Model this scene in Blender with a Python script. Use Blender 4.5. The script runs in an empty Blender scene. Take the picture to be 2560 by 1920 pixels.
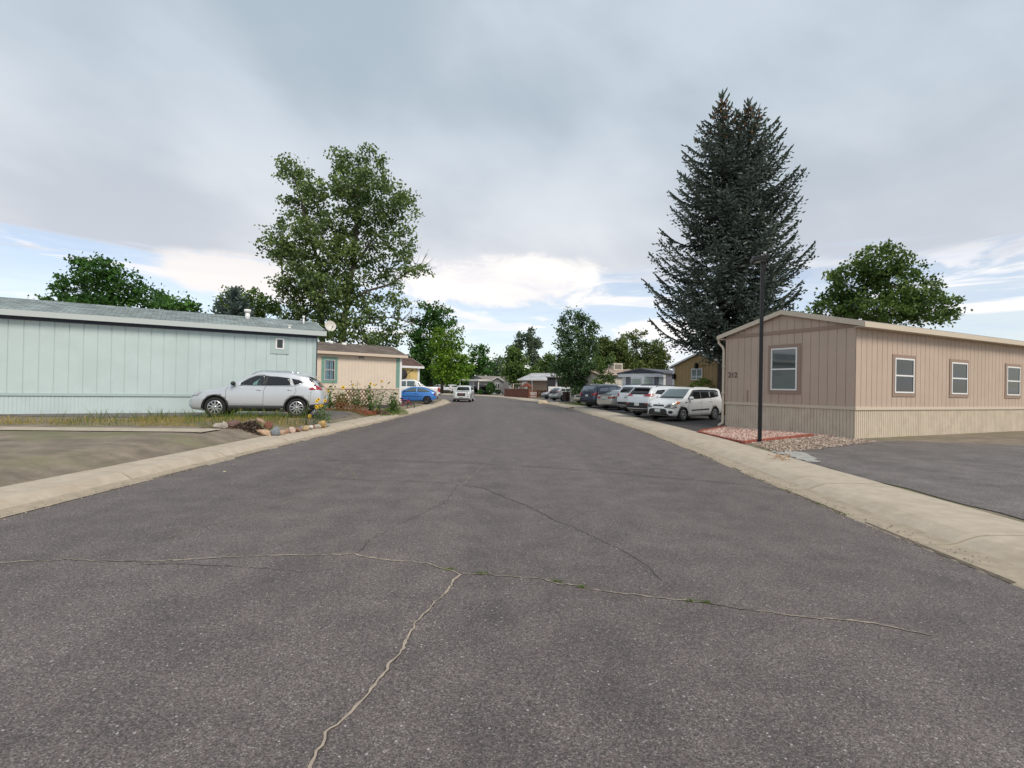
import bpy, bmesh, math, random
import numpy as np
from mathutils import Vector, Matrix
from mathutils.bvhtree import BVHTree
random.seed(7); RNG = np.random.default_rng(11)
SC = bpy.context.scene; COL = SC.collection
R_ = math.radians
# ------------------------------------------------------------------ camera model
F, CAMH, ROLL, PITCH = 510.0, 1.65, R_(1.1), R_(0.34)
CAM_M = Matrix.Rotation(math.pi/2 + PITCH, 3, 'X') @ Matrix.Rotation(ROLL, 3, 'Z')
def ray(px, py): return CAM_M @ Vector(((px-512)/F, (384-py)/F, -1))
def g(px, py, z=0.0):                      # point of the level z seen at a pixel
    d = ray(px, py); t = (z-CAMH)/d.z; return Vector((d.x*t, d.y*t, z))
def at(px, py, Y):                         # point at distance Y
    d = ray(px, py); t = Y/d.y; return Vector((d.x*t, Y, CAMH+d.z*t))
Z1 = lambda X, Y: (220+X*.12055, 264+Y*.12055)
Z2 = lambda X, Y: (392+X*.07233, 296+Y*.07233)
Z3 = lambda X, Y: (536+X*.07233, 304+Y*.07233)
Z4 = lambda X, Y: (640+X*.12297, 296+Y*.12297)
Z5 = lambda X, Y: (220+X*.07233, 360+Y*.07233)
Z6 = lambda X, Y: (632+X*.14466, 80+Y*.14466)
Z7 = lambda X, Y: (252+X*.1278, 140+Y*.1278)
Z8 = lambda X, Y: (220+X*.26402, 440+Y*.26402)
ZP = lambda X, Y: (316+X*.04521, 372+Y*.04521)
# ------------------------------------------------------------------ materials
def nt(name):
    m = bpy.data.materials.new(name); m.use_nodes = True
    return m, m.node_tree.nodes, m.node_tree.links, m.node_tree.nodes['Principled BSDF']
def P(name, col, rough=.6, metal=0, coat=0, spec=.5, noise=None, bump=None, stain=None):
    m, n, l, b = nt(name)
    b.inputs['Base Color'].default_value = (*col, 1); b.inputs['Roughness'].default_value = rough
    b.inputs['Metallic'].default_value = metal; b.inputs['Coat Weight'].default_value = coat
    b.inputs['Coat Roughness'].default_value = .06
    b.inputs['Specular IOR Level'].default_value = spec
    tc = n.new('ShaderNodeTexCoord')
    if noise:
        sc, amt = noise
        nz = n.new('ShaderNodeTexNoise'); nz.inputs['Scale'].default_value = sc; nz.inputs['Detail'].default_value = 6
        nz.inputs['Roughness'].default_value = .65
        l.new(tc.outputs['Object'], nz.inputs['Vector'])
        mr = n.new('ShaderNodeMapRange'); mr.inputs[1].default_value = .3; mr.inputs[2].default_value = .7
        mr.inputs[3].default_value = 1-amt; mr.inputs[4].default_value = 1+amt
        l.new(nz.outputs['Fac'], mr.inputs[0])
        vm = n.new('ShaderNodeVectorMath'); vm.operation = 'SCALE'; vm.inputs[0].default_value = col
        l.new(mr.outputs[0], vm.inputs['Scale']); src = vm.outputs[0]
        if stain:
            n2 = n.new('ShaderNodeTexNoise'); n2.inputs['Scale'].default_value = stain[0]; n2.inputs['Detail'].default_value = 5
            l.new(tc.outputs['Object'], n2.inputs['Vector'])
            r2 = n.new('ShaderNodeMapRange'); r2.inputs[1].default_value = .5; r2.inputs[2].default_value = .75
            l.new(n2.outputs['Fac'], r2.inputs[0])
            mx = n.new('ShaderNodeMix'); mx.data_type = 'RGBA'; mx.inputs['B'].default_value = (*stain[1], 1)
            l.new(r2.outputs[0], mx.inputs['Factor']); l.new(src, mx.inputs['A']); src = mx.outputs['Result']
        l.new(src, b.inputs['Base Color'])
    if bump:
        nb = n.new('ShaderNodeTexNoise'); nb.inputs['Scale'].default_value = bump[0]; nb.inputs['Detail'].default_value = 4
        l.new(tc.outputs['Object'], nb.inputs['Vector'])
        bp = n.new('ShaderNodeBump'); bp.inputs['Strength'].default_value = bump[1]; bp.inputs['Distance'].default_value = bump[2]
        l.new(nb.outputs['Fac'], bp.inputs['Height']); l.new(bp.outputs[0], b.inputs['Normal'])
    return m
def leafmat(name, dark, light, trans=.3, rough=.55):
    m, n, l, b = nt(name)
    a = n.new('ShaderNodeAttribute'); a.attribute_name = 'tint'
    rp = n.new('ShaderNodeValToRGB'); rp.color_ramp.elements[0].color = (*dark, 1); rp.color_ramp.elements[1].color = (*light, 1)
    l.new(a.outputs['Fac'], rp.inputs[0]); l.new(rp.outputs[0], b.inputs['Base Color'])
    b.inputs['Roughness'].default_value = rough; b.inputs['Specular IOR Level'].default_value = .25
    t = n.new('ShaderNodeBsdfTranslucent'); l.new(rp.outputs[0], t.inputs[0])
    mx = n.new('ShaderNodeMixShader'); mx.inputs[0].default_value = trans
    l.new(b.outputs[0], mx.inputs[1]); l.new(t.outputs[0], mx.inputs[2])
    l.new(mx.outputs[0], n['Material Output'].inputs['Surface'])
    return m
def asphalt(name, base, tint, contrast=1.0, patch=.22):
    m, n, l, b = nt(name)
    tc = n.new('ShaderNodeTexCoord')
    def vor(sc):
        v = n.new('ShaderNodeTexVoronoi'); v.inputs['Scale'].default_value = sc; l.new(tc.outputs['Object'], v.inputs['Vector']); return v
    v = vor(135); sp = n.new('ShaderNodeSeparateColor'); l.new(v.outputs['Color'], sp.inputs[0])
    rp = n.new('ShaderNodeValToRGB'); cr = rp.color_ramp; cr.interpolation = 'LINEAR'
    cr.elements[0].position = 0; cr.elements[0].color = (base*.52, base*.44, base*.42, 1)
    cr.elements[1].position = 1; cr.elements[1].color = (base*2.5, base*2.3, base*2.15, 1)
    for p, k, c in ((.30, .72, (1.08, .94, .90)), (.55, .95, tint), (.75, 1.2, (1.16, .92, .86)), (.92, 1.42, (1.1, .97, .9))):
        e = cr.elements.new(p); e.color = (base*k*c[0], base*k*c[1], base*k*c[2], 1)
    l.new(sp.outputs[0], rp.inputs[0])
    # large worn patches, long along the driving direction
    mp = n.new('ShaderNodeMapping'); mp.inputs['Scale'].default_value = (.75, .07, 1); l.new(tc.outputs['Object'], mp.inputs['Vector'])
    nz = n.new('ShaderNodeTexNoise'); nz.inputs['Scale'].default_value = 1.0; nz.inputs['Detail'].default_value = 8; nz.inputs['Roughness'].default_value = .62
    l.new(mp.outputs[0], nz.inputs['Vector'])
    n3 = n.new('ShaderNodeTexNoise'); n3.inputs['Scale'].default_value = 2.3; n3.inputs['Detail'].default_value = 7
    l.new(tc.outputs['Object'], n3.inputs['Vector'])
    ad = n.new('ShaderNodeMath'); ad.operation = 'ADD'; l.new(nz.outputs['Fac'], ad.inputs[0]); l.new(n3.outputs['Fac'], ad.inputs[1])
    mr = n.new('ShaderNodeMapRange'); mr.inputs[1].default_value = .7; mr.inputs[2].default_value = 1.3
    mr.inputs[3].default_value = 1-patch; mr.inputs[4].default_value = 1+patch
    l.new(ad.outputs[0], mr.inputs[0])
    n4 = n.new('ShaderNodeTexNoise'); n4.inputs['Scale'].default_value = 38; n4.inputs['Detail'].default_value = 3
    l.new(tc.outputs['Object'], n4.inputs['Vector'])
    m4 = n.new('ShaderNodeMapRange'); m4.inputs[1].default_value = .3; m4.inputs[2].default_value = .7; m4.inputs[3].default_value = .80; m4.inputs[4].default_value = 1.2
    l.new(n4.outputs['Fac'], m4.inputs[0])
    mm = n.new('ShaderNodeMath'); mm.operation = 'MULTIPLY'; l.new(mr.outputs[0], mm.inputs[0]); l.new(m4.outputs[0], mm.inputs[1])
    vm = n.new('ShaderNodeVectorMath'); vm.operation = 'SCALE'; l.new(rp.outputs[0], vm.inputs[0]); l.new(mm.outputs[0], vm.inputs['Scale'])
    # sparse pale stones
    v2 = vor(26); s2 = n.new('ShaderNodeSeparateColor'); l.new(v2.outputs['Color'], s2.inputs[0])
    g1 = n.new('ShaderNodeMath'); g1.operation = 'GREATER_THAN'; g1.inputs[1].default_value = .86; l.new(s2.outputs[0], g1.inputs[0])
    g2 = n.new('ShaderNodeMath'); g2.operation = 'LESS_THAN'; g2.inputs[1].default_value = .17; l.new(v2.outputs['Distance'], g2.inputs[0])
    g3 = n.new('ShaderNodeMath'); g3.operation = 'MULTIPLY'; l.new(g1.outputs[0], g3.inputs[0]); l.new(g2.outputs[0], g3.inputs[1])
    mx = n.new('ShaderNodeMix'); mx.data_type = 'RGBA'; l.new(g3.outputs[0], mx.inputs['Factor']); l.new(vm.outputs[0], mx.inputs['A'])
    mx.inputs['B'].default_value = (base*3.4, base*3.2, base*3.1, 1)
    l.new(mx.outputs['Result'], b.inputs['Base Color'])
    b.inputs['Roughness'].default_value = .72; b.inputs['Specular IOR Level'].default_value = .5
    bp = n.new('ShaderNodeBump'); bp.inputs['Strength'].default_value = .55; bp.inputs['Distance'].default_value = .006
    l.new(v.outputs['Distance'], bp.inputs['Height']); bp.invert = True; l.new(bp.outputs[0], b.inputs['Normal'])
    return m
def shingle(name, col, var=.3):
    m, n, l, b = nt(name)
    tc = n.new('ShaderNodeTexCoord')
    br = n.new('ShaderNodeTexBrick'); br.inputs['Scale'].default_value = 1.0
    br.inputs['Brick Width'].default_value = .32; br.inputs['Row Height'].default_value = .14; br.inputs['Mortar Size'].default_value = .012
    br.inputs['Color1'].default_value = (*[c*(1-var) for c in col], 1); br.inputs['Color2'].default_value = (*[c*(1+var) for c in col], 1)
    br.inputs['Mortar'].default_value = (*[c*.45 for c in col], 1)
    l.new(tc.outputs['Object'], br.inputs['Vector'])
    nz = n.new('ShaderNodeTexNoise'); nz.inputs['Scale'].default_value = .9; nz.inputs['Detail'].default_value = 7; l.new(tc.outputs['Object'], nz.inputs['Vector'])
    mr = n.new('ShaderNodeMapRange'); mr.inputs[1].default_value = .3; mr.inputs[2].default_value = .7; mr.inputs[3].default_value = .75; mr.inputs[4].default_value = 1.2
    l.new(nz.outputs['Fac'], mr.inputs[0])
    vm = n.new('ShaderNodeVectorMath'); vm.operation = 'SCALE'; l.new(br.outputs['Color'], vm.inputs[0]); l.new(mr.outputs[0], vm.inputs['Scale'])
    l.new(vm.outputs[0], b.inputs['Base Color']); b.inputs['Roughness'].default_value = .9
    bp = n.new('ShaderNodeBump'); bp.inputs['Strength'].default_value = .6; bp.inputs['Distance'].default_value = .02
    l.new(br.outputs['Fac'], bp.inputs['Height']); bp.invert = True; l.new(bp.outputs[0], b.inputs['Normal'])
    return m
def glassmat(name, col, alpha):
    m, n, l, b = nt(name)
    t = n.new('ShaderNodeBsdfTransparent'); t.inputs[0].default_value = (*col, 1)
    gl = n.new('ShaderNodeBsdfGlossy'); gl.inputs['Roughness'].default_value = .03
    fr = n.new('ShaderNodeFresnel'); fr.inputs[0].default_value = 1.5
    ad = n.new('ShaderNodeMath'); ad.operation = 'ADD'; ad.inputs[1].default_value = alpha; l.new(fr.outputs[0], ad.inputs[0])
    ge = n.new('ShaderNodeNewGeometry'); iv = n.new('ShaderNodeMath'); iv.operation = 'SUBTRACT'; iv.inputs[0].default_value = 1; l.new(ge.outputs['Backfacing'], iv.inputs[1])
    mu = n.new('ShaderNodeMath'); mu.operation = 'MULTIPLY'; l.new(ad.outputs[0], mu.inputs[0]); l.new(iv.outputs[0], mu.inputs[1])
    mx = n.new('ShaderNodeMixShader'); l.new(mu.outputs[0], mx.inputs[0]); l.new(t.outputs[0], mx.inputs[1]); l.new(gl.outputs[0], mx.inputs[2])
    l.new(mx.outputs[0], n['Material Output'].inputs['Surface'])
    return m
# ------------------------------------------------------------------ mesh builder and tags
def tag(o, label=None, cat=None, group=None, kind=None):
    if label: o['label'] = label
    if cat: o['category'] = cat
    if group: o['group'] = group
    if kind: o['kind'] = kind
    return o
def empty(name, loc, rz=0):
    o = bpy.data.objects.new(name, None); o.empty_display_size = .3; o.location = loc; o.rotation_euler = (0, 0, rz); COL.objects.link(o); return o
def thing(name, loc, rz, label, cat, group=None): return tag(empty(name, loc, rz), label, cat, group)
def link(name, me, parent=None):
    o = bpy.data.objects.new(name, me); COL.objects.link(o)
    if parent is not None: o.parent = parent
    return o
class MB:
    def __init__(s): s.v = []; s.f = []; s.m = []; s.s = []
    def add(s, vs, fs, m=0, sm=False):
        b = len(s.v); s.v.extend([tuple(v) for v in vs])
        for f in fs: s.f.append(tuple(i+b for i in f)); s.m.append(m); s.s.append(sm)
        return s
    def obox(s, o, a, b, c, m=0):
        o, a, b, c = map(Vector, (o, a, b, c))
        vs = [o, o+a, o+a+b, o+b, o+c, o+a+c, o+a+b+c, o+b+c]
        fs = [(3, 2, 1, 0), (4, 5, 6, 7), (0, 1, 5, 4), (1, 2, 6, 5), (2, 3, 7, 6), (3, 0, 4, 7)]
        if a.cross(b).dot(c) < 0: fs = [f[::-1] for f in fs]
        return s.add(vs, fs, m)
    def box(s, x0, x1, y0, y1, z0, z1, m=0): return s.obox((x0, y0, z0), (x1-x0, 0, 0), (0, y1-y0, 0), (0, 0, z1-z0), m)
    def tube(s, path, rad, n=6, m=0, sm=True):
        path = [Vector(p) for p in path]
        if not hasattr(rad, '__len__'): rad = [rad]*len(path)
        vs = []; fs = []; up = Vector((.13, .27, .95)).normalized(); K = len(path)
        for i, p in enumerate(path):
            t = (path[min(i+1, K-1)]-path[max(i-1, 0)])
            t = t.normalized() if t.length > 1e-9 else Vector((0, 0, 1))
            if abs(t.dot(up)) > .93: up = Vector((.9, .31, .2)).normalized()
            a = t.cross(up).normalized(); b = t.cross(a)
            for k in range(n):
                an = 2*math.pi*k/n; vs.append(p+(a*math.cos(an)+b*math.sin(an))*rad[i])
        for i in range(K-1):
            for k in range(n): fs.append((i*n+k, i*n+(k+1) % n, (i+1)*n+(k+1) % n, (i+1)*n+k))
        s.add(vs, fs, m, sm); b0 = len(s.v)-len(vs)
        s.f.append(tuple(b0+k for k in range(n))[::-1]); s.m.append(m); s.s.append(False)
        s.f.append(tuple(b0+(K-1)*n+k for k in range(n))); s.m.append(m); s.s.append(False)
        return s
    def ell(s, c, r, m=0, nu=14, nv=8, rot=None):
        vs = []; fs = []; c = Vector(c)
        for j in range(nv+1):
            ph = math.pi*j/nv
            for i in range(nu):
                th = 2*math.pi*i/nu
                v = Vector((r[0]*math.sin(ph)*math.cos(th), r[1]*math.sin(ph)*math.sin(th), r[2]*math.cos(ph)))
                vs.append(c+(rot @ v if rot else v))
        for j in range(nv):
            for i in range(nu): fs.append((j*nu+i, (j+1)*nu+i, (j+1)*nu+(i+1) % nu, j*nu+(i+1) % nu))
        return s.add(vs, fs, m, True)
    def prism(s, poly, fn, w0, w1, m=0, sm=False):          # polygon in (u,v), swept from w0 to w1
        n = len(poly); vs = [fn(u, v, w0) for u, v in poly]+[fn(u, v, w1) for u, v in poly]
        fs = [tuple(range(n))[::-1], tuple(range(n, 2*n))]+[(i, (i+1) % n, n+(i+1) % n, n+i) for i in range(n)]
        return s.add(vs, fs, m, sm)
    def build(s, name, mats, parent=None, bevel=0, fix=False):
        me = bpy.data.meshes.new(name); me.from_pydata(s.v, [], s.f)
        for mt in (mats if isinstance(mats, (list, tuple)) else [mats]): me.materials.append(mt)
        me.polygons.foreach_set('material_index', s.m); me.polygons.foreach_set('use_smooth', s.s)
        if fix:
            bm = bmesh.new(); bm.from_mesh(me); bmesh.ops.recalc_face_normals(bm, faces=bm.faces); bm.to_mesh(me); bm.free()
        me.update(); o = link(name, me, parent)
        if bevel:
            b = o.modifiers.new('bevel', 'BEVEL'); b.width = bevel; b.segments = 2; b.limit_method = 'ANGLE'
        return o
def quads(name, V, tint, mat, parent=None):                  # V: (N,4,3) array of leaf quads
    N = len(V); me = bpy.data.meshes.new(name)
    me.vertices.add(N*4); me.vertices.foreach_set('co', np.asarray(V, np.float32).ravel())
    me.loops.add(N*4); me.loops.foreach_set('vertex_index', np.arange(N*4, dtype=np.int32))
    me.polygons.add(N); me.polygons.foreach_set('loop_start', np.arange(0, N*4, 4, dtype=np.int32))
    me.update(calc_edges=True)
    a = me.attributes.new('tint', 'FLOAT', 'FACE'); a.data.foreach_set('value', np.asarray(tint, np.float32))
    me.materials.append(mat); me.validate(); return link(name, me, parent)
def kites(C, size, aspect=.75, droop=0.0, D=None, spread=1.0):   # leaf shaped quads round centres C
    N = len(C); C = np.asarray(C, float)
    d = RNG.normal(size=(N, 3)) if D is None else np.asarray(D, float)+RNG.normal(size=(N, 3))*spread
    d[:, 2] -= droop; d /= np.linalg.norm(d, axis=1, keepdims=True)+1e-9
    r = RNG.normal(size=(N, 3)); s = np.cross(d, r); s /= np.linalg.norm(s, axis=1, keepdims=True)+1e-9
    L = (size*(.7+.6*RNG.random(N)))[:, None] if not hasattr(size, '__len__') else np.asarray(size)[:, None]
    Wd = L*aspect*.5
    return np.stack([C-d*L*.5, C+s*Wd-d*L*.05, C+d*L*.5, C-s*Wd-d*L*.05], 1)
# ------------------------------------------------------------------ road layout
KL = [(-5.95, -14), (-5.95, 6), (-5.93, 12), (-5.88, 16), (-5.75, 20), (-5.62, 27), (-5.6, 36), (-5.75, 45), (-6.15, 52), (-7.3, 58), (-9.6, 63), (-13.5, 67.5), (-20, 71), (-32, 75), (-60, 80), (-140, 86)]
KR = [(4.35, -14), (4.4, 2), (4.6, 8), (4.9, 13), (5.12, 18), (5.2, 23), (5.1, 30), (4.7, 39), (4.0, 49), (2.75, 58), (1.0, 67), (-1.0, 77), (-3.4, 85), (-7, 91), (-12, 94.5), (-22, 97.5), (-40, 101), (-80, 107), (-140, 112)]
def resample(pts, step):
    P_ = [Vector((*p, 0)) for p in pts]; out = []
    n = len(P_)
    for i in range(n-1):
        p0, p1, p2, p3 = P_[max(i-1, 0)], P_[i], P_[i+1], P_[min(i+2, n-1)]
        k = max(1, int((p2-p1).length/step))
        for j in range(k):
            t = j/k
            m1 = (p2-p0)*.5; m2 = (p3-p1)*.5
            if i == 0: m1 = p2-p1
            l12 = (p2-p1).length
            m1 = m1.normalized()*l12; m2 = m2.normalized()*l12
            out.append(p1*(2*t**3-3*t*t+1)+m1*(t**3-2*t*t+t)+p2*(-2*t**3+3*t*t)+m2*(t**3-t*t))
    out.append(P_[-1]); return out
KLp, KRp = resample(KL, .5), resample(KR, .5)
def sdist(pts, XY, sign):
    A = np.array([(p.x, p.y) for p in pts[::2]]); a, b = A[:-1], A[1:]; ab = b-a
    XY = np.atleast_2d(XY); out = np.empty(len(XY))
    for s in range(0, len(XY), 4000):
        q = XY[s:s+4000]; ap = q[:, None]-a[None]
        t = np.clip((ap*ab).sum(2)/(ab*ab).sum(1), 0, 1); dv = ap-t[..., None]*ab[None]
        dd = np.hypot(dv[..., 0], dv[..., 1]); i = dd.argmin(1); r = np.arange(len(q))
        cr = ab[i, 0]*ap[r, i, 1]-ab[i, 1]*ap[r, i, 0]
        out[s:s+4000] = dd[r, i]*np.sign(cr)*sign
    return out
WALK_L, WALK = .98, 1.62
def height(XY):
    XY = np.atleast_2d(np.asarray(XY, float))
    dl, dr = sdist(KLp, XY, 1), sdist(KRp, XY, -1)
    left = dl > dr; d = np.maximum(dl, dr); WK = np.where(left, WALK_L, WALK); e = np.clip((d-WK)/np.where(left, .95, 4.0), 0, 1); e = e*e*(3-2*e)
    fy = 1-.72*np.clip((XY[:, 1]-30)/8, 0, 1); top = .155+e*np.where(left, .21*fy, .04)
    under = -.05+np.clip(d, 0, WK)/WK*.17
    k = np.clip((d-WK)/.25, 0, 1)
    return np.where(d < WK, np.where(d < 0, -.05, under), (.12+(top-.12)*k))
def hz(x, y): return float(height([(x, y)])[0])
def inpoly(poly, x, y):
    c = False; n = len(poly); j = n-1
    for i in range(n):
        xi, yi = poly[i][:2]; xj, yj = poly[j][:2]
        if (yi > y) != (yj > y) and x < (xj-xi)*(y-yi)/(yj-yi)+xi: c = not c
        j = i
    return c
def gridpoly(poly, step):                       # polygon in the plane cut into a grid
    bm = bmesh.new(); vs = [bm.verts.new((p[0], p[1], 0)) for p in poly]; bm.faces.new(vs)
    for ax in (0, 1):
        lo, hi = min(p[ax] for p in poly), max(p[ax] for p in poly); k = math.floor(lo/step)+1
        while k*step < hi:
            co = [0, 0, 0]; co[ax] = k*step; no = [0, 0, 0]; no[ax] = 1
            bmesh.ops.bisect_plane(bm, geom=bm.verts[:]+bm.edges[:]+bm.faces[:], plane_co=co, plane_no=no, dist=1e-5); k += 1
    return bm
def drape(name, poly, step, dz, mat, kind='structure'):
    bm = gridpoly(poly, step); bmesh.ops.recalc_face_normals(bm, faces=bm.faces)
    z = height([(v.co.x, v.co.y) for v in bm.verts])
    for v, zz in zip(bm.verts, z): v.co.z = zz+dz
    for f in bm.faces:
        if f.normal.z < 0: f.normal_flip()
        f.smooth = True
    me = bpy.data.meshes.new(name); bm.to_mesh(me); bm.free(); me.materials.append(mat)
    return tag(link(name, me), kind=kind)
def ragged(poly, amp, step=.5):
    out = []
    for i in range(len(poly)):
        a, b = Vector(poly[i][:2]), Vector(poly[(i+1) % len(poly)][:2]); k = max(1, int((b-a).length/step))
        nrm = Vector((-(b-a).y, (b-a).x)).normalized()
        for j in range(k):
            p = a.lerp(b, j/k)+nrm*random.uniform(-amp, amp)*(1 if j else .3); out.append((p.x, p.y))
    return out
# ------------------------------------------------------------------ camera, sky, sun
cam = bpy.data.cameras.new('camera'); cam.sensor_width = 36; cam.lens = 36*F/1024; cam.clip_end = 3000; cam.clip_start = .05
co = bpy.data.objects.new('camera', cam); COL.objects.link(co); co.matrix_world = Matrix.Translation((0, 0, CAMH)) @ CAM_M.to_4x4(); SC.camera = co
SUN = Vector((.45, -.62, .80)).normalized()
sl = bpy.data.lights.new('sun', 'SUN'); sl.energy = 2.3; sl.angle = R_(22); sl.color = (1, .90, .77)
so = bpy.data.objects.new('sun', sl); COL.objects.link(so); so.rotation_euler = SUN.to_track_quat('Z', 'Y').to_euler()
W = bpy.data.worlds.new('World'); SC.world = W; W.use_nodes = True
n, l = W.node_tree.nodes, W.node_tree.links
for q in list(n): n.remove(q)
out = n.new('ShaderNodeOutputWorld'); sky = n.new('ShaderNodeTexSky'); sky.sky_type = 'NISHITA'; sky.sun_disc = False
sky.sun_elevation = math.asin(SUN.z); sky.sun_rotation = math.atan2(SUN.x, SUN.y); sky.air_density = 1.0; sky.dust_density = .6; sky.ozone_density = 1.5
bgs = n.new('ShaderNodeBackground'); bgs.inputs[1].default_value = .125; l.new(sky.outputs[0], bgs.inputs[0])
tc = n.new('ShaderNodeTexCoord'); sx = n.new('ShaderNodeSeparateXYZ'); l.new(tc.outputs['Generated'], sx.inputs[0])
def M(op, a, b=None, c=None):
    q = n.new('ShaderNodeMath'); q.operation = op
    for i, v in enumerate((a, b, c)):
        if v is None: continue
        if isinstance(v, (int, float)): q.inputs[i].default_value = v
        else: l.new(v, q.inputs[i])
    return q.outputs[0]
def RANGE(v, a, b, c=0., d=1., smooth=True):
    q = n.new('ShaderNodeMapRange'); q.interpolation_type = 'SMOOTHSTEP' if smooth else 'LINEAR'
    l.new(v, q.inputs[0])
    for i, x in enumerate((a, b, c, d)): q.inputs[i+1].default_value = x
    return q.outputs[0]
def NOISE(vec, scale, det=6, rough=.55, dist=0.):
    q = n.new('ShaderNodeTexNoise'); q.inputs['Scale'].default_value = scale; q.inputs['Detail'].default_value = det
    q.inputs['Roughness'].default_value = rough; q.inputs['Distortion'].default_value = dist; l.new(vec, q.inputs['Vector']); return q.outputs['Fac']
def COMB(x, y, z):
    q = n.new('ShaderNodeCombineXYZ')
    for i, v in enumerate((x, y, z)):
        if isinstance(v, (int, float)): q.inputs[i].default_value = v
        else: l.new(v, q.inputs[i])
    return q.outputs[0]
def MIX(f, a, b):
    q = n.new('ShaderNodeMix'); q.data_type = 'RGBA'; l.new(f, q.inputs['Factor'])
    for k, v in (('A', a), ('B', b)):
        if isinstance(v, tuple): q.inputs[k].default_value = (*v, 1)
        else: l.new(v, q.inputs[k])
    return q.outputs['Result']
x, y, z = sx.outputs; zc = M('MAXIMUM', z, 0.0)
den = M('ADD', zc, .16); px_ = M('DIVIDE', x, den); py_ = M('DIVIDE', y, den)
deckv = COMB(px_, py_, 0.0)
az = M('ARCTAN2', x, y)
d1 = NOISE(deckv, .8, 5, .48, .0); d2 = NOISE(COMB(M('ADD', M('MULTIPLY', az, 1.6), M('MULTIPLY', z, .9)), M('MULTIPLY', z, 2.6), 2.4), 1.7, 5, .48, .1)
dk = M('ADD', M('MULTIPLY', d1, .45), M('MULTIPLY', d2, .55))
dark = MIX(RANGE(z, .18, .5), (.52, .55, .61), (.375, .45, .52))
lite = MIX(RANGE(z, .18, .5), (.72, .735, .77), (.52, .585, .655))
deck = MIX(RANGE(dk, .38, .62), dark, lite)
# thin streaky clouds low over the horizon
lowv = COMB(M('MULTIPLY', az, 3.0), M('MULTIPLY', z, 21.0), 5.2)
l1 = NOISE(lowv, 1.25, 8, .58, .7)
low = RANGE(l1, .44, .60)
lowcol = MIX(RANGE(NOISE(lowv, 2.2, 6), .35, .65), (.78, .80, .88), (.93, .90, .88))
# lit cumulus in the gap under the deck
def blob(a0, z0, wa, wz, nsc, seed, amp=.9):
    da = M('DIVIDE', M('SUBTRACT', az, a0), wa); dz_ = M('DIVIDE', M('SUBTRACT', z, z0), wz)
    rr = M('ADD', M('MULTIPLY', da, da), M('MULTIPLY', dz_, dz_))
    nn = NOISE(COMB(M('MULTIPLY', az, 5.0), M('MULTIPLY', z, 11.0), seed), nsc, 8, .62, .4)
    v = M('ADD', M('SUBTRACT', 1.0, rr), M('MULTIPLY', M('SUBTRACT', nn, .5), amp*2.4)); return RANGE(v, .05, .75), nn
b1, q1 = blob(-.035, .198, .26, .062, 1.7, 1.3)
b2, q2 = blob(-.50, .180, .16, .045, 1.2, 4.1, .5)
b3, q3 = blob(.30, .115, .13, .032, 1.7, 7.7)
cov = RANGE(M('ADD', z, M('MULTIPLY', M('SUBTRACT', NOISE(lowv, .9, 6, .55, .5), .5), .20)), .168, .232)
c1 = MIX(cov, lowcol, deck)
c1 = MIX(M('MULTIPLY', b2, .85), c1, (.90, .83, .78))
c1 = MIX(M('MULTIPLY', b1, .95), c1, MIX(RANGE(q1, .36, .66), (.80, .78, .80), (.95, .91, .86)))
c1 = MIX(b3, c1, (.95, .92, .91))
fac = M('MAXIMUM', M('MAXIMUM', cov, M('MULTIPLY', low, .92)), M('MAXIMUM', M('MULTIPLY', b1, .97), M('MAXIMUM', M('MULTIPLY', b2, .9), b3)))
fac = M('MAXIMUM', fac, .42); bgc = n.new('ShaderNodeBackground'); l.new(c1, bgc.inputs[0]); bgc.inputs[1].default_value = 1.0
mx = n.new('ShaderNodeMixShader'); l.new(fac, mx.inputs[0]); l.new(bgs.outputs[0], mx.inputs[1]); l.new(bgc.outputs[0], mx.inputs[2]); l.new(mx.outputs[0], out.inputs[0])
SC.view_settings.view_transform = 'Standard'; SC.view_settings.look = 'None'; SC.view_settings.exposure = 0.25; SC.view_settings.gamma = 1.0
SC.cycles.max_bounces = 6; SC.cycles.transparent_max_bounces = 12
SC.cycles.sample_clamp_indirect = 4
# ------------------------------------------------------------------ ground
M_dirt = P('dry_earth', (.20, .165, .125), .95, noise=(1.7, .4), bump=(18, .8, .03), stain=(.55, (.16, .165, .07)))
def ground():
    def axis(fine0, fine1, step, far, grow):
        a = list(np.arange(fine0, fine1+1e-6, step)); s = step
        v = fine1
        while v < far: s *= grow; v += s; a.append(v)
        s = step; v = fine0; b = []
        while v > -far: s *= grow; v -= s; b.append(v)
        return np.array(b[::-1]+a)
    xs = axis(-16, 14, .4, 900, 1.22); ys = axis(-6, 104, .6, 900, 1.3)
    X, Y = np.meshgrid(xs, ys); Z = height(np.stack([X.ravel(), Y.ravel()], 1))
    nx, ny = len(xs), len(ys); idx = np.arange(nx*ny).reshape(ny, nx)
    fs = np.stack([idx[:-1, :-1], idx[:-1, 1:], idx[1:, 1:], idx[1:, :-1]], -1).reshape(-1, 4)
    me = bpy.data.meshes.new('ground'); me.from_pydata(np.stack([X.ravel(), Y.ravel(), Z], 1).tolist(), [], fs.tolist())
    me.polygons.foreach_set('use_smooth', [True]*len(fs)); me.materials.append(M_dirt); tag(link('ground', me), kind='structure')
ground()
M_road = asphalt('worn_road_asphalt', .113, (1.20, .96, .91), patch=.27)
M_drive = asphalt('old_driveway_asphalt', .13, (1, .97, .92), patch=.35)
M_drive_dark = asphalt('dark_driveway_asphalt', .05, (1, .96, .95), patch=.4)
def shift(pts, d):
    out = []
    for i, p in enumerate(pts):
        t = (pts[min(i+1, len(pts)-1)]-pts[max(i-1, 0)]).normalized(); nn = Vector((-t.y, t.x, 0)); out.append(p+nn*d)
    return out
rp = shift(KLp, .12)[::2]+shift(KRp, -.12)[::-2]
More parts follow.
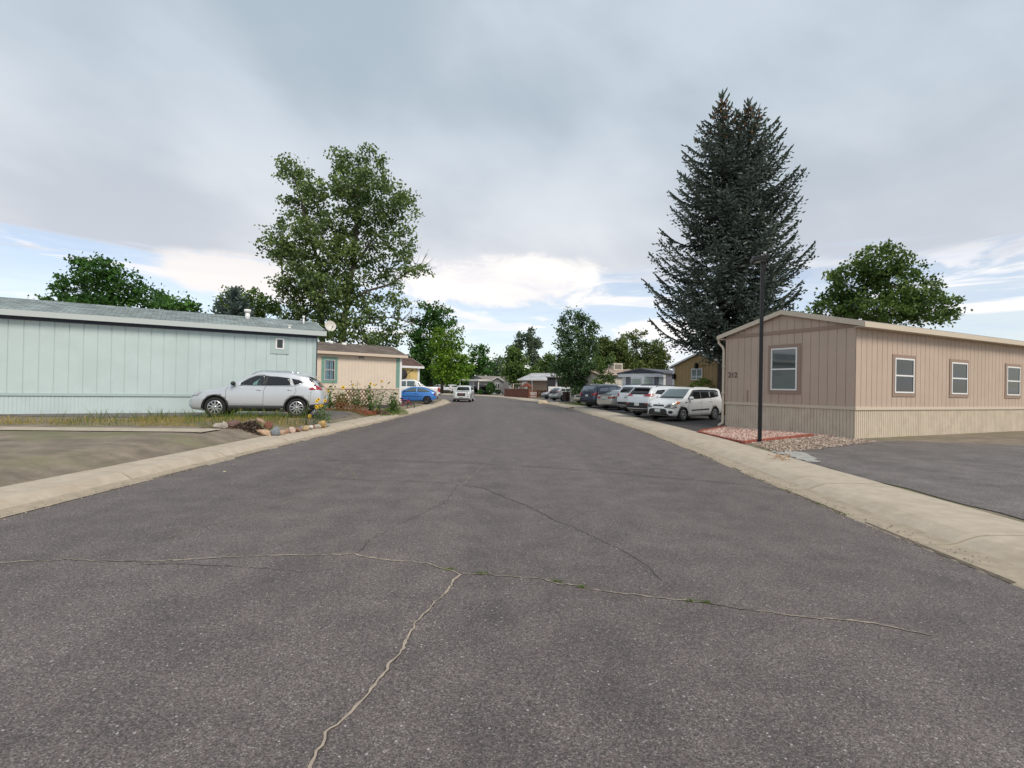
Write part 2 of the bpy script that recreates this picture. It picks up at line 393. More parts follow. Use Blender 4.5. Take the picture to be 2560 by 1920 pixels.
bm = bmesh.new(); vs = [bm.verts.new((p.x, p.y, 0)) for p in rp]; es = [bm.edges.new((vs[i], vs[(i+1) % len(vs)])) for i in range(len(vs))]
bmesh.ops.triangle_fill(bm, edges=es, use_beauty=True)
for f in bm.faces:
    if f.normal.z < 0: f.normal_flip()
me = bpy.data.meshes.new('road'); bm.to_mesh(me); bm.free(); me.materials.append(M_road); road = tag(link('road', me), kind='structure')
# kerb and pavement: one rolled concrete profile, poured in slabs
M_conc = P('pavement_concrete', (.45, .385, .305), .9, noise=(5, .12), bump=(60, .3, .008), stain=(3.1, (.385, .315, .235)))
M_gut = P('gutter_concrete', (.36, .30, .225), .92, noise=(6, .18), bump=(50, .35, .01), stain=(4, (.29, .245, .19)))
M_dust = P('gutter_dirt', (.13, .105, .08), .95, noise=(9, .4))
PROF = [(-.03, .004), (.0, .012), (.30, .016), (.40, .035), (.52, .085), (.64, .122), (.74, .134), (1.2, .144), (1.62, .152), (1.624, .06)]
def walk(name, pts, side, slab):
    m = MB(); cum = [0]; WS = (WALK_L if side > 0 else WALK)/1.62
    for i in range(1, len(pts)): cum.append(cum[-1]+(pts[i]-pts[i-1]).length)
    cum = np.array(cum); PX = np.array([p.x for p in pts]); PY = np.array([p.y for p in pts])
    def pos(s, o):
        x0, y0 = np.interp(s, cum, PX), np.interp(s, cum, PY); x1, y1 = np.interp(s+.3, cum, PX), np.interp(s+.3, cum, PY); x2, y2 = np.interp(s-.3, cum, PX), np.interp(s-.3, cum, PY)
        t = Vector((x1-x2, y1-y2)).normalized(); return x0-t.y*o*side, y0+t.x*o*side
    s = 0.0
    while s < min(cum[-1]-1, 210):
        ln = slab*random.uniform(.92, 1.08); e = s+ln-.026; dz = random.uniform(-.005, .005); tilt = random.uniform(-.005, .005)
        k = max(2, int(ln/.5)); vs = []; fs = []; q = len(PROF)
        for i in range(k+1):
            ss = s+(e-s)*i/k
            for j, (o, zz) in enumerate(PROF):
                xx, yy = pos(ss, o*WS); vs.append((xx, yy, zz+dz+tilt*(i/k-.5)*2))
        for i in range(k):
            for j in range(q-1):
                f = (i*q+j, i*q+j+1, (i+1)*q+j+1, (i+1)*q+j); fs.append(f if side < 0 else f[::-1])
        for i in (0, k):   # slab ends dropping into the joint
            b = len(vs)
            for j, (o, zz) in enumerate(PROF):
                xx, yy = pos(s if i == 0 else e, o*WS); vs.append((xx, yy, zz-.04))
            for j in range(q-1): fs.append((i*q+j, i*q+j+1, b+j+1, b+j))
        m.add(vs, fs, 0, False); s += ln
        for i_ in range(k*(q-1)): m.m[-len(fs)+i_] = 1 if i_ % (q-1) < 3 else 0
    o = m.build(name, [M_conc, M_gut], fix=False); tag(o, kind='structure')
walk('pavement_left', KLp, 1, 2.9); walk('pavement_right', KRp, -1, 3.1)
# dirt that has collected where road and gutter meet
def seam(name, pts, side, mat, y0, y1, wlo, whi):
    m = MB(); P2 = [p for p in pts if y0 < p.y < y1]; k = 0
    for i in range(len(P2)-1):
        if random.random() < .25: continue
        t = (P2[i+1]-P2[i]); nn = Vector((-t.y, t.x, 0)).normalized()*side
        sub = 5; a = [random.uniform(wlo, whi) for _ in range(sub+1)]
        vs = []
        for j in range(sub+1):
            p = P2[i]+t*(j/sub); vs += [p-nn*a[j]+Vector((0, 0, .006)), p+nn*.02+Vector((0, 0, .0165))]
        m.add(vs, [(2*j, 2*j+2, 2*j+3, 2*j+1) if side < 0 else (2*j, 2*j+1, 2*j+3, 2*j+2) for j in range(sub)])
    return m.build(name, mat, road)
seam('gutter_dirt', KLp, 1, M_dust, 3, 60, .008, .035); seam('gutter_dirt', KRp, -1, M_dust, 3, 60, .008, .035)
# cracks in the road
M_crk = P('silted_crack', (.36, .30, .24), .95, noise=(14, .25)); M_crkd = P('open_crack', (.05, .043, .04), .95)
CR = [(0, .017, [(-900, 470), (-600, 452), (-300, 462), (15, 445), (110, 442), (260, 437), (430, 435), (510, 432), (600, 452), (700, 460), (790, 470), (870, 492), (915, 508), (1000, 508), (1100, 517), (1230, 530), (1300, 545), (1380, 560), (1480, 577), (1600, 590), (1700, 605), (1820, 615), (1900, 628), (2050, 645), (2197, 670), (2450, 690), (2700, 740)]),
 (0, .015, [(915, 508), (880, 545), (830, 600), (800, 640), (740, 690), (735, 715), (700, 760), (680, 810), (640, 860), (600, 920), (550, 970), (480, 1040), (440, 1080), (400, 1110), (380, 1160), (345, 1240), (300, 1330)]),
 (1, .008, [(-300, 470), (15, 475), (100, 482), (200, 490), (290, 498), (400, 493), (450, 488)]),
 (1, .012, [(-100, 150), (160, 143), (400, 142), (600, 155), (780, 158), (920, 170), (1000, 183), (1050, 205), (1110, 230), (1200, 265), (1260, 300), (1340, 330), (1420, 370), (1500, 405)]),
 (0, .010, [(920, 168), (950, 140), (1005, 92), (1020, 75)]), (1, .022, [(400, 78), (700, 80), (1000, 92), (1400, 115), (1700, 145), (1900, 160), (2100, 185)]),
 (0, .008, [(-200, 370), (30, 303), (100, 283), (200, 255), (300, 220), (440, 170)]), (0, .010, [(440, 135), (500, 92)]), (0, .010, [(670, 75), (700, 58), (760, 35)]),
 (1, .007, [(900, 170), (850, 240), (700, 310), (580, 370), (515, 432)]), (1, .006, [(1500, 405), (1620, 480), (1700, 560)])]
for kind_, wd, pts in CR:
    P2 = [g(*Z8(*p)) for p in pts]; fine = [P2[0]]
    for a, b in zip(P2[:-1], P2[1:]):
        k = max(2, int((b-a).length/.03)); nn = Vector((-(b-a).y, (b-a).x, 0)).normalized(); off = 0
        for i in range(1, k+1):
            off = off*.82+random.uniform(-.011, .011)*(1 if i < k else .3); fine.append(a.lerp(b, i/k)+nn*off)
    m = MB(); vs = []; wv = 1.0
    for i, p in enumerate(fine):
        t = fine[min(i+1, len(fine)-1)]-fine[max(i-1, 0)]; nn = Vector((-t.y, t.x, 0)).normalized(); wv = min(1.3, max(.12, wv+.15*(.85-wv)+random.uniform(-.24, .24))); w = wd*(.6 if kind_ else .62)*wv*random.uniform(.5, 1.2)
        vs += [p+nn*w+Vector((0, 0, .004)), p-nn*w*random.uniform(.6, 1.1)+Vector((0, 0, .004))]
    fs = [(2*i, 2*i+1, 2*i+3, 2*i+2) for i in range(len(fine)-1)]
    m.add(vs, fs); 
    if not kind_:          # broken dark edges of the same crack, wider than the silt that fills it
        vs2 = []; off2 = 0
        for i, p in enumerate(fine):
            t = fine[min(i+1, len(fine)-1)]-fine[max(i-1, 0)]; nn = Vector((-t.y, t.x, 0)).normalized(); off2 = off2*.6+random.uniform(-.004, .004)
            vs2 += [p+nn*(wd*random.uniform(.25, .95)+off2)+Vector((0, 0, .0025)), p-nn*(wd*random.uniform(.25, .95)-off2)+Vector((0, 0, .0025))]
        m.add(vs2, fs, 1)
    o = m.build('crack', M_crkd if kind_ else [M_crk, M_crkd], road, fix=True)
# dark oily wheel stains on the right lane are drips on the asphalt
# driveways and beds
drv = [g(*Z5(-1500, 800), .36), g(*Z5(-900, 790), .36), g(*Z5(60, 800), .34), g(*Z5(700, 815), .3), g(*Z5(1330, 830), .22), (-7.05, 18.6, 0), (-7.12, 22.9, 0), (-8.4, 24.0, 0), (-9.6, 25.2, 0), (-15, 22), (-24, 16.5)]
drape('driveway_left', ragged([(p[0], p[1]) for p in drv], .09), .35, .013, M_drive)
drape('driveway_far_left', [(-7.25, 27.9), (-7.28, 38.5), (-13, 50), (-16, 47), (-9.2, 33.8), (-7.9, 31.0), (-10.2, 27.9)], .5, .013, M_drive_dark)
drape('parking_right', ragged([(6.83, 18.75), (6.88, 23), (6.78, 30), (6.38, 39), (5.7, 48), (16, 55), (22, 50), (19, 28), (9.3, 21.4), (8.4, 20.7)], .05), .5, .013, M_drive_dark)
drape('driveway_near_right', ragged([(6.4, 12.4), (6.3, 5), (14, 5), (20, 14), (12.0, 15.9), (10.8, 15.2)], .06), .5, .013, M_drive)
drape('parking_far_right', [(5.4, 52), (4.4, 58), (2.8, 66), (9, 72), (14, 62)], .6, .013, M_drive)
M_path = P('path_concrete', (.42, .36, .28), .9, noise=(3, .2), bump=(50, .3, .01))
drape('path', [(-7.72, 12.7), (-7.75, 13.65), (-14, 13.0), (-22, 12.0), (-22, 11.0), (-14, 12.1)], .5, .02, M_path)
# ------------------------------------------------------------------ houses
M_trimw = P('white_trim', (.74, .74, .74), .55, noise=(3, .06)); M_alu = P('aluminium_frame', (.55, .53, .50), .4, metal=.3)
M_pane = P('window_glass', (.02, .027, .03), .04, spec=.5); M_dark = P('dark_shadow_gap', (.012, .012, .014), .8)
M_black = P('black_metal', (.008, .009, .012), .5, spec=.3, bump=(40, .1, .004)); M_white = P('white_metal', (.78, .78, .78), .4)
M_clear = glassmat('clear_window_glass', (.75, .82, .84), .12)
M_blind = P('window_blind', (.62, .62, .58), .8); M_curt = P('lace_curtain', (.62, .70, .80), .9, noise=(6, .2))
class Home:
    def __init__(s, name, label, P0, ang, L, Wd, z0, eave, pitch, skirt, mats, board=.2, groove=.02, oe=.25, og=.25, fascia=.14, rmat=None, trimc=None, gdepth=.014):
        s.L, s.W, s.z0, s.e, s.p = L, Wd, z0, eave, pitch
        s.o = Vector((P0[0], P0[1], 0)); s.x = Vector((math.cos(ang), math.sin(ang), 0)); s.y = Vector((-math.sin(ang), math.cos(ang), 0))
        s.root = thing(name, (P0[0], P0[1], z0), ang, label, 'house'); s.z0 = z0
        sid, skm, tr = mats
        s.tr = tr
        H = lambda zz: zz-z0                     # world height to local
        s.H = H
        s.fr = {'front': (Vector((0, 0, 0)), Vector((1, 0, 0)), Vector((0, -1, 0)), L), 'left': (Vector((0, Wd, 0)), Vector((0, -1, 0)), Vector((-1, 0, 0)), Wd),
                'right': (Vector((L, 0, 0)), Vector((0, 1, 0)), Vector((1, 0, 0)), Wd), 'back': (Vector((L, Wd, 0)), Vector((-1, 0, 0)), Vector((0, 1, 0)), L)}
        w = MB(); sk = MB()
        for fc, (o, u, nn, ln) in s.fr.items():
            gab = fc in ('left', 'right')
            top = lambda a: eave-z0+((Wd/2-abs(a-Wd/2))*pitch if gab else 0)
            def strip(mb, bw, gw, gd, zb, tp, off):
                bk = []; a = 0.0
                while a < ln-1e-6:
                    b = min(a+bw-gw, ln); bk.append((a, b, 0)); c = min(b+gw, ln)
                    if c > b+1e-6: bk.append((b, c, -gd))
                    a = c
                if gab:
                    bk2 = []
                    for a, b, d in bk:
                        if a < Wd/2 < b: bk2 += [(a, Wd/2, d), (Wd/2, b, d)]
                        else: bk2.append((a, b, d))
                    bk = bk2
                for a, b, d in bk:
                    pts = [(a, zb), (b, zb), (b, tp(b)), (a, tp(a))]
                    mb.add([o+u*p+nn*(d+off)+Vector((0, 0, q)) for p, q in pts], [(0, 1, 2, 3)])
                    if d:
                        for e_ in (a, b): mb.add([o+u*e_+nn*off+Vector((0, 0, zb)), o+u*e_+nn*(d+off)+Vector((0, 0, zb)), o+u*e_+nn*(d+off)+Vector((0, 0, tp(e_))), o+u*e_+nn*off+Vector((0, 0, tp(e_)))], [(0, 1, 2, 3)])
            strip(w, board, groove, gdepth, skirt-z0, top, 0)
            strip(sk, .11, .024, .014, -.12, lambda a: skirt-z0-.002, -.012)
            # belt trim over the skirting
            sk.obox(o+u*(-.02)+Vector((0, 0, skirt-z0-.03)), u*(ln+.04), nn*.028, (0, 0, .10), 1)
        s.wall = w.build('wall', sid, s.root, fix=False); s.skirt = sk.build('skirting', [skm, tr], s.root)
        # roof: two slabs with fascia boards
        r = MB(); th = .07; ov = og
        for sgn in (0, 1):
            yy = lambda t: t if sgn == 0 else Wd-t
            ze = eave-z0-oe*pitch+.03; zr = eave-z0+Wd/2*pitch+.03
            pts = [(-ov, -oe, ze), (L+ov, -oe, ze), (L+ov, Wd/2, zr), (-ov, Wd/2, zr)]
            vs = [(a, yy(b), c) for a, b, c in pts]+[(a, yy(b), c+th) for a, b, c in pts]
            fs = [(0, 3, 2, 1), (4, 5, 6, 7), (0, 1, 5, 4), (1, 2, 6, 5), (2, 3, 7, 6), (3, 0, 4, 7)]
            r.add(vs, fs if sgn == 0 else [f[::-1] for f in fs])
        s.roof = r.build('roof', rmat, s.root)
        t = MB(); fm = trimc or tr
        for sgn in (0, 1):
            yy = lambda q: q if sgn == 0 else Wd-q
            ze = eave-z0-oe*pitch
            t.obox((-ov-.02, yy(-oe-.03), ze-fascia+.09), (L+2*ov+.04, 0, 0), (0, .035 if sgn == 0 else -.035, 0), (0, 0, fascia))
            # soffit under the overhang
            t.obox((-ov, yy(-oe), ze-fascia+.10), (L+2*ov, 0, 0), (0, (oe-.004) if sgn == 0 else -(oe-.004), 0), (0, 0, .02))
            for xx in (-ov-.03, L+ov):
                a = Vector((xx, yy(-oe), ze-fascia+.10)); b = Vector((xx, yy(Wd/2), ze-fascia+.10+(Wd/2+oe)*pitch))
                t.obox(a, b-a, (.03, 0, 0), (0, 0, fascia-.005))
        s.fascia = t.build('fascia', fm, s.root)
    def face(s, fc): return s.fr[fc]
    def hit(s, px, py, fc):                      # (u, world z) where a pixel's ray meets a wall
        o, u, nn, ln = s.fr[fc]
        rot = Matrix((s.x, s.y, (0, 0, 1))).transposed()
        O = s.o+rot @ o; U = rot @ u; N_ = rot @ nn; d = ray(px, py); C = Vector((0, 0, CAMH))
        t = (O-C).dot(N_)/d.dot(N_); p = C+d*t; return (p-O).dot(U), p.z
    def slab(s, mb, fc, u0, u1, z0, z1, d0, d1, m=0):
        o, u, nn, ln = s.fr[fc]
        mb.obox(o+u*u0+nn*d0+Vector((0, 0, z0-s.z0)), u*(u1-u0), nn*(d1-d0), (0, 0, z1-z0), m)
    def part(s, name, mats, fc, u0, u1, z0, z1, d0, d1, parent=None, bevel=0):
        m = MB(); s.slab(m, fc, u0, u1, z0, z1, d0, d1); return m.build(name, mats, parent or s.root, bevel)
    def window(s, fc, u0, u1, z0, z1, casing, cas_m, frame_m, sash='h', inner=None, cw=.1, pane_m=None, fwid=.05):
        m = MB()
        if casing:
            for a in ((u0-cw, u0, z0-cw, z1+cw), (u1, u1+cw, z0-cw, z1+cw), (u0, u1, z1, z1+cw), (u0, u1, z0-cw, z0)): s.slab(m, fc, a[0], a[1], a[2], a[3], .0, .028)
            win = m.build('window', cas_m, s.root)
        f = MB(); w = fwid
        for a in ((u0, u0+w, z0, z1), (u1-w, u1, z0, z1), (u0+w, u1-w, z1-w, z1), (u0+w, u1-w, z0, z0+w)): s.slab(f, fc, *a, -.01, .045)
        zm = (z0+z1)/2; um = (u0+u1)/2
        if sash == 'h': s.slab(f, fc, u0+w, u1-w, zm-.025, zm+.025, -.01, .04)
        if sash == 'v': s.slab(f, fc, um-.025, um+.025, z0+w, z1-w, -.01, .04)
        if casing: fo = f.build('frame', frame_m, win)
        else: fo = win = f.build('window', frame_m, s.root)
        b = MB(); s.slab(b, fc, u0+w*.5, u1-w*.5, z0+w*.5, z1-w*.5, .003, .006); 
        if inner is not None:
            b.build('blind' if inner is not M_curt else 'backing', inner if inner is not M_curt else M_dark, win)
            if inner is M_curt:
                c = MB(); o, u, nn, ln = s.fr[fc]; K = 60; vs = []
                for i in range(K+1):
                    uu = u0+w+(u1-u0-2*w)*i/K; gap = .35 if abs(i/K-.5) < .035 else 1
                    dd = .011+.006*math.sin(i*1.05+math.sin(i*.4)*2)
                    for zz in (z0+w, z1-w): vs.append(o+u*uu+nn*dd+Vector((0, 0, zz-s.z0)))
                c.add(vs, [(2*i, 2*i+2, 2*i+3, 2*i+1) for i in range(K) if not (27 <= i <= 30 or i > 52)], 0, True); c.build('curtain', M_curt, win)
        g_ = MB(); s.slab(g_, fc, u0+w*.8, u1-w*.8, z0+w*.8, z1-w*.8, .022, .026)
        g_.build('pane', pane_m or (M_clear if inner is not None else M_pane), win); return win
def away(corner, ang, L): return (corner[0]-L*math.cos(ang), corner[1]-L*math.sin(ang))
def txt(name, body, size, mat, parent, mtx, ext=.01):
    c = bpy.data.curves.new(name, 'FONT'); c.body = body; c.size = size; c.extrude = ext; c.align_x = 'CENTER'; c.align_y = 'CENTER'
    t = bpy.data.objects.new(name, c); COL.objects.link(t); dg = bpy.context.evaluated_depsgraph_get(); me = bpy.data.meshes.new_from_object(t.evaluated_get(dg))
    bpy.data.objects.remove(t); me.materials.clear(); me.materials.append(mat); o = link(name, me, parent); o.matrix_local = mtx; return o
# --- pale blue house, front left
M_blue = P('pale_blue_siding', (.50, .60, .605), .7, noise=(1.3, .05), stain=(.7, (.46, .555, .555))); M_bluet = P('blue_grey_trim', (.40, .50, .50), .6); M_navy = P('navy_trim', (.03, .04, .07), .6)
M_shg = shingle('grey_green_shingles', (.23, .275, .275)); M_shb = shingle('brown_grey_shingles', (.155, .125, .105)); M_shr = shingle('red_brown_shingles', (.125, .07, .058))
A1 = math.atan2(.53, .85)
c = at(315, 400, 23); L1 = 17.0
blue = Home('mobile_home', 'pale blue mobile home with grey shingle roof behind the silver car', away(c, A1, L1), A1, L1, 4.4, hz(c.x, c.y), 3.97, .27, 1.05, (M_blue, M_blue, M_bluet), board=.405, groove=.03, gdepth=.024, rmat=M_shg, oe=.3, og=.35, trimc=P('pale_fascia', (.48, .53, .53), .6), fascia=.2)
u0, zt = blue.hit(*Z1(461, 614), 'front'); u1, zb = blue.hit(*Z1(531, 710), 'front')
blue.window('front', u0, u1, zb, zt, True, M_bluet, M_white, None, cw=.2, fwid=.06)
blue.part('corner_trim', M_bluet, 'front', L1-.14, L1+.02, blue.z0+.02, 3.80, .001, .03); blue.part('eave_trim', M_navy, 'front', .0, L1+.01, 3.67, 3.80, .0305, .06)
m = MB(); blue.slab(m, 'right', -.03, .1, blue.z0, 3.75, .002, .05); m.build('corner_post', M_navy, blue.root)
blue.window('front', 3.0, 4.1, 1.75, 2.9, True, M_bluet, M_white, 'h', cw=.12)
# roof vents and the dish on its mast
def onroof(h, u, v): return Vector((u, v, h.e-h.z0+.1+(h.W/2-abs(v-h.W/2))*h.p))
def roofhit(h, px, py):
    # intersect with the front roof slope (local plane)
    rot = Matrix((h.x, h.y, (0, 0, 1))).transposed().inverted(); C = rot @ (Vector((0, 0, CAMH))-Vector((h.o.x, h.o.y, h.z0))); d = rot @ ray(px, py)
    N_ = Vector((0, -h.p, 1)); p0 = Vector((0, 0, h.e-h.z0+.1)); t = (p0-C).dot(N_)/d.dot(N_); return C+d*t
for px_py, rr, hh, nm in ((Z1(228, 455), .14, .42, 'roof_vent'), (Z1(693, 497), .055, .38, 'vent_pipe'), (Z1(577, 530), .09, .12, 'vent_cap')):
    p = roofhit(blue, *px_py); m = MB(); m.tube([p-Vector((0, 0, .1)), p+Vector((0, 0, hh*.72))], rr*.72, 12); m.tube([p+Vector((0, 0, hh*.7)), p+Vector((0, 0, hh))], [rr*1.05, rr*.98], 12); m.build(nm, M_white, blue.root)
dp = at(*Z1(855, 560), 23.0); rotb = Matrix((blue.x, blue.y, (0, 0, 1))).transposed().inverted(); toloc = lambda p: rotb @ (Vector(p)-Vector((blue.o.x, blue.o.y, blue.z0)))
M_dish = P('dish_paint', (.60, .58, .54), .5, noise=(8, .08))
dc = toloc(at(*Z1(917, 513), 23.1)); ax = (toloc((0, 0, CAMH+3))-dc); ax.z = abs(ax.length)*.18; ax = (ax.normalized()+Vector((.25, 0, .1))).normalized()
sa = ax.cross(Vector((0, 0, 1))).normalized(); sb = sa.cross(ax)
m = MB(); vs = [dc-ax*.09]; fs = []; RG = 7; NU = 28
for j in range(1, RG+1):
    r = .24*j/RG
    for i in range(NU):
        an = 2*math.pi*i/NU; vs.append(dc+(sa*math.cos(an)+sb*math.sin(an)*1.04)*r+ax*(-.09+.09*(j/RG)**2))
for i in range(NU):
    fs.append((0, 1+i, 1+(i+1) % NU))
    for j in range(RG-1): fs.append((1+j*NU+i, 1+(j+1)*NU+i, 1+(j+1)*NU+(i+1) % NU, 1+j*NU+(i+1) % NU))
m.add(vs, fs, 0, True); dish = m.build('satellite_dish', M_dish, blue.root); sd = dish.modifiers.new('thick', 'SOLIDIFY'); sd.thickness = .012; sd.offset = 0
m = MB(); m.tube([toloc(dp)-Vector((.15, 0, .02)), dc-ax*.13], .022, 8); m.build('mast', P('galvanised_pole', (.3, .3, .31), .4, metal=.8), dish)
m = MB(); fp = dc+ax*.30-sb*.16; m.tube([dc-ax*.08-sb*.22, fp], .012, 6); m.ell(fp, (.04, .04, .05)); m.build('feed_arm', P('feed_horn', (.30, .30, .26), .5), dish)
# --- peach-beige house behind it
M_tan = P('peach_beige_siding', (.71, .61, .51), .75, noise=(1.1, .05)); M_teal = P('teal_trim', (.17, .33, .28), .6, noise=(5, .15)); M_tanf = P('cream_fascia', (.62, .52, .42), .6)
A2 = math.atan2(.632, .776); c2 = at(*Z1(1497, 1000), 35); L2 = 14.0
tan = Home('mobile_home', 'peach beige mobile home with teal window trim and brown shingle roof', away(c2, A2, L2), A2, L2, 4.3, .33, 3.66, .30, 1.36, (M_tan, P('beige_skirting', (.62, .54, .45), .7, noise=(2, .08)), M_tanf), board=.22, groove=.018, rmat=M_shb, oe=.3, og=.35, fascia=.17)
u0, zt = tan.hit(*Z1(866, 792), 'front'); u1, zb = tan.hit(*Z1(950, 965), 'front')
tan.window('front', u0, u1, zb, zt, True, M_teal, M_alu, 'h', inner=M_curt, cw=.17)
tan.part('corner_trim', M_teal, 'front', L2-.34, L2-.1, 1.44, 3.53, .001, .03); tan.part('corner_post', M_white, 'front', L2-.099, L2+.06, .3, 3.53, .002, .05)
u, zz = tan.hit(*Z1(1172, 772), 'front'); m = MB(); o_, ux, nn, _ = tan.fr['front']; b0 = o_+ux*u+Vector((0, 0, zz-tan.z0))
m.tube([b0, b0+nn*.08], .05, 8); 
for s_ in (-1, 1): m.tube([b0+nn*.06, b0+nn*.12+ux*.16*s_-Vector((0, 0, .05))], [.03, .065], 8)
m.build('floodlight', P('grey_lamp', (.25, .24, .22), .4), tan.root)
for px_py in (Z1(920, 655), Z1(1030, 668)):
    p = roofhit(tan, *px_py); m = MB(); m.tube([p-Vector((0, 0, .1)), p+Vector((0, 0, .12))], .16, 10); m.build('roof_vent', M_white, tan.root)
# --- yellow house
M_yel = P('yellow_siding', (.66, .50, .20), .75, noise=(1, .05)); c3 = at(*Z2(372, 1100), 47.5); L3 = 12.0
yel = Home('mobile_home', 'yellow mobile home with red brown roof beyond the peach one', away(c3, A2, L3), A2, L3, 4.3, .38, 3.42, .36, 1.3, (M_yel, M_yel, M_trimw), board=.3, groove=.02, rmat=M_shr, oe=.3, og=.35, fascia=.2)
yel.part('corner_trim', M_trimw, 'front', L3-.16, L3+.05, .4, 3.3, .001, .03)
u, zz = yel.hit(*Z2(135, 1085), 'front'); o_, ux, nn, _ = yel.fr['front']; b0 = o_+ux*u+Vector((0, 0, zz-yel.z0))
m = MB(); m.tube([b0+nn*.12, b0+nn*.2, b0+nn*.24], [.1, .38, .46], 20, sm=False); q = b0+nn*.55+ux*.75+Vector((0, 0, .42)); m.tube([b0+nn*.2+Vector((0, 0, -.35)), q], .03, 6); m.ell(q, (.08, .08, .12)); m.build('satellite_dish', P('dark_dish', (.035, .032, .035), .5), yel.root)
# --- house with number 212, right
M_tau = P('taupe_siding', (.485, .38, .31), .75, noise=(1.2, .06), stain=(.55, (.43, .335, .27))); M_taut = P('taupe_trim', (.30, .215, .165), .65); M_skr = P('tan_grey_skirting', (.58, .50, .40), .7, noise=(2, .1), stain=(2.2, (.50, .42, .33))); M_cream = P('cream_trim', (.58, .50, .40), .6)
A3 = math.atan2(.447, .894)
def gable_home(name, label, lc, L, Wd, z0, eave, pitch, skirt, mats, **k):        # lc: left corner of the gable end facing the street
    a = k.pop('ang', A3); return Home(name, label, (lc[0]+Wd*math.sin(a), lc[1]-Wd*math.cos(a)), a, L, Wd, z0, eave, pitch, skirt, mats, **k)
c4 = at(725, 420, 21); W4 = 5.1
h212 = gable_home('mobile_home', 'taupe mobile home numbered 212 behind the black lamp post', c4, 18, W4, .17, 3.93, .25, 1.15, (M_tau, M_skr, M_cream), board=.30, rmat=shingle('light_grey_shingles', (.25, .235, .22)), oe=.32, og=.14, fascia=.17, trimc=M_cream)
u0, zt = h212.hit(*Z4(1072, 430), 'left'); u1, zb = h212.hit(*Z4(1278, 772), 'left'); zb2 = h212.hit(*Z4(1062, 765), 'left')[1]
w_ = h212.window('left', u0, u1, zb2, zt, True, M_taut, M_white, 'h', inner=P('half_blind', (.035, .042, .045), .5), cw=.13, pane_m=P('green_window_glass', (.045, .055, .055), .03, spec=.9, coat=1))
h212.part('gable_trim', M_taut, 'left', -.0, W4, 3.80, 3.92, .001, .03)
h212.part('corner_trim', M_tau, 'left', .0, .1, 1.26, 3.798, .001, .026)
u, zz = h212.hit(*Z4(756, 644), 'left'); o_, ux, nn, _ = h212.fr['left']
txt('house_number', '212', .30, P('number_plate_metal', (.10, .075, .06), .5), h212.root, Matrix.Translation(o_+ux*u+nn*.012+Vector((0, 0, zz-h212.z0))) @ Matrix((ux, (0, 0, 1), nn)).transposed().to_4x4(), .012)
u, zz = h212.hit(*Z4(875, 820), 'left'); h212.part('conduit', M_taut, 'left', u-.015, u+.015, 1.26, zz+.25, .0, .03)
m = MB(); o_, ux, nn, _ = h212.fr['left']; V = lambda uu, zz, dd: o_+ux*uu+nn*dd+Vector((0, 0, zz-h212.z0))
m.tube([V(-.32, 3.82, .08), V(-.30, 3.64, .08), V(-.10, 3.46, .08), V(-.06, 3.34, .07), V(-.06, .5, .07), V(-.06, .34, .07), V(-.1, .24, .28)], .05, 10); m.tube([V(-.06, 1.5, .07), V(-.06, 1.6, .07)], .062, 10); m.tube([V(-.06, 2.6, .07), V(-.06, 2.68, .07)], .062, 10); m.build('downspout', M_cream, h212.root)
m = MB(); m.tube([V(-.34, 3.86, .12), V(-.34, 3.86, -18.0)], .065, 8); m.build('gutter', M_cream, h212.root)
for a in (2.2, 6.0, 10.5): h212.window('front', a, a+1.2, 1.7, 2.9, True, M_taut, M_white, 'h', cw=.12)
# --- ochre house behind the spruce
M_och = P('ochre_siding', (.36, .245, .115), .8, noise=(1.2, .07)); c5 = at(*Z4(268, 700), 37)
och = gable_home('mobile_home', 'ochre tan mobile home half hidden behind the big blue spruce', c5, 14, 4.9, .2, 3.35, .34, .95, (M_och, P('pale_stone_skirting', (.36, .38, .40), .8, noise=(6, .4)), M_och), board=.3, rmat=M_shb, oe=.3, og=.15, trimc=M_trimw, fascia=.13)
och.part('corner_trim', M_trimw, 'left', -.02, .16, .9, 3.3, .001, .03)
u0, zt = och.hit(*Z4(421, 592), 'left'); u1, zb = och.hit(*Z4(507, 683), 'left'); och.window('left', u0, u1, zb, zt, True, M_och, M_white, 'v', inner=M_blind, cw=.1)
for zp in (Z4(285, 658), Z4(466, 572)):
    u, zz = och.hit(*zp, 'left'); o_, ux, nn, _ = och.fr['left']; b0 = o_+ux*u+nn*.1+Vector((0, 0, zz-och.z0)); m = MB(); m.box(*[q for c_ in zip(b0-Vector((.09, .09, .16)), b0+Vector((.09, .09, .16))) for q in c_]); m.tube([b0+Vector((0, 0, .16)), b0+Vector((0, 0, .24))], [.14, .03], 8); m.build('wall_lamp', M_black, och.root)
# --- grey and white home with a bay front
M_gry = P('slate_panel', (.16, .165, .20), .7, noise=(2, .06)); M_wht = P('white_siding', (.66, .68, .70), .65, noise=(2, .04)); M_grr = P('charcoal_roof', (.085, .09, .11), .8, noise=(3, .2))
c6 = at(*Z3(1190, 1100), 45.2); A6 = math.atan2(.66, .75)
bay = gable_home('mobile_home', 'white and slate grey mobile home with a charcoal roof and bay window', c6, 10, 4.15, .2, 3.02, .17, .95, (M_wht, M_wht, M_wht), ang=A6, board=3.0, groove=.02, rmat=M_grr, oe=.25, og=.4, trimc=M_grr, fascia=.12)
for a, b in ((1245, 1297), (1640, 1695)):
    u0, _ = bay.hit(*Z3(a, 1050), 'left'); u1, _ = bay.hit(*Z3(b, 1050), 'left'); bay.part('shutter_panel', M_gry, 'left', u0, u1, 1.0, 2.72, .002, .04)
m = MB(); o_, ux, nn, _ = bay.fr['left']; ub = [bay.hit(*Z3(a, 1060), 'left')[0] for a in (1300, 1360, 1510, 1635)]
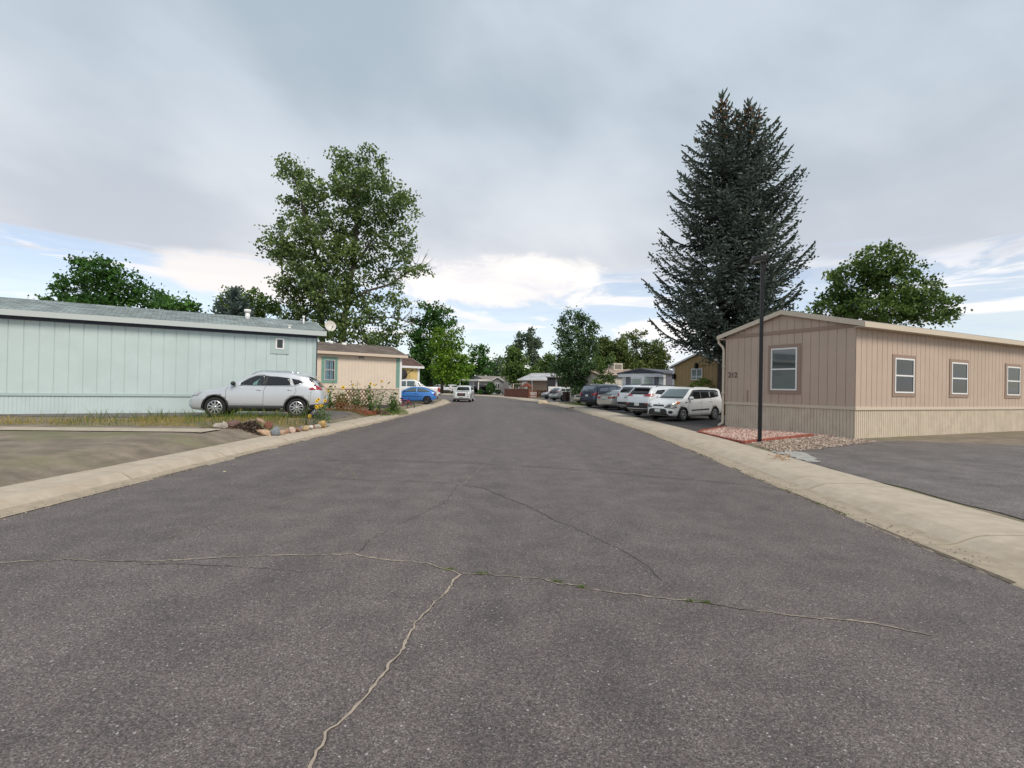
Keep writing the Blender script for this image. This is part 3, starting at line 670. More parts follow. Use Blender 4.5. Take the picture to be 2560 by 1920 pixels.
bq = [(ub[0], 0.0), (ub[1], .45), (ub[2], .45), (ub[3], 0.0)]; bz = (1.0-bay.z0, 2.74-bay.z0)
m.prism(bq, lambda a, b, w: o_+ux*a+nn*b+Vector((0, 0, w)), bz[0], bz[1]); bayp = m.build('bay_window', M_wht, bay.root, fix=True)
M_pgreen = P('pale_green_blind', (.34, .42, .38), .25, coat=.4)
for (a, b), fr_ in zip(zip(bq[:-1], bq[1:]), ((.18, .82), (.12, .88), (.18, .82))):
    A_, B_ = Vector((a[0], a[1])), Vector((b[0], b[1])); d_ = (B_-A_); n2 = Vector((d_.y, -d_.x)).normalized()
    if n2.y < 0: n2 = -n2
    q = lambda t, k: (lambda p: o_+ux*p.x+nn*p.y)(A_+d_*t+n2*k)
    for z0_, z1_, mt in ((1.95, 2.55, M_pgreen), (1.3, 1.88, M_pane if d_.length < 1 else M_pgreen)):
        p0 = q(fr_[0], .012); m = MB(); m.obox(p0+Vector((0, 0, z0_-bay.z0)), q(fr_[1], .012)-p0, q(fr_[0], .03)-p0, (0, 0, z1_-z0_)); m.build('pane', mt, bayp)
bay.part('side_panel', M_gry, 'front', .35, 3.2, 1.0, 2.7, .002, .04)
for a in (1185, 1697):
    m = MB(); u, zz = bay.hit(*Z3(a, 985), 'left'); p = o_+ux*u+nn*.09+Vector((0, 0, zz-bay.z0)); m.ell(p, (.07, .07, .1)); m.build('wall_lamp', M_black, bay.root)
m = MB(); m.prism([(-.25, 3.0), (bay.W/2, 3.0+bay.W/2*.17+.05), (bay.W+.25, 3.0)], lambda u, v, w: o_+ux*u+nn*w+Vector((0, 0, v-bay.z0)), .002, .33); m.build('gable_panel', M_grr, bay.root, fix=True)
bay.part('eave_beam', M_wht, 'left', -.2, bay.W+.2, 2.72, 2.998, .002, .36)
# --- beige house with a swamp cooler
c7 = at(*Z3(862, 1100), 50.5); M_bei = P('pale_siding', (.62, .58, .52), .7, noise=(1, .06))
bei = gable_home('mobile_home', 'low beige roofed mobile home with a boxy cooler on its roof', (c7.x-.447*5, c7.y+.894*5), 15, 5, .2, 3.02, .27, .95, (M_bei, M_bei, P('dark_brown_trim', (.08, .06, .05), .7)), board=.4, rmat=shingle('pinkish_tan_shingles', (.40, .315, .26), .15), oe=.25, og=.2, fascia=.14)
p = Vector((4.0, 2.5, bei.e-bei.z0+.62)); m = MB(); m.box(p.x-.6, p.x+.6, p.y-.5, p.y+.5, p.z, p.z+.75)
for k in range(5): m.box(p.x-.45, p.x+.45, p.y-.515, p.y-.5, p.z+.15+k*.1, p.z+.2+k*.1, 1)
m.build('roof_cooler', [P('cooler_paint', (.55, .50, .42), .6), M_dark], bei.root)
# --- brown house at the bend
M_brn = P('brown_siding', (.225, .175, .135), .8, noise=(1, .06)); c8 = at(519.5, 395, 82); A8 = -.56
brn = Home('mobile_home', 'brown house with pale roof behind the red brown board fence', (c8.x, c8.y), A8, 5.3, 9, .12, 2.85, .25, .6, (M_brn, M_brn, M_brn), board=.3, rmat=shingle('pale_grey_shingles', (.50, .50, .52), .1), oe=.3, og=.3, trimc=P('pale_fascia_trim', (.6, .58, .57), .6))
u0, zt = brn.hit(*Z2(1808, 1195), 'front'); u1, zb = brn.hit(*Z2(1862, 1275), 'front'); brn.window('front', u0, u1, zb, zt, True, M_white, M_white, 'h', inner=M_blind, cw=.12)
u, _ = brn.hit(*Z2(1940, 1200), 'front'); m = MB(); o_, ux, nn, _ = brn.fr['front']; m.tube([o_+ux*u+nn*.3+Vector((0, 0, 2.7)), o_+ux*u+nn*.08+Vector((0, 0, 2.4)), o_+ux*u+nn*.08+Vector((0, 0, .1))], .09, 8); m.build('downspout', M_white, brn.root)
# --- grey house with a carport, end of the view
M_g2 = P('mid_grey_siding', (.27, .275, .29), .75, noise=(1, .06)); c9 = at(*Z2(1062, 1330), 103)
gh = gable_home('mobile_home', 'grey gabled house with white carport at the far bend', c9, 9, 5.2, .2, 2.85, .32, .7, (M_g2, M_trimw, M_trimw), ang=R_(42), board=.35, rmat=shingle('taupe_shingles', (.26, .235, .21), .15), oe=.3, og=.3, trimc=P('charcoal_rake', (.06, .06, .065), .7), fascia=.2)
for nm, a, b, zlo, zhi in (('left', 1120, 1147, 1235, 1275), ('left', 1240, 1300, 1230, 1275)):
    u0, z1_ = gh.hit(*Z2(a, zlo), nm); u1, z0_ = gh.hit(*Z2(b, zhi), nm); gh.window(nm, u0, u1, z0_, z1_, True, M_trimw, M_white, 'v', cw=.08)
def gpt(X, Yp, D): p = at(*Z2(X, Yp), D); return p
def wbox(mb, x0, x1, y0, y1, z0, z1, root, m=0): mb.box(x0-root[0], x1-root[0], y0-root[1], y1-root[1], z0-root[2], z1-root[2], m)
carp = thing('carport', (c9.x, c9.y, .2), 0, 'white flat roofed carport and gabled porch of the grey house', 'carport')
rt = (c9.x, c9.y, .2)
# front gabled bay
xa, xb = gpt(1385, 1200, 96).x, gpt(1535, 1200, 96).x; m = MB()
m.prism([(xa, .7), (xb, .7), (xb, 2.75), ((xa+xb)/2, 3.35), (xa, 2.75)], lambda u, w, t: (u-rt[0], t-rt[1], w-rt[2]), 96, 103.); porch = m.build('gable_bay', M_g2, carp, fix=True)
m = MB(); mid = (xa+xb)/2
for s_ in (-1, 1):
    a = Vector((mid-rt[0], 95.7-rt[1], 3.40-rt[2])); b = Vector((mid+s_*(xb-xa)*.58-rt[0], 95.7-rt[1], 2.66-rt[2])); m.obox(a, b-a, (0, 6, 0), (0, 0, .16))
m.build('bay_roof', M_trimw, porch, fix=True)
w0, w1 = gpt(1425, 1200, 95.95), gpt(1485, 1290, 95.95); m = MB(); wbox(m, w0.x, w1.x, 95.95, 95.99, w1.z, w0.z, rt); wn = m.build('window', M_white, porch); m = MB()
for k in (0, 1): wbox(m, w0.x+.12+k*(w1.x-w0.x-.12)/2, w0.x+(w1.x-w0.x)*(k+1)/2-.08+.04*k, 95.93, 95.945, w1.z+.12, w0.z-.12, rt)
m.build('pane', M_pane, wn)
m = MB(); wbox(m, gpt(1536, 1, 96.5).x, gpt(1640, 1, 96.5).x, 97, 103, .2, 2.75, rt); m.build('side_wing', P('dark_grey_siding', (.19, .19, .205), .8), carp)
m = MB(); wbox(m, gpt(1390, 1, 95.9).x, gpt(1540, 1, 95.9).x, 95.85, 95.98, .1, .72, rt); m.build('skirting', M_trimw, carp)
# carport
m = MB(); pl, pm, pr = gpt(948, 1205, 97), gpt(1190, 1165, 93), gpt(1385, 1170, 94); zc_ = 2.75
m.prism([(pl.x, 101), (pl.x-.2, 96), (pm.x+.1, 92.5), (pr.x, 93.5), (pr.x, 101)], lambda u, v, w: (u-rt[0], v-rt[1], w-rt[2]), 2.62, 2.95); cp = m.build('carport_roof', P('carport_white', (.66, .65, .62), .6), carp, fix=True)
m = MB(); wbox(m, pm.x+.2, pr.x, 93.62, 93.7, 1.95, 2.6, rt); m.build('awning_panel', P('awning_cloth', (.42, .42, .42), .8), cp)
for X_, Y_, k in ((pm.x+.1, 92.8, .12), (gpt(1150, 1, 95).x, 95, .12), (pl.x, 96.2, .1)):
    m = MB(); wbox(m, X_-k/1.4, X_+k/1.4, Y_-k/1.4, Y_+k/1.4, .0, 2.62, rt); m.build('post', M_trimw, cp)
# ------------------------------------------------------------------ vehicles
def paint(name, col, metal=0., rough=.28): return P(name, col, rough, metal, coat=.8, noise=(.9, .03))
C_white = paint('white_car_paint', (.70, .72, .73)); C_white2 = paint('cool_white_car_paint', (.66, .70, .74)); C_silver = paint('silver_car_paint', (.58, .61, .65), .45, .30); C_champ = paint('champagne_car_paint', (.56, .55, .50), .4, .3)
C_steel = paint('steel_blue_car_paint', (.06, .075, .115), .4, .25); C_blue = paint('bright_blue_car_paint', (.045, .20, .60), .2, .25); C_beige = paint('beige_car_paint', (.40, .37, .30), .4, .3); C_navy = paint('dark_car_paint', (.02, .022, .03), .2, .25)
C_warm = paint('warm_white_car_paint', (.70, .685, .64))
M_tyre = P('tyre_rubber', (.016, .016, .017), .85, bump=(30, .2, .005)); M_rim = P('alloy_rim', (.60, .61, .63), .28, metal=.85); M_rimd = P('dark_rim', (.045, .045, .05), .45, metal=.5)
M_plast = P('black_plastic', (.022, .023, .025), .6, noise=(8, .15)); M_cg = P('car_glass', (.010, .013, .015), .04, spec=.5, coat=.4); M_cgt = P('tinted_car_glass', (.008, .009, .011), .06, spec=.5, coat=.3)
M_cgl = P('light_car_glass', (.055, .085, .09), .04, spec=.9, coat=1.0)
M_tail = P('red_tail_lens', (.33, .008, .012), .15, coat=1); M_head = P('headlight_lens', (.50, .51, .50), .12, metal=.35, coat=1); M_headd = P('headlight_dark', (.05, .052, .055), .2, coat=1)
M_amb = P('amber_lens', (.70, .17, .02), .2, coat=1); M_chr = P('chrome', (.70, .71, .73), .12, metal=1); M_plate = P('pale_licence_plate', (.62, .66, .63), .5); M_plateg = P('green_plate_band', (.05, .16, .11), .5)
M_seam = P('panel_gap', (.02, .02, .022), .8); M_int = P('car_interior', (.022, .022, .024), .85); M_seat = P('seat_cloth', (.05, .05, .055), .8); M_fog = P('fog_recess', (.02, .02, .02), .4)
M_cgo = glassmat('see_through_car_glass', (.55, .72, .70), .06)
def rpoly(pts, r, k=4):                            # polygon with rounded corners
    out = []; n = len(pts)
    for i in range(n):
        p0, p1, p2 = Vector(pts[i-1]), Vector(pts[i]), Vector(pts[(i+1) % n]); a = p0-p1; b = p2-p1
        q = min(r, a.length*.45, b.length*.45); s, e = p1+a.normalized()*q, p1+b.normalized()*q
        for j in range(k+1):
            t = j/k; v = s*(1-t)**2+p1*2*t*(1-t)+e*t*t; out.append((v.x, v.y))
    return out
def wheel_meshes(r, w, rimr, style, rim_mat):
    m = MB(); prof = [(rimr*.98, -w/2+.01), (r*.90, -w/2), (r*.985, -w*.36), (r, -w*.2), (r, w*.2), (r*.985, w*.36), (r*.90, w/2), (rimr*.98, w/2-.01), (rimr*.9, w/2-.06), (rimr*.9, -w/2+.05)]
    N = 36; vs = []; fs = []
    for i in range(N):
        a = 2*math.pi*i/N
        for pr, py in prof: vs.append((pr*math.cos(a), py, pr*math.sin(a)))
    q = len(prof)
    for i in range(N):
        for j in range(q): fs.append((i*q+j, i*q+(j+1) % q, ((i+1) % N)*q+(j+1) % q, ((i+1) % N)*q+j))
    m.add(vs, fs, 0, True); a = bpy.data.meshes.new('wheel'); a.from_pydata(m.v, [], m.f); a.polygons.foreach_set('use_smooth', m.s); a.materials.append(M_tyre)
    m = MB(); y1 = w/2-.005     # outer side is +y
    def ring(r0, r1, ya, yb, mi):
        vs = []; 
        for i in range(N):
            an = 2*math.pi*i/N; c, s = math.cos(an), math.sin(an); vs += [(r0*c, ya, r0*s), (r1*c, yb, r1*s)]
        m.add(vs, [(2*i, 2*i+1, 2*((i+1) % N)+1, 2*((i+1) % N)) for i in range(N)], mi, True)
    ring(rimr*1.0, rimr*.90, y1-.006, y1+.004, 0); ring(rimr*.90, rimr*.86, y1+.004, y1-.06, 0); ring(rimr*.87, .0, y1-.075, y1-.075, 1)
    ns = {'twin': 10, 'five': 5, 'ten': 10, 'steel': 0, 'y': 5}[style]
    for k in range(ns):
        an = 2*math.pi*k/max(ns, 1)
        if style == 'twin': an = 2*math.pi*(k//2)/5+(.22 if k % 2 else -.22)
        for sgn in ((-1, 1) if style == 'y' else (0,)):
            hw0, hw1 = (rimr*.10, rimr*.075) if ns == 10 else ((rimr*.13, rimr*.2) if style == 'five' else (rimr*.08, rimr*.07)); an1 = an+sgn*.30
            if style == 'twin': an1 = an+(.09 if k % 2 else -.09)
            p0 = Vector((math.cos(an), 0, math.sin(an)))*rimr*.16; p1 = Vector((math.cos(an1), 0, math.sin(an1)))*rimr*.91
            t = (p1-p0).normalized(); s = Vector((-t.z, 0, t.x))
            vs = [p0-s*hw0, p0+s*hw0, p1+s*hw1, p1-s*hw1]; top = [v+Vector((0, y1-.012, 0)) for v in vs]; bot = [v+Vector((0, y1-.05, 0)) for v in vs]
            m.add(top+bot, [(0, 1, 2, 3), (0, 4, 5, 1), (1, 5, 6, 2), (2, 6, 7, 3), (3, 7, 4, 0)], 0)
    if style == 'steel':
        ring(rimr*.86, rimr*.5, y1-.02, y1-.05, 0); ring(rimr*.5, .0, y1-.05, y1-.03, 0)
        for k in range(8):
            an = 2*math.pi*k/8; m.ell((math.cos(an)*rimr*.66, y1-.03, math.sin(an)*rimr*.66), (.02, .012, .02), 1, 8, 5)
    m.ell((0, y1-.02, 0), (rimr*.2, .018, rimr*.2), 0, 12, 6)
    b = bpy.data.meshes.new('rim'); b.from_pydata(m.v, [], m.f); b.polygons.foreach_set('use_smooth', m.s); b.polygons.foreach_set('material_index', m.m)
    b.materials.append(rim_mat); b.materials.append(M_int); return a, b
class Car:
    def __init__(s, name, label, cat, pos, heading, sp, group=None):
        """sp: wb fo ro W r top bot belt wid tum paint; local x forward, y left, origin between the axles"""
        s.sp = sp; wb, Wd = sp['wb'], sp['W']; s.xf, s.xr = wb/2+sp['fo'], -wb/2-sp['ro']; s.W = Wd
        s.root = thing(name, pos, heading, label, cat, group)
        xs = np.unique(np.concatenate([np.linspace(s.xr, s.xr+.25, 9), np.linspace(s.xr+.25, s.xf-.25, int((s.xf-s.xr)/.07)), np.linspace(s.xf-.25, s.xf, 9)]))
        def f(pts, x, sm=.045):
            a, b = zip(*pts); return np.mean([np.interp(np.clip(x+k*sm, s.xr, s.xf), a, b) for k in (-1, -.5, 0, .5, 1)], axis=0)
        top, bot = f(sp['top'], xs, sp.get('sm', .045)), f(sp['bot'], xs); belt = f(sp['belt'], xs, .1)
        wd = sp.get('wid') or [(s.xr, Wd*.385), (s.xr+.06, Wd*.43), (s.xr+.25, Wd*.475), (s.xr+.8, Wd*.497), (s.xf-1.1, Wd*.497), (s.xf-.45, Wd*.465), (s.xf-.12, Wd*.39), (s.xf, Wd*.30)]
        wd = f(wd, xs, .06); tum = sp.get('tum', .30); V = []
        for x, T, B, w, Z in zip(xs, top, bot, wd, belt):
            Z = min(Z, T-.05); h = T-Z; wb_ = w*.955; wr = max(wb_-tum*h-.02, w*.4); hb = Z-B; c = min(.07, h*.45)
            half = [(0, B), (w*.62, B), (w*.90, B+.004), (w*.975, B+.06*hb+.01), (w, B+.22*hb), (w*1.0, B+.45*hb), (w*1.0, B+.62*hb), (w*.993, B+.80*hb), (w*.978, B+.93*hb), (wb_, Z),
                    (wb_+(wr-wb_)*.3, Z+h*.30-.1*c), (wb_+(wr-wb_)*.62, Z+h*.62-.3*c), (wr+.012, T-c*1.0), (wr-.012, T-c*.45), (wr-.06*min(1, h*4+.3), T-c*.14), (wr*.72, T), (wr*.36, T+.012), (0, T+.016)]
            V.append([(x, y, z_) for y, z_ in half]+[(x, -y, z_) for y, z_ in half[-2:0:-1]])
        q = len(V[0]); vs = [v for r_ in V for v in r_]; fs = []; K = len(V)
        for i in range(K-1):
            for j in range(q): fs.append((i*q+j, (i+1)*q+j, (i+1)*q+(j+1) % q, i*q+(j+1) % q))
        fs.append(tuple(range(q))); fs.append(tuple((K-1)*q+j for j in range(q))[::-1])
        me = bpy.data.meshes.new('body'); me.from_pydata(vs, [], fs); me.materials.append(sp['paint']); me.materials.append(M_int); me.materials.append(M_seam)
        bm = bmesh.new(); bm.from_mesh(me); bmesh.ops.recalc_face_normals(bm, faces=bm.faces); s.bvh = BVHTree.FromBMesh(bm)
        for fc in bm.faces: fc.smooth = len(fc.verts) == 4
        bm.to_mesh(me); bm.free(); tmp = link('body', me)
        # real wheel arches (and see-through side windows where asked)
        cut = []; r = sp['r']; ra = r*sp.get('arch', 1.14)
        for sx in (-1, 1):
            for sy in (-1, 1):
                m = MB(); y0, y1 = (Wd/2-.33)*sy, (Wd/2+.2)*sy; N = 30
                poly = [(sx*wb/2+ra*math.cos(2*math.pi*i/N), r+ra*math.sin(2*math.pi*i/N)) for i in range(N)]; m.prism(poly, lambda u, v, w: (u, w, v), y0, y1); cut.append(m)
        if sp.get('cavity'):
            m = MB(); m.prism(sp['cavity'], lambda u, v, w: (u, w, v), -.60, .60); cut.append(m)
        if sp.get('cut'):
            m = MB(); m.prism(sp['cut'], lambda u, v, w: (u, w, v), -1.3, 1.3); cut.append(m)
        allc = MB()
        for m in cut: allc.add(m.v, m.f, 1)
        cm = bpy.data.meshes.new('cut'); cm.from_pydata(allc.v, [], allc.f); 
        for mt in (sp['paint'], M_int): cm.materials.append(mt)
        cm.polygons.foreach_set('material_index', [1]*len(cm.polygons)); bm = bmesh.new(); bm.from_mesh(cm); bmesh.ops.recalc_face_normals(bm, faces=bm.faces); bm.to_mesh(cm); bm.free()
        cob = link('cut', cm); md = tmp.modifiers.new('b', 'BOOLEAN'); md.operation = 'DIFFERENCE'; md.object = cob; md.solver = 'EXACT'; md.use_self = True
        dg = bpy.context.evaluated_depsgraph_get(); dg.update(); res = bpy.data.meshes.new_from_object(tmp.evaluated_get(dg))
        if len(res.polygons) < 200: res = me.copy()
        shell = MB(); shell.v = [tuple(v.co) for v in res.vertices]; shell.f = [tuple(p.vertices) for p in res.polygons]; shell.m = [p.material_index for p in res.polygons]
        shell.s = [p.use_smooth and p.material_index == 0 for p in res.polygons]
        bpy.data.objects.remove(tmp); bpy.data.objects.remove(cob); s.shell = shell
    def cast(s, proj, a, b, off):
        if proj == 'L': o, d = Vector((a, 3, b)), Vector((0, -1, 0))
        elif proj == 'R': o, d = Vector((a, -3, b)), Vector((0, 1, 0))
        elif proj == 'F': o, d = Vector((6, a, b)), Vector((-1, 0, 0))
        elif proj == 'B': o, d = Vector((-6, a, b)), Vector((1, 0, 0))
        else: o, d = Vector((a, b, 4)), Vector((0, 0, -1))
        h = s.bvh.ray_cast(o, d)
        if h[0] is None:
            c = {'L': Vector((a, .8, b)), 'R': Vector((a, -.8, b)), 'F': Vector((s.xf, a, b)), 'B': Vector((s.xr, a, b)), 'T': Vector((a, b, 1.6))}[proj]
            h = s.bvh.find_nearest(c)
        return h[0]-d*off
    def decal(s, proj, poly, off=.007, step=.08, deep=.03):
        if sum(a[0]*b[1]-b[0]*a[1] for a, b in zip(poly, poly[1:]+poly[:1])) < 0: poly = poly[::-1]
        bm = gridpoly(poly, step); bnd = [e for e in bm.edges if len(e.link_faces) == 1]
        ex = bmesh.ops.extrude_edge_only(bm, edges=bnd)['geom']; low = {v for v in ex if isinstance(v, bmesh.types.BMVert)}
        for v in bm.verts: 
            v.co = s.cast(proj, v.co.x, v.co.y, off-(deep if v in low else 0))
        bmesh.ops.recalc_face_normals(bm, faces=bm.faces); bm.verts.index_update(); bm.faces.ensure_lookup_table()
        # outward
        f0 = max((f for f in bm.faces if not any(v in low for v in f.verts)), key=lambda f: f.calc_area(), default=bm.faces[0])
        outw = {'L': (0, 1, 0), 'R': (0, -1, 0), 'F': (1, 0, 0), 'B': (-1, 0, 0), 'T': (0, 0, 1)}[proj]
        flip = f0.normal.dot(Vector(outw)) < 0
        vs = [tuple(v.co) for v in bm.verts]; fs = [tuple(v.index for v in (reversed(f.verts) if flip else f.verts)) for f in bm.faces]; s.smf = [not any(v in low for v in f.verts) for f in bm.faces]; bm.free(); return vs, fs
    def pan(s, name, mat, proj, poly, off=.007, step=.08, both=False, deep=.03, parent=None, rnd=0):
        out = []
        if rnd: poly = rpoly(poly, rnd)
        jobs = [(proj, poly)]
        if both: jobs.append(({'L': 'R'}.get(proj, proj), poly if proj == 'L' else [(-a, b) for a, b in poly]))
        for pj, pl in jobs:
            m = MB(); m.add(*s.decal(pj, list(pl), off, step, deep), 0, True); m.s = list(s.smf); out.append(m.build(name, mat, parent or s.root))
        return out
    def line(s, proj, pts, w=.011, both=True):
        for pj in (proj, {'L': 'R'}.get(proj)) if both and proj == 'L' else (proj,):
            vs = []; fs = []; fine = [Vector(pts[0])]
            for a, b in zip(pts[:-1], pts[1:]):
                a, b = Vector(a), Vector(b); k = max(1, int((b-a).length/.07)); fine += [a.lerp(b, (i+1)/k) for i in range(k)]
            for i, p in enumerate(fine):
                t = (fine[min(i+1, len(fine)-1)]-fine[max(i-1, 0)]).normalized(); nn = Vector((-t.y, t.x))*w*.5
                vs += [s.cast(pj, *(p+nn), .003), s.cast(pj, *(p-nn), .003)]
            s.shell.add(vs, [(2*i, 2*i+1, 2*i+3, 2*i+2) for i in range(len(fine)-1)], 2)
    def handle(s, x, z, mat, ln=.20):
        for pj, sg in (('L', 1), ('R', -1)):
            p = s.cast(pj, x, z, .012); m = MB(); m.ell(p, (ln/2, .022, .022), 0, 12, 6); m.build('door_handle', mat, s.root)
    def mirror(s, x, z, mat, size=(.10, .12, .085)):
        for pj, sg in (('L', 1), ('R', -1)):
            p = s.cast(pj, x, z, .0); m = MB(); c = p+Vector((0, sg*.13, .04)); m.ell(c, size, 0, 14, 8); m.tube([p-Vector((0, sg*.03, 0)), c], [.035, .03], 6, 1); m.build('wing_mirror', [mat, M_plast], s.root)
    def rails(s, x0, x1, y, mat, lift=.045):
        for sg in (-1, 1):
            pts = []; K = 10
            for i in range(K+1):
                x = x0+(x1-x0)*i/K; p = s.cast('T', x, y*sg, 0); e = min(i, K-i); p.z += lift*min(1, e*.9); pts.append(p)
            m = MB(); m.tube(pts, .020, 6); m.build('roof_rail', mat, s.root)
    def plate(s, proj, y, z, band=True):
        m = MB(); p = s.cast(proj, y, z, .02); sg = 1 if proj == 'F' else -1
        m.box(p.x-.008, p.x+.008, y-.155, y+.155, z-.078, z+.078)
        if band: m.box(p.x+sg*.0085, p.x+sg*.011, y-.15, y+.15, z-.074, z-.04, 1)
        m.build('licence_plate', [M_plate, M_plateg], s.root)
    def finish(s, style='ten', rim_mat=None, rimk=.66, w=.225):
        s.body = s.shell.build('body', [s.sp['paint'], M_int, M_seam], s.root)
        r = s.sp['r']; tm, rm = wheel_meshes(r, w, r*rimk, style, rim_mat or M_rim)
        for sx in (1, -1):
            for sy in (1, -1):
                o = link('wheel', tm, s.root); o.location = (sx*s.sp['wb']/2, sy*(s.W/2-w/2-.012), r); o.rotation_euler = (0, random.uniform(0, 2), 0 if sy > 0 else math.pi)
                link('rim', rm, o)
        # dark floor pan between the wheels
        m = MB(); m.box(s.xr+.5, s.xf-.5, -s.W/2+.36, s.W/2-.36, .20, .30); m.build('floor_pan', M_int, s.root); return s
def suv_spec(wb, fo, ro, W, H, r, pnt, hood=1.0, cowl=(.80, 1.06), roof_f=(.15, 0), roof_r=-.4, hatch=.34, tailz=.98, bump=.55, drop=.06, **k):
    xf, xr = wb/2+fo, -wb/2-ro
    top = [(xr, bump), (xr+.02, tailz-.14), (xr+.06, tailz), (xr+hatch*.55, H*.80), (xr+hatch, H-.10-drop), (xr+hatch+.12, H-.035-drop), (xr+hatch+.7, H-.015), (-.1, H), (roof_f[0], H-.03), (roof_f[0]+.22, H-.11), (cowl[0]+.14, cowl[1]+.035), (cowl[0]+.34, hood), (xf-.45, hood-.10), (xf-.16, hood-.20), (xf-.05, hood-.34), (xf, hood-.52)]
    bot = [(xr, .46), (xr+.12, .36), (xr+.5, .28), (-.6, .24), (.6, .24), (xf-.5, .24), (xf-.1, .28), (xf, .40)]
    belt = [(xr, tailz-.02), (xr+.5, cowl[1]+.08), (-.2, cowl[1]+.03), (cowl[0], cowl[1]), (xf, hood-.1)]
    d = dict(wb=wb, fo=fo, ro=ro, W=W, r=r, top=top, bot=bot, belt=belt, paint=pnt); d.update(k); return d
def onground(x, y, dz=.015): return (x, y, hz(x, y)+dz)
def cladding(c, z=.36, arch=1.27, mat=None):
    sp = c.sp; r, wb = sp['r'], sp['wb']; mat = mat or M_plast; z = max(z, .32)
    for sx in (-1, 1):
        N = 18; x0 = sx*wb/2; a0 = math.asin(min(.9, (z-.02-r)/(r*arch))) if z < r*2 else 0
        ang = [(-.12)+(math.pi+.24)*i/N for i in range(N+1)]
        pl = [(x0+r*arch*math.cos(a), r+r*arch*math.sin(a)) for a in ang]+[(x0+r*1.10*math.cos(a), r+r*1.10*math.sin(a)) for a in ang[::-1]]
        c.pan('arch_trim', mat, 'L', pl, .010, .2, both=True, deep=.04)
    c.pan('sill_trim', mat, 'L', [(-wb/2+r*1.16, .25), (wb/2-r*1.16, .25), (wb/2-r*1.2, z), (-wb/2+r*1.2, z)], .010, .3, both=True, deep=.04)
# ---- silver crossover on the left driveway (seen from its left side)
TH1 = math.pi+R_(13)
rw = at(297, 407, 18.75); hd = Vector((math.cos(TH1), math.sin(TH1), 0)); lf = Vector((-hd.y, hd.x, 0))
WB = 2.706; ctr = Vector((rw.x, rw.y, 0))-lf*.80+hd*WB/2
zc5 = lambda X, Y: (-1.353+(1065-X)/378, .355+(655-Y)/378)
fw = [zc5(*p) for p in ((338, 348), (352, 318), (440, 262), (530, 221), (648, 219), (622, 350))]; rd = [zc5(*p) for p in ((662, 350), (690, 221), (800, 224), (960, 242), (972, 290), (992, 344))]; qt = [zc5(*p) for p in ((988, 247), (1090, 268), (1138, 296), (1048, 334), (1024, 336))]
sp = suv_spec(WB, .93, .92, 1.84, 1.66, .36, C_silver, hood=1.05, cowl=(.86, 1.10), roof_f=(.02, 0), hatch=.50, tailz=1.0, drop=.10, cut=rpoly(fw, .03), tum=.30, cavity=[(.92, .95), (.80, 1.10), (.25, 1.50), (-1.2, 1.53), (-1.55, .95)])
x_, y_ = ctr.x, ctr.y; zrog = .375
c = Car('parked_car', 'silver crossover parked beside the pale blue house, nose to the left', 'car', (x_, y_, zrog), TH1, sp)
c.pan('window_surround', M_plast, 'L', [zc5(*p) for p in ((616, 353), (646, 214), (694, 216), (668, 353))], .005, .1, both=True)
c.pan('side_window', M_cgo, 'L', fw, .006, .1, both=True, rnd=.03, deep=.012)
c.pan('side_window', M_cgt, 'L', rd, .007, .1, both=True, rnd=.03); c.pan('side_window', M_cgt, 'L', qt, .007, .1, both=True, rnd=.03)
chrome = [zc5(*p) for p in ((330, 353), (1000, 349), (1050, 340), (1145, 298), (1150, 302), (1052, 347), (1000, 356), (330, 360))]
c.pan('window_chrome', M_chr, 'L', chrome, .009, .2, both=True, deep=.02)
for y in (.35, -.35):
    m = MB(); m.ell((.02, y, 1.17), (.09, .2, .20)); m.ell((-.05, y, 1.40), (.06, .13, .09)); m.tube([(0, y, 1.2), (-.05, y, 1.42)], .05, 6); m.build('front_seat', M_seat, c.root)
c.pan('windscreen', M_cgl, 'F', [(-.66, 1.13), (.66, 1.13), (.52, 1.545), (-.52, 1.545)], .008, .12, rnd=.05)
c.pan('rear_window', M_cgt, 'B', [(-.70, 1.14), (.70, 1.14), (.55, 1.50), (-.55, 1.50)], .008, .1, rnd=.06)
c.pan('rear_side_glass', M_cgt, 'L', [zc5(*p) for p in ((1212, 248), (1242, 244), (1312, 332), (1290, 336))], .045, .02, both=True, deep=.06)
m = MB(); m.prism([(-1.60, 1.60), (-1.95, 1.515), (-1.95, 1.49), (-1.70, 1.52)], lambda u, v, w: (u, w, v), -.56, .56); m.build('spoiler', C_silver, c.root, fix=True)
c.pan('taillight', M_tail, 'L', [zc5(*p) for p in ((1218, 388), (1288, 340), (1375, 350), (1380, 395), (1300, 398), (1240, 404))], .012, .05, both=True, rnd=.02)
c.pan('taillight', M_tail, 'B', [(.46, 1.02), (.80, 1.02), (.80, 1.16), (.55, 1.12)], .012, .05, both=True)
c.pan('rear_bumper', M_plast, 'L', [zc5(*p) for p in ((1222, 612), (1300, 600), (1400, 600), (1400, 680), (1235, 670))], .010, .06, both=True)
c.pan('rear_bumper', M_plast, 'B', [(-.80, .40), (.80, .40), (.84, .52), (-.84, .52)], .012, .08)
c.pan('bumper_reflector', M_tail, 'B', [(.5, .52), (.72, .52), (.72, .57), (.5, .57)], .016, .08, both=True)
cladding(c, .44)
for pts in (((172, 605), (172, 430), (205, 352)), ((636, 612), (640, 430), (668, 353)), ((905, 560), (960, 500), (1030, 470), (1055, 420), (1040, 352)), ((172, 606), (636, 608))): c.line('L', [zc5(*p) for p in pts], .010)
c.handle(*zc5(583, 410), C_silver); c.handle(*zc5(975, 404), C_silver); c.mirror(*zc5(268, 345), M_plast, (.08, .13, .075)); c.rails(-1.25, .25, .56, M_chr)
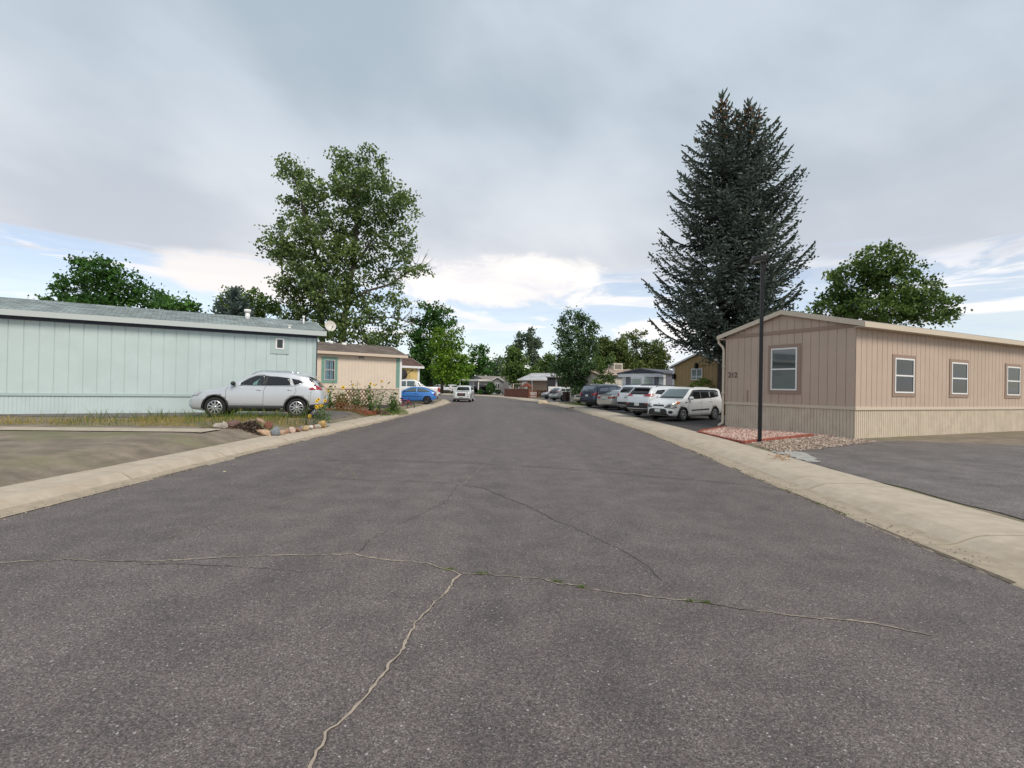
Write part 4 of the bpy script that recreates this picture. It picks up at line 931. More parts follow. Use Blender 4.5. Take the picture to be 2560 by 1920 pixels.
m = MB(); p = c.cast('T', -1.42, 0, 0); m.prism([(-.14, -.01), (.07, -.01), (-.10, .07), (-.13, .07)], lambda u, v, w: (p.x+u, w, p.z+v), -.02, .02); m.build('antenna_fin', C_silver, c.root, fix=True)
c.pan('headlight', M_head, 'L', [(xx, zz) for xx, zz in ((1.75, .92), (2.15, .80), (2.25, .72), (1.95, .76))], .01, .06, both=True)
c.pan('grille', M_plast, 'F', [(-.5, .55), (.5, .55), (.42, .82), (-.42, .82)], .012, .08); c.plate('B', 0, .72)
c.finish('twin', M_rim, .67, .235)
# ---- boxy white hatchback on the right (front towards the street)
fwx = at(681.8, 414, 24.15); rwx = at(713.8, 411, 25.65); hd = Vector((fwx.x-rwx.x, fwx.y-rwx.y, 0)).normalized(); TH2 = math.atan2(hd.y, hd.x); lf = Vector((-hd.y, hd.x, 0)); WB = 2.55
mid = (fwx+rwx)/2; mid.z = 0; ctr = mid-lf*.79
xf, xr = WB/2+.80, -WB/2-.77
top = [(xr, .55), (xr+.01, .95), (xr+.03, 1.15), (xr+.10, 1.45), (xr+.16, 1.555), (xr+.28, 1.595), (-.8, 1.61), (.05, 1.61), (.34, 1.58), (.50, 1.51), (1.02, 1.12), (1.16, 1.06), (1.6, .985), (xf-.22, .88), (xf-.09, .77), (xf-.02, .62), (xf, .48)]
sp = dict(wb=WB, fo=.80, ro=.77, W=1.785, r=.315, top=top, bot=[(xr, .42), (xr+.3, .27), (0, .22), (xf-.4, .22), (xf-.1, .25), (xf, .34)], belt=[(xr, 1.06), (-1.4, 1.10), (0, 1.05), (.9, 1.0), (1.4, .98), (xf, .72)], paint=C_white, tum=.20, arch=1.16, sm=.03, wid=[(xr, .75), (xr+.05, .81), (xr+.2, .865), (xr+.7, .888), (xf-1.1, .888), (xf-.45, .84), (xf-.12, .71), (xf, .55)])
kia = c = Car('parked_car', 'boxy white hatchback parked nose to the street by the taupe house', 'car', (ctr.x, ctr.y, (hz(ctr.x, ctr.y)+.01)), TH2, sp)
c.pan('window_surround', M_plast, 'L', [(.92, 1.05), (.42, 1.49), (-.2, 1.52), (-1.45, 1.52), (-1.66, 1.46), (-1.64, 1.20), (-1.2, 1.14), (0, 1.07)], .006, .1, both=True, rnd=.05)
c.pan('side_window', M_cg, 'L', [(.82, 1.07), (.36, 1.45), (-.12, 1.47), (-.12, 1.09)], .010, .1, both=True, rnd=.03); c.pan('side_window', M_cg, 'L', [(-.19, 1.09), (-.19, 1.47), (-.90, 1.475), (-.90, 1.14)], .010, .1, both=True, rnd=.03); c.pan('side_window', M_cg, 'L', [(-.97, 1.15), (-.97, 1.475), (-1.45, 1.47), (-1.60, 1.43), (-1.58, 1.22)], .010, .1, both=True, rnd=.03)
c.pan('windscreen', M_cgl, 'F', [(-.70, 1.10), (.70, 1.10), (.60, 1.53), (-.60, 1.53)], .008, .1, rnd=.06)
c.pan('cowl', M_plast, 'F', [(-.68, 1.075), (.68, 1.075), (.70, 1.10), (-.70, 1.10)], .010, .1)
c.pan('rear_window', M_cg, 'B', [(-.6, 1.16), (.6, 1.16), (.52, 1.50), (-.52, 1.50)], .008, .1, rnd=.06)
c.pan('headlight', M_head, 'F', [(.36, .665), (.48, .83), (.78, .89), (.90, .86), (.86, .70), (.74, .635)], .012, .05, both=True, rnd=.04)
c.pan('headlight_bulb', M_headd, 'F', [(.44, .68), (.55, .79), (.70, .78), (.66, .66)], .02, .05, both=True, rnd=.04)
c.pan('headlight_base', M_headd, 'F', [(.36, .665), (.74, .635), (.86, .70), (.86, .66), (.74, .60), (.36, .63)], .011, .05, both=True)
c.pan('indicator', M_amb, 'L', [(1.42, .90), (1.66, .93), (1.72, .86), (1.66, .80)], .012, .05, both=True, rnd=.02)
c.pan('grille', M_plast, 'F', [(-.33, .70), (.33, .70), (.29, .77), (-.29, .77)], .014, .06, rnd=.02)
c.pan('lower_grille', M_plast, 'F', [(-.55, .34), (.55, .34), (.50, .52), (.40, .58), (-.40, .58), (-.50, .52)], .014, .06, rnd=.05)
c.pan('front_lip', M_plast, 'F', [(-.62, .27), (.62, .27), (.55, .34), (-.55, .34)], .012, .06)
for pl in c.pan('fog_light', M_fog, 'F', [(.66+.075*math.cos(a), .43+.075*math.sin(a)) for a in np.linspace(0, 2*math.pi, 14)[:-1]], .014, .06, both=True): pass
c.plate('F', .0, .48); m = MB(); p = c.cast('F', 0, .83, .012); m.ell(p, (.012, .055, .028)); m.build('badge', M_chr, c.root)
c.pan('side_strip', M_plast, 'L', [(.68, .50), (.68, .55), (-.72, .60), (-.76, .55)], .016, .15, both=True, rnd=.015)
c.pan('fender_vent', M_plast, 'L', [(.98, .91), (1.16, .91), (1.08, .85)], .010, .06, both=True)
c.pan('taillight', M_tail, 'B', [(.60, .80), (.80, .80), (.70, 1.38), (.58, 1.38)], .012, .06, both=True, rnd=.03)
for pts in (((.95, .30), (.95, .9), (1.0, 1.04)), ((-.15, .30), (-.15, 1.06)), ((-1.0, .62), (-.98, .9), (-.92, 1.12)), ((.95, .29), (-.8, .29))): c.line('L', pts, .010)
c.handle(.0, .93, C_white); c.handle(-.85, .96, C_white); c.mirror(.80, 1.06, C_white, (.09, .12, .085)); c.rails(-1.2, .1, .58, C_white, .02)
c.finish('y', M_rim, .70, .21)
# ---- white crossover nose-in, black lower bumper
H34 = R_(34); hv = Vector((math.cos(H34), math.sin(H34), 0)); ln_ = Vector((-hv.y, hv.x, 0))
def rearcar(name, label, axle, spec, head=H34, grp=None):
    h = Vector((math.cos(head), math.sin(head), 0)); p = Vector((axle[0], axle[1], 0))+h*spec['wb']/2; return Car(name, label, 'car', onground(p.x, p.y), head, spec, grp)
def suvglass(c, zb=1.12, zt=1.50, x0=.82, x1=-.1, x2=-1.0, x3=-1.75, yb=.66, zr=(1.14, 1.52), g1=None, g2=None, one=False):
    g1 = g1 or M_cg; g2 = g2 or M_cgt
    c.pan('windscreen', g1, 'F', [(-yb, zb+.02), (yb, zb+.02), (yb*.82, zt+.03), (-yb*.82, zt+.03)], .008, .12, rnd=.06)
    c.pan('side_window', g1, 'L', [(x0, zb), (x0-.58, zt-.02), (x1+.03, zt), (x1+.03, zb+.02)], .008, .1, both=True, rnd=.03)
    c.pan('side_window', g2, 'L', [(x1-.03, zb+.02), (x1-.03, zt), (x2+.03, zt-.02), (x2+.03, zb+.04)], .008, .1, both=True, rnd=.03)
    c.pan('side_window', g2, 'L', [(x2-.03, zb+.04), (x2-.03, zt-.02), (x3+.22, zt-.06), (x3, zb+.10)], .008, .1, both=True, rnd=.05)
    c.pan('rear_window', g2, 'B', [(-yb, zr[0]), (yb, zr[0]), (yb*.86, zr[1]), (-yb*.86, zr[1])], .008, .1, rnd=.07)
sp = suv_spec(2.70, .90, .97, 1.86, 1.68, .35, C_white2, hood=1.06, cowl=(.8, 1.08), roof_f=(.1, 0), hatch=.42, tailz=1.08, drop=.05)
c = rearcar('parked_car', 'white crossover with black lower bumper parked nose in beside the boxy hatchback', (7.48, 27.75), sp); suvglass(c, 1.16, 1.50, zr=(1.20, 1.52), x3=-1.85)
c.pan('taillight', M_tail, 'B', [(.36, 1.12), (.85, 1.10), (.84, 1.27), (.62, 1.22), (.38, 1.17)], .014, .05, both=True, rnd=.02); c.pan('taillight', M_tail, 'L', [(-2.35, 1.08), (-2.35, 1.24), (-1.95, 1.24), (-2.05, 1.14)], .014, .05, both=True)
c.pan('rear_bumper', M_plast, 'B', [(-.86, .36), (.86, .36), (.90, .76), (-.90, .76)], .014, .08); c.pan('rear_bumper', M_plast, 'L', [(-2.4, .36), (-1.75, .40), (-1.80, .66), (-2.4, .76)], .012, .08, both=True)
c.pan('bumper_reflector', M_tail, 'B', [(.55, .68), (.78, .68), (.78, .73), (.55, .73)], .02, .08, both=True); c.plate('B', 0, .68, False); cladding(c, .42); c.rails(-1.5, .2, .58, M_plast)
m = MB(); m.prism([(xx, zz) for xx, zz in ((-1.75, 1.66), (-2.12, 1.60), (-2.10, 1.56), (-1.8, 1.58))], lambda u, v, w: (u, w, v), -.62, .62); m.build('spoiler', C_white2, c.root, fix=True); c.line('L', [(-.1, .4), (-.1, 1.12)]); c.line('L', [(.85, .4), (.85, 1.1)]); c.mirror(.75, 1.12, C_white2)
c.finish('ten', M_rim)
# ---- larger white one behind
sp = suv_spec(2.86, .95, 1.05, 1.95, 1.76, .38, C_white2, hood=1.12, cowl=(.85, 1.14), roof_f=(.15, 0), hatch=.36, tailz=1.14, drop=.03)
c = rearcar('parked_car', 'tall white sport utility car between the sedan and the crossover', (8.0, 32.4), sp); suvglass(c, 1.2, 1.58, zr=(1.24, 1.60), x3=-2.0)
c.pan('taillight', M_tail, 'B', [(.62, 1.0), (.90, 1.0), (.90, 1.25), (.66, 1.2)], .014, .05, both=True, rnd=.02); c.pan('rear_bumper', M_plast, 'B', [(-.9, .38), (.9, .38), (.92, .66), (-.92, .66)], .014, .08); c.pan('rear_bumper', M_plast, 'L', [(-2.5, .36), (-1.9, .40), (-1.95, .58), (-2.5, .66)], .012, .08, both=True)
c.plate('B', 0, .98); cladding(c, .40); c.rails(-1.6, .2, .62, M_plast); c.mirror(.75, 1.2, C_white2); c.finish('ten', M_chr)
# ---- champagne sedan
def sedan_spec(wb, fo, ro, W, H, r, pnt, boot=1.0, hood=.95, **k):
    xf, xr = wb/2+fo, -wb/2-ro
    top = [(xr, .55), (xr+.03, boot-.22), (xr+.07, boot-.03), (xr+.14, boot), (xr+.60, boot+.01), (xr+1.25, H-.08), (xr+1.5, H-.02), (-.3, H), (.15, H-.03), (.35, H-.11), (1.02, hood+.06), (1.2, hood), (xf-.5, hood-.12), (xf-.14, hood-.24), (xf-.04, hood-.36), (xf, .45)]
    bot = [(xr, .40), (xr+.15, .30), (xr+.5, .22), (-.6, .2), (.6, .2), (xf-.5, .2), (xf-.1, .24), (xf, .34)]; belt = [(xr, boot-.05), (-1.2, .98), (0, .93), (1.0, .90), (xf, hood-.15)]
    d = dict(wb=wb, fo=fo, ro=ro, W=W, r=r, top=top, bot=bot, belt=belt, paint=pnt, tum=.38); d.update(k); return d
sp = sedan_spec(2.67, .85, .98, 1.73, 1.41, .32, C_champ, boot=1.02)
c = rearcar('parked_car', 'champagne silver sedan with round red rear lamps, parked nose in', (7.33, 36.7), sp)
c.pan('windscreen', M_cg, 'F', [(-.62, 1.0), (.62, 1.0), (.50, 1.32), (-.50, 1.32)], .008, .1, rnd=.05); c.pan('rear_window', M_cgl, 'B', [(-.62, 1.06), (.62, 1.06), (.48, 1.34), (-.48, 1.34)], .008, .1, rnd=.05)
c.pan('side_window', M_cg, 'L', [(.75, .98), (.22, 1.30), (-.12, 1.33), (-.12, 1.0)], .008, .1, both=True, rnd=.03); c.pan('side_window', M_cg, 'L', [(-.18, 1.0), (-.18, 1.33), (-.62, 1.29), (-1.05, 1.06)], .008, .1, both=True, rnd=.03)
for y in (.44, .62): c.pan('taillight', M_tail, 'B', [(y+.085*math.cos(a), .84+.085*math.sin(a)) for a in np.linspace(0, 6.283, 13)[:-1]], .014, .05, both=True)
c.pan('taillight', M_tail, 'L', [(-2.33, .76), (-2.33, .94), (-2.05, .93), (-1.98, .84)], .012, .05, both=True, rnd=.02)
c.plate('B', 0, .80); c.line('B', [(-.8, .70), (.8, .70)], .014); c.line('B', [(-.33, .72), (-.33, .92)], .01); c.line('B', [(.33, .72), (.33, .92)], .01)
c.mirror(.62, 1.0, C_champ, (.07, .10, .07)); c.line('L', [(-.15, .3), (-.15, 1.0)]); m = MB(); m.prism([(-2.26, 1.04), (-2.08, 1.05), (-2.28, 1.08)], lambda u, v, w: (u, w, v), -.6, .6); m.build('boot_lip', C_champ, c.root, fix=True); c.finish('five', M_rim)
# ---- steel blue SUV
sp = suv_spec(2.82, .98, 1.12, 1.98, 1.77, .38, C_steel, hood=1.14, cowl=(.85, 1.14), roof_f=(.15, 0), hatch=.36, tailz=1.10, drop=.03)
c = rearcar('parked_car', 'dark steel blue sport utility car with bright red rear lamps', (6.68, 39.9), sp)
M_lightg = P('sky_lit_glass', (.10, .13, .17), .03, spec=1, coat=1)
suvglass(c, 1.2, 1.58, zr=(1.2, 1.62), x3=-2.05, g1=M_lightg, g2=M_lightg)
ch = rpoly([(-.95, 1.16), (-.95, 1.63), (-1.85, 1.57), (-2.1, 1.30), (-2.05, 1.22)], .06); c.line('L', ch+ch[:1], .04)
c.pan('taillight', M_tail, 'B', [(.50, .95), (.93, .92), (.90, 1.16), (.52, 1.08)], .016, .05, both=True, rnd=.03); c.pan('taillight', M_tail, 'L', [(-2.5, .92), (-2.5, 1.16), (-2.2, 1.14), (-2.3, .98)], .014, .05, both=True)
c.pan('rear_bumper', M_plast, 'B', [(-.9, .38), (.9, .38), (.92, .60), (-.92, .60)], .014, .08); c.line('B', [(-.9, .66), (.9, .66)], .03); c.plate('B', .0, .93, False); c.rails(-1.6, .2, .62, M_chr); cladding(c, .38); c.mirror(.75, 1.2, C_steel); c.finish('ten', M_rim)
# ---- white roofed SUV just behind it
sp = suv_spec(2.8, .95, 1.05, 1.9, 1.80, .37, C_warm, hood=1.12, cowl=(.85, 1.14), roof_f=(.15, 0), hatch=.4, tailz=1.1)
p = Vector((6.68, 39.9, 0))+hv*3.3+ln_*2.75; c = rearcar('parked_car', 'white sport utility car whose roof shows above the steel blue one', (p.x, p.y), sp); suvglass(c, 1.2, 1.6, zr=(1.22, 1.62), x3=-1.95)
c.pan('taillight', M_tail, 'B', [(.66, .95), (.88, .95), (.88, 1.2), (.7, 1.2)], .014, .06, both=True); c.rails(-1.5, .2, .6, M_chr); c.plate('B', 0, .95); c.finish('ten', M_rim)
# ---- beige car, nose to the street under the tree
sp = sedan_spec(2.75, .95, 1.05, 1.80, 1.47, .33, C_beige, hood=1.02, boot=1.05); p = at(580, 400, 48.6)
c = Car('parked_car', 'beige sedan facing the street under the leafy elm', 'car', onground(p.x+.83*2.0, p.y+.56*2.0), H34+math.pi, sp)
c.pan('windscreen', M_cg, 'F', [(-.62, 1.08), (.62, 1.08), (.50, 1.38), (-.50, 1.38)], .008, .1, rnd=.05); c.pan('side_window', M_cg, 'L', [(.75, 1.03), (.22, 1.36), (-.9, 1.33), (-1.1, 1.08)], .008, .1, both=True, rnd=.03)
c.pan('headlight', M_head, 'F', [(.42, .66), (.78, .66), (.78, .80), (.46, .80)], .014, .06, both=True, rnd=.03); c.pan('grille', M_plast, 'F', [(-.34, .62), (.34, .62), (.34, .76), (-.34, .76)], .014, .06); c.pan('front_bumper', C_beige, 'F', [(-.75, .40), (.75, .40), (.75, .54), (-.75, .54)], .05, .06); c.mirror(.65, 1.05, C_beige); c.finish('five', M_rim)
# ---- small white electric hatchback
sp = suv_spec(2.70, .88, .85, 1.77, 1.55, .32, C_white, hood=1.02, cowl=(.85, 1.04), roof_f=(.2, 0), hatch=.55, tailz=.98, drop=.06)
c = rearcar('parked_car', 'small white hatchback with dark rear glass near the brown house', (5.3, 57.9), sp); suvglass(c, 1.05, 1.40, zr=(.98, 1.42), x3=-1.7)
c.pan('taillight', M_tail, 'B', [(.55, .92), (.82, .92), (.62, 1.25), (.55, 1.25)], .014, .06, both=True); c.pan('taillight', M_tail, 'L', [(-2.2, .95), (-2.2, 1.02), (-1.7, 1.10), (-1.75, 1.04)], .014, .06, both=True); c.pan('hatch_panel', M_plast, 'B', [(-.6, .80), (.6, .80), (.66, .97), (-.66, .97)], .012, .08); c.pan('rear_bumper', M_plast, 'B', [(-.8, .34), (.8, .34), (.82, .50), (-.82, .50)], .014, .08); c.plate('B', 0, .74); c.finish('ten', M_rim)
# ---- dark car nose
sp = sedan_spec(2.7, .9, 1.0, 1.8, 1.45, .33, C_navy); p = at(544.5, 398, 64.5); hd_ = math.pi+.35
c = Car('parked_car', 'dark navy sedan whose nose shows beside the white slat fence', 'car', onground(p.x-math.cos(hd_)*2.0, p.y-math.sin(hd_)*2.0), hd_, sp)
c.pan('windscreen', M_cg, 'F', [(-.62, 1.0), (.62, 1.0), (.50, 1.36), (-.50, 1.36)], .008, .1); c.pan('headlight', M_head, 'F', [(.45, .60), (.80, .60), (.78, .74), (.5, .72)], .014, .06, both=True); c.pan('side_window', M_cg, 'L', [(.75, .98), (.22, 1.34), (-.9, 1.3), (-1.1, 1.04)], .008, .1, both=True); c.finish('five', M_rim)
# ---- white SUV parked on the road, facing us
sp = suv_spec(2.86, .92, .95, 1.86, 1.70, .36, C_white2, hood=1.12, cowl=(.85, 1.12), roof_f=(.25, 0), hatch=.4, tailz=1.05, wid=None)
x_f = 2.86/2+.92; sp['wid'] = [(-2.38, .72), (-2.2, .86), (-1.5, .92), (1.3, .92), (x_f-.3, .89), (x_f-.08, .82), (x_f, .74)]; sp['top'][-4:] = [(x_f-.45, 1.06), (x_f-.10, .98), (x_f-.04, .86), (x_f, .60)]
p = at(461.8, 400, 52.3); c = Car('parked_car', 'white sport utility car at the left kerb facing the camera', 'car', (p.x, p.y+x_f, .005), -math.pi/2-.03, sp)
suvglass(c, 1.17, 1.52, x0=.85, yb=.72, zr=(1.14, 1.5), g1=M_cg)
c.pan('headlight', M_head, 'F', [(.48, .80), (.86, .80), (.84, 1.0), (.52, .96)], .014, .06, both=True, rnd=.03); c.pan('grille', M_plast, 'F', [(-.40, .62), (.40, .62), (.44, .93), (-.44, .93)], .016, .06, rnd=.03)
gx = c.cast('F', 0, .80, .02); txt('grille_badge', 'GMC', .20, P('red_badge', (.42, .02, .03), .4), c.root, Matrix.Translation(gx) @ Matrix(((0, 1, 0), (0, 0, 1), (1, 0, 0))).transposed().to_4x4(), .006)
for sg in (1,): c.pan('fog_light', M_fog, 'F', [(.66, .54), (.74, .54), (.74, .70), (.68, .70)], .014, .06, both=True)
c.pan('front_bumper', M_plast, 'F', [(-.80, .36), (.80, .36), (.80, .44), (-.80, .44)], .016, .06); c.pan('skid_plate', M_chr, 'F', [(-.55, .30), (.55, .30), (.55, .36), (-.55, .36)], .016, .06); c.plate('F', 0, .54); c.mirror(.78, 1.12, C_white2, (.10, .14, .10)); c.rails(-1.5, .2, .6, M_chr); c.line('F', [(-.86, 1.02), (.86, 1.02)], .012); c.finish('five', M_rim)
# ---- blue three-door hatchback
WB = 2.5; xf, xr = WB/2+.82, -WB/2-.67
top = [(xr, .50), (xr+.02, .78), (xr+.06, .92), (xr+.35, 1.10), (xr+.85, 1.27), (xr+1.1, 1.31), (-.3, 1.335), (.1, 1.31), (.28, 1.24), (.85, .95), (1.0, .90), (xf-.4, .80), (xf-.12, .70), (xf-.03, .60), (xf, .45)]
sp = dict(wb=WB, fo=.82, ro=.67, W=1.68, r=.295, top=top, bot=[(xr, .36), (xr+.3, .25), (0, .19), (xf-.4, .2), (xf, .32)], belt=[(xr, .88), (0, .88), (.9, .86), (xf, .64)], paint=C_blue, tum=.36)
rw = at(427, 402, 40.6); hd_ = math.pi+R_(4); hh = Vector((math.cos(hd_), math.sin(hd_), 0)); lf = Vector((-hh.y, hh.x, 0)); ctr = Vector((rw.x, rw.y, 0))+hh*WB/2-lf*.74
c = Car('parked_car', 'bright blue three door hatchback with black wheels', 'car', (ctr.x, ctr.y, .185), hd_, sp)
c.pan('side_window', M_cgl, 'L', [(.62, .93), (.12, 1.22), (-.42, 1.25), (-.42, .94)], .008, .1, both=True, rnd=.03); c.pan('side_window', M_cgl, 'L', [(-.50, .94), (-.50, 1.25), (-1.0, 1.20), (-1.52, .98), (-1.48, .94)], .008, .1, both=True, rnd=.03)
c.pan('windscreen', P('green_windscreen', (.03, .07, .055), .05, spec=.8, coat=1), 'F', [(-.60, .93), (.60, .93), (.50, 1.25), (-.50, 1.25)], .008, .1, rnd=.05); c.pan('rear_window', M_cgt, 'B', [(-.58, .96), (.58, .96), (.48, 1.22), (-.48, 1.22)], .008, .08, rnd=.05)
c.pan('taillight', M_tail, 'L', [(-1.93, .72), (-1.93, .88), (-1.80, .88), (-1.78, .72)], .012, .05, both=True); c.pan('taillight', M_tail, 'B', [(-.72, .70), (.72, .70), (.72, .86), (-.72, .86)], .012, .06)
c.pan('side_strip', M_plast, 'L', [(-.82, .56), (.86, .56), (.86, .60), (-.84, .60)], .010, .2, both=True); c.line('L', [(-.46, .26), (-.46, .92)]); c.line('L', [(.75, .26), (.72, .92)]); m = c.handle(-.33, .80, M_plast, .16); c.mirror(.55, .95, M_plast, (.07, .09, .06)); c.pan('headlight', M_head, 'F', [(.4, .58), (.72, .58), (.7, .7), (.42, .7)], .012, .06, both=True); c.finish('steel', M_rimd, .68, .19)
# ---- white pickup with a sloped rear window
WB = 3.3; xf, xr = WB/2+1.0, -WB/2-1.15
top = [(xr, .66), (xr+.02, 1.12), (xr+.07, 1.28), (xr+.2, 1.31), (xr+1.15, 1.30), (xr+1.30, 1.34), (xr+1.95, 1.82), (xr+2.15, 1.87), (-.2, 1.90), (.45, 1.88), (.65, 1.80), (1.25, 1.36), (1.42, 1.28), (xf-.3, 1.18), (xf-.08, 1.05), (xf, .7)]
sp = dict(wb=WB, fo=1.0, ro=1.15, W=2.0, r=.40, top=top, bot=[(xr, .56), (xr+.3, .46), (0, .36), (xf-.4, .36), (xf, .46)], belt=[(xr, 1.25), (0, 1.24), (1.2, 1.22), (xf, 1.0)], paint=C_white, tum=.26, arch=1.16)
p = at(463, 398, 45.5); hd_ = math.pi+R_(10); hh = Vector((math.cos(hd_), math.sin(hd_), 0)); rr_ = at(446.5, 398, 45.2); ctr = Vector((rr_.x, rr_.y, 0))+hh*(WB/2+.9)
ctr = Vector((at(439.5, 398, 45).x, 45.2, 0))+hh*(WB/2+1.15)
c = Car('parked_truck', 'white pickup with sloping rear cab window behind the blue hatchback', 'pickup truck', onground(ctr.x, ctr.y), hd_, sp)
c.pan('rear_window', M_cgl, 'L', [(-1.50, 1.36), (-1.30, 1.72), (-.85, 1.76), (-.98, 1.36)][::-1], .008, .1, both=True, rnd=.03)
c.pan('side_window', M_cgl, 'L', [(-.72, 1.32), (-.60, 1.77), (.05, 1.78), (.05, 1.32)], .008, .1, both=True, rnd=.03); c.pan('side_window', M_cgl, 'L', [(.13, 1.32), (.13, 1.78), (.55, 1.74), (1.05, 1.32)], .008, .1, both=True, rnd=.03)
c.pan('windscreen', M_cg, 'F', [(-.75, 1.36), (.75, 1.36), (.64, 1.80), (-.64, 1.80)], .008, .1); c.pan('taillight', M_tail, 'L', [(-2.80, .86), (-2.80, 1.24), (-2.66, 1.24), (-2.66, .86)], .014, .05, both=True, rnd=.02); c.pan('taillight', M_tail, 'B', [(.78, .86), (.96, .86), (.92, 1.24), (.80, 1.24)], .014, .05, both=True)
c.pan('rear_bumper', M_chr, 'B', [(-.92, .54), (.92, .54), (.92, .74), (-.92, .74)], .05, .08); c.rails(-.6, .4, .62, M_chr); c.plate('B', 0, .64); c.mirror(.85, 1.36, C_white, (.1, .14, .14)); c.pan('headlight', M_head, 'F', [(.5, .86), (.88, .86), (.88, 1.05), (.55, 1.05)], .012, .06, both=True); c.finish('five', M_rim)
# ---- further white roof behind the pickup
sp = suv_spec(2.9, .95, 1.05, 1.95, 1.98, .38, C_white, hood=1.15, cowl=(.9, 1.2), roof_f=(.2, 0), hatch=.35, tailz=1.15)
ctr = Vector((at(418, 398, 50).x-2.5, 50.5, 0)); c = Car('parked_car', 'white van like car whose roof shows above the pickup', 'car', onground(ctr.x, ctr.y), math.pi+R_(12), sp); suvglass(c, 1.25, 1.7, zr=(1.25, 1.7), x3=-1.95); c.finish('ten', M_rim)
# ---- far cars across the bend
for (px, D, hd_, lab, pt_, H_) in ((452.5, 103, 1.15, 'far white sport utility car parked left of the grey house', C_white, 1.72), (438.5, 106, 2.6, 'far white car half hidden under the dark trees', C_white, 1.65)):
    sp = suv_spec(2.8, .95, 1.0, 1.9, H_, .37, pt_, hood=1.1, cowl=(.85, 1.12), roof_f=(.15, 0), hatch=.45, tailz=1.08); p = at(px, 396, D)
    c = Car('parked_car', lab, 'car', (p.x, p.y, .21), hd_, sp); suvglass(c, 1.18, 1.54, zr=(1.18, 1.54), x3=-1.9); c.pan('taillight', M_tail, 'B', [(.6, .92), (.9, .92), (.86, 1.12), (.64, 1.1)], .014, .06, both=True); c.pan('rear_bumper', M_plast, 'B', [(-.85, .38), (.85, .38), (.86, .62), (-.86, .62)], .014, .08); c.finish('ten', M_rim)
for (Xp, D, hd_, lab) in ((1275, 97.2, -1.3, 'dark sedan beside the white carport post at the grey house'), (1105, 97.6, -1.75, 'dark sedan parked deep under the white carport')):
    sp = sedan_spec(2.7, .9, 1.0, 1.8, 1.45, .33, C_navy); p = at(*Z2(Xp, 1330), D); c = Car('parked_car', lab, 'car', (p.x, p.y, .2), hd_, sp)
    c.pan('windscreen', M_cg, 'F', [(-.62, 1.0), (.62, 1.0), (.50, 1.36), (-.50, 1.36)], .008, .1); c.pan('headlight', M_head, 'F', [(.45, .60), (.80, .60), (.78, .74), (.5, .72)], .014, .06, both=True); c.pan('side_window', M_cg, 'L', [(.75, .98), (.22, 1.34), (-.9, 1.3), (-1.1, 1.04)], .008, .1, both=True); c.finish('five', M_rim)
# ------------------------------------------------------------------ trees
M_bark = P('grey_brown_bark', (.105, .085, .07), .95, noise=(6, .35), bump=(14, .9, .04)); M_barkd = P('dark_bark', (.05, .04, .033), .95, noise=(6, .3), bump=(14, .8, .03))
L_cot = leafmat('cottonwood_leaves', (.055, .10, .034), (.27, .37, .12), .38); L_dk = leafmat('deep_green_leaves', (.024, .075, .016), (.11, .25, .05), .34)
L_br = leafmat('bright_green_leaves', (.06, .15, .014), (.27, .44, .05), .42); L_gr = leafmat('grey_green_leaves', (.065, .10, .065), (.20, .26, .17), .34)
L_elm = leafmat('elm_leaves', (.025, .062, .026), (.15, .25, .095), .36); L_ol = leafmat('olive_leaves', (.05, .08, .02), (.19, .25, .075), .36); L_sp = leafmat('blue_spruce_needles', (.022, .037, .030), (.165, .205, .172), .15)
L_mid = leafmat('mid_green_leaves', (.042, .09, .022), (.20, .30, .075), .36); L_yg = leafmat('yellow_green_leaves', (.08, .15, .014), (.30, .40, .06), .4)
def lobes_from(conv, Y, lst, depth=.9, jitter=.35):
    out = []
    xs = [q[0] for q in lst]; half = (max(xs)-min(xs))/2+1
    for q in lst:
        X, Yp, rx, ry = q[:4]; den = q[4] if len(q) > 4 else 1.0
        a, b, c_ = conv(X, Yp), conv(X+rx, Yp), conv(X, Yp+ry)
        s = Y/F; rxx = abs(b[0]-a[0])*s; ryy = abs(c_[1]-a[1])*s
        off = random.uniform(-1, 1)*half*abs(b[0]-a[0])/rx*s*jitter
        p = at(a[0], a[1], Y+off); out.append((p, rxx, max(rxx, ryy)*depth, ryy, den))
    return out
def path_from(conv, Y, pts): return [at(*conv(*p), Y) for p in pts]
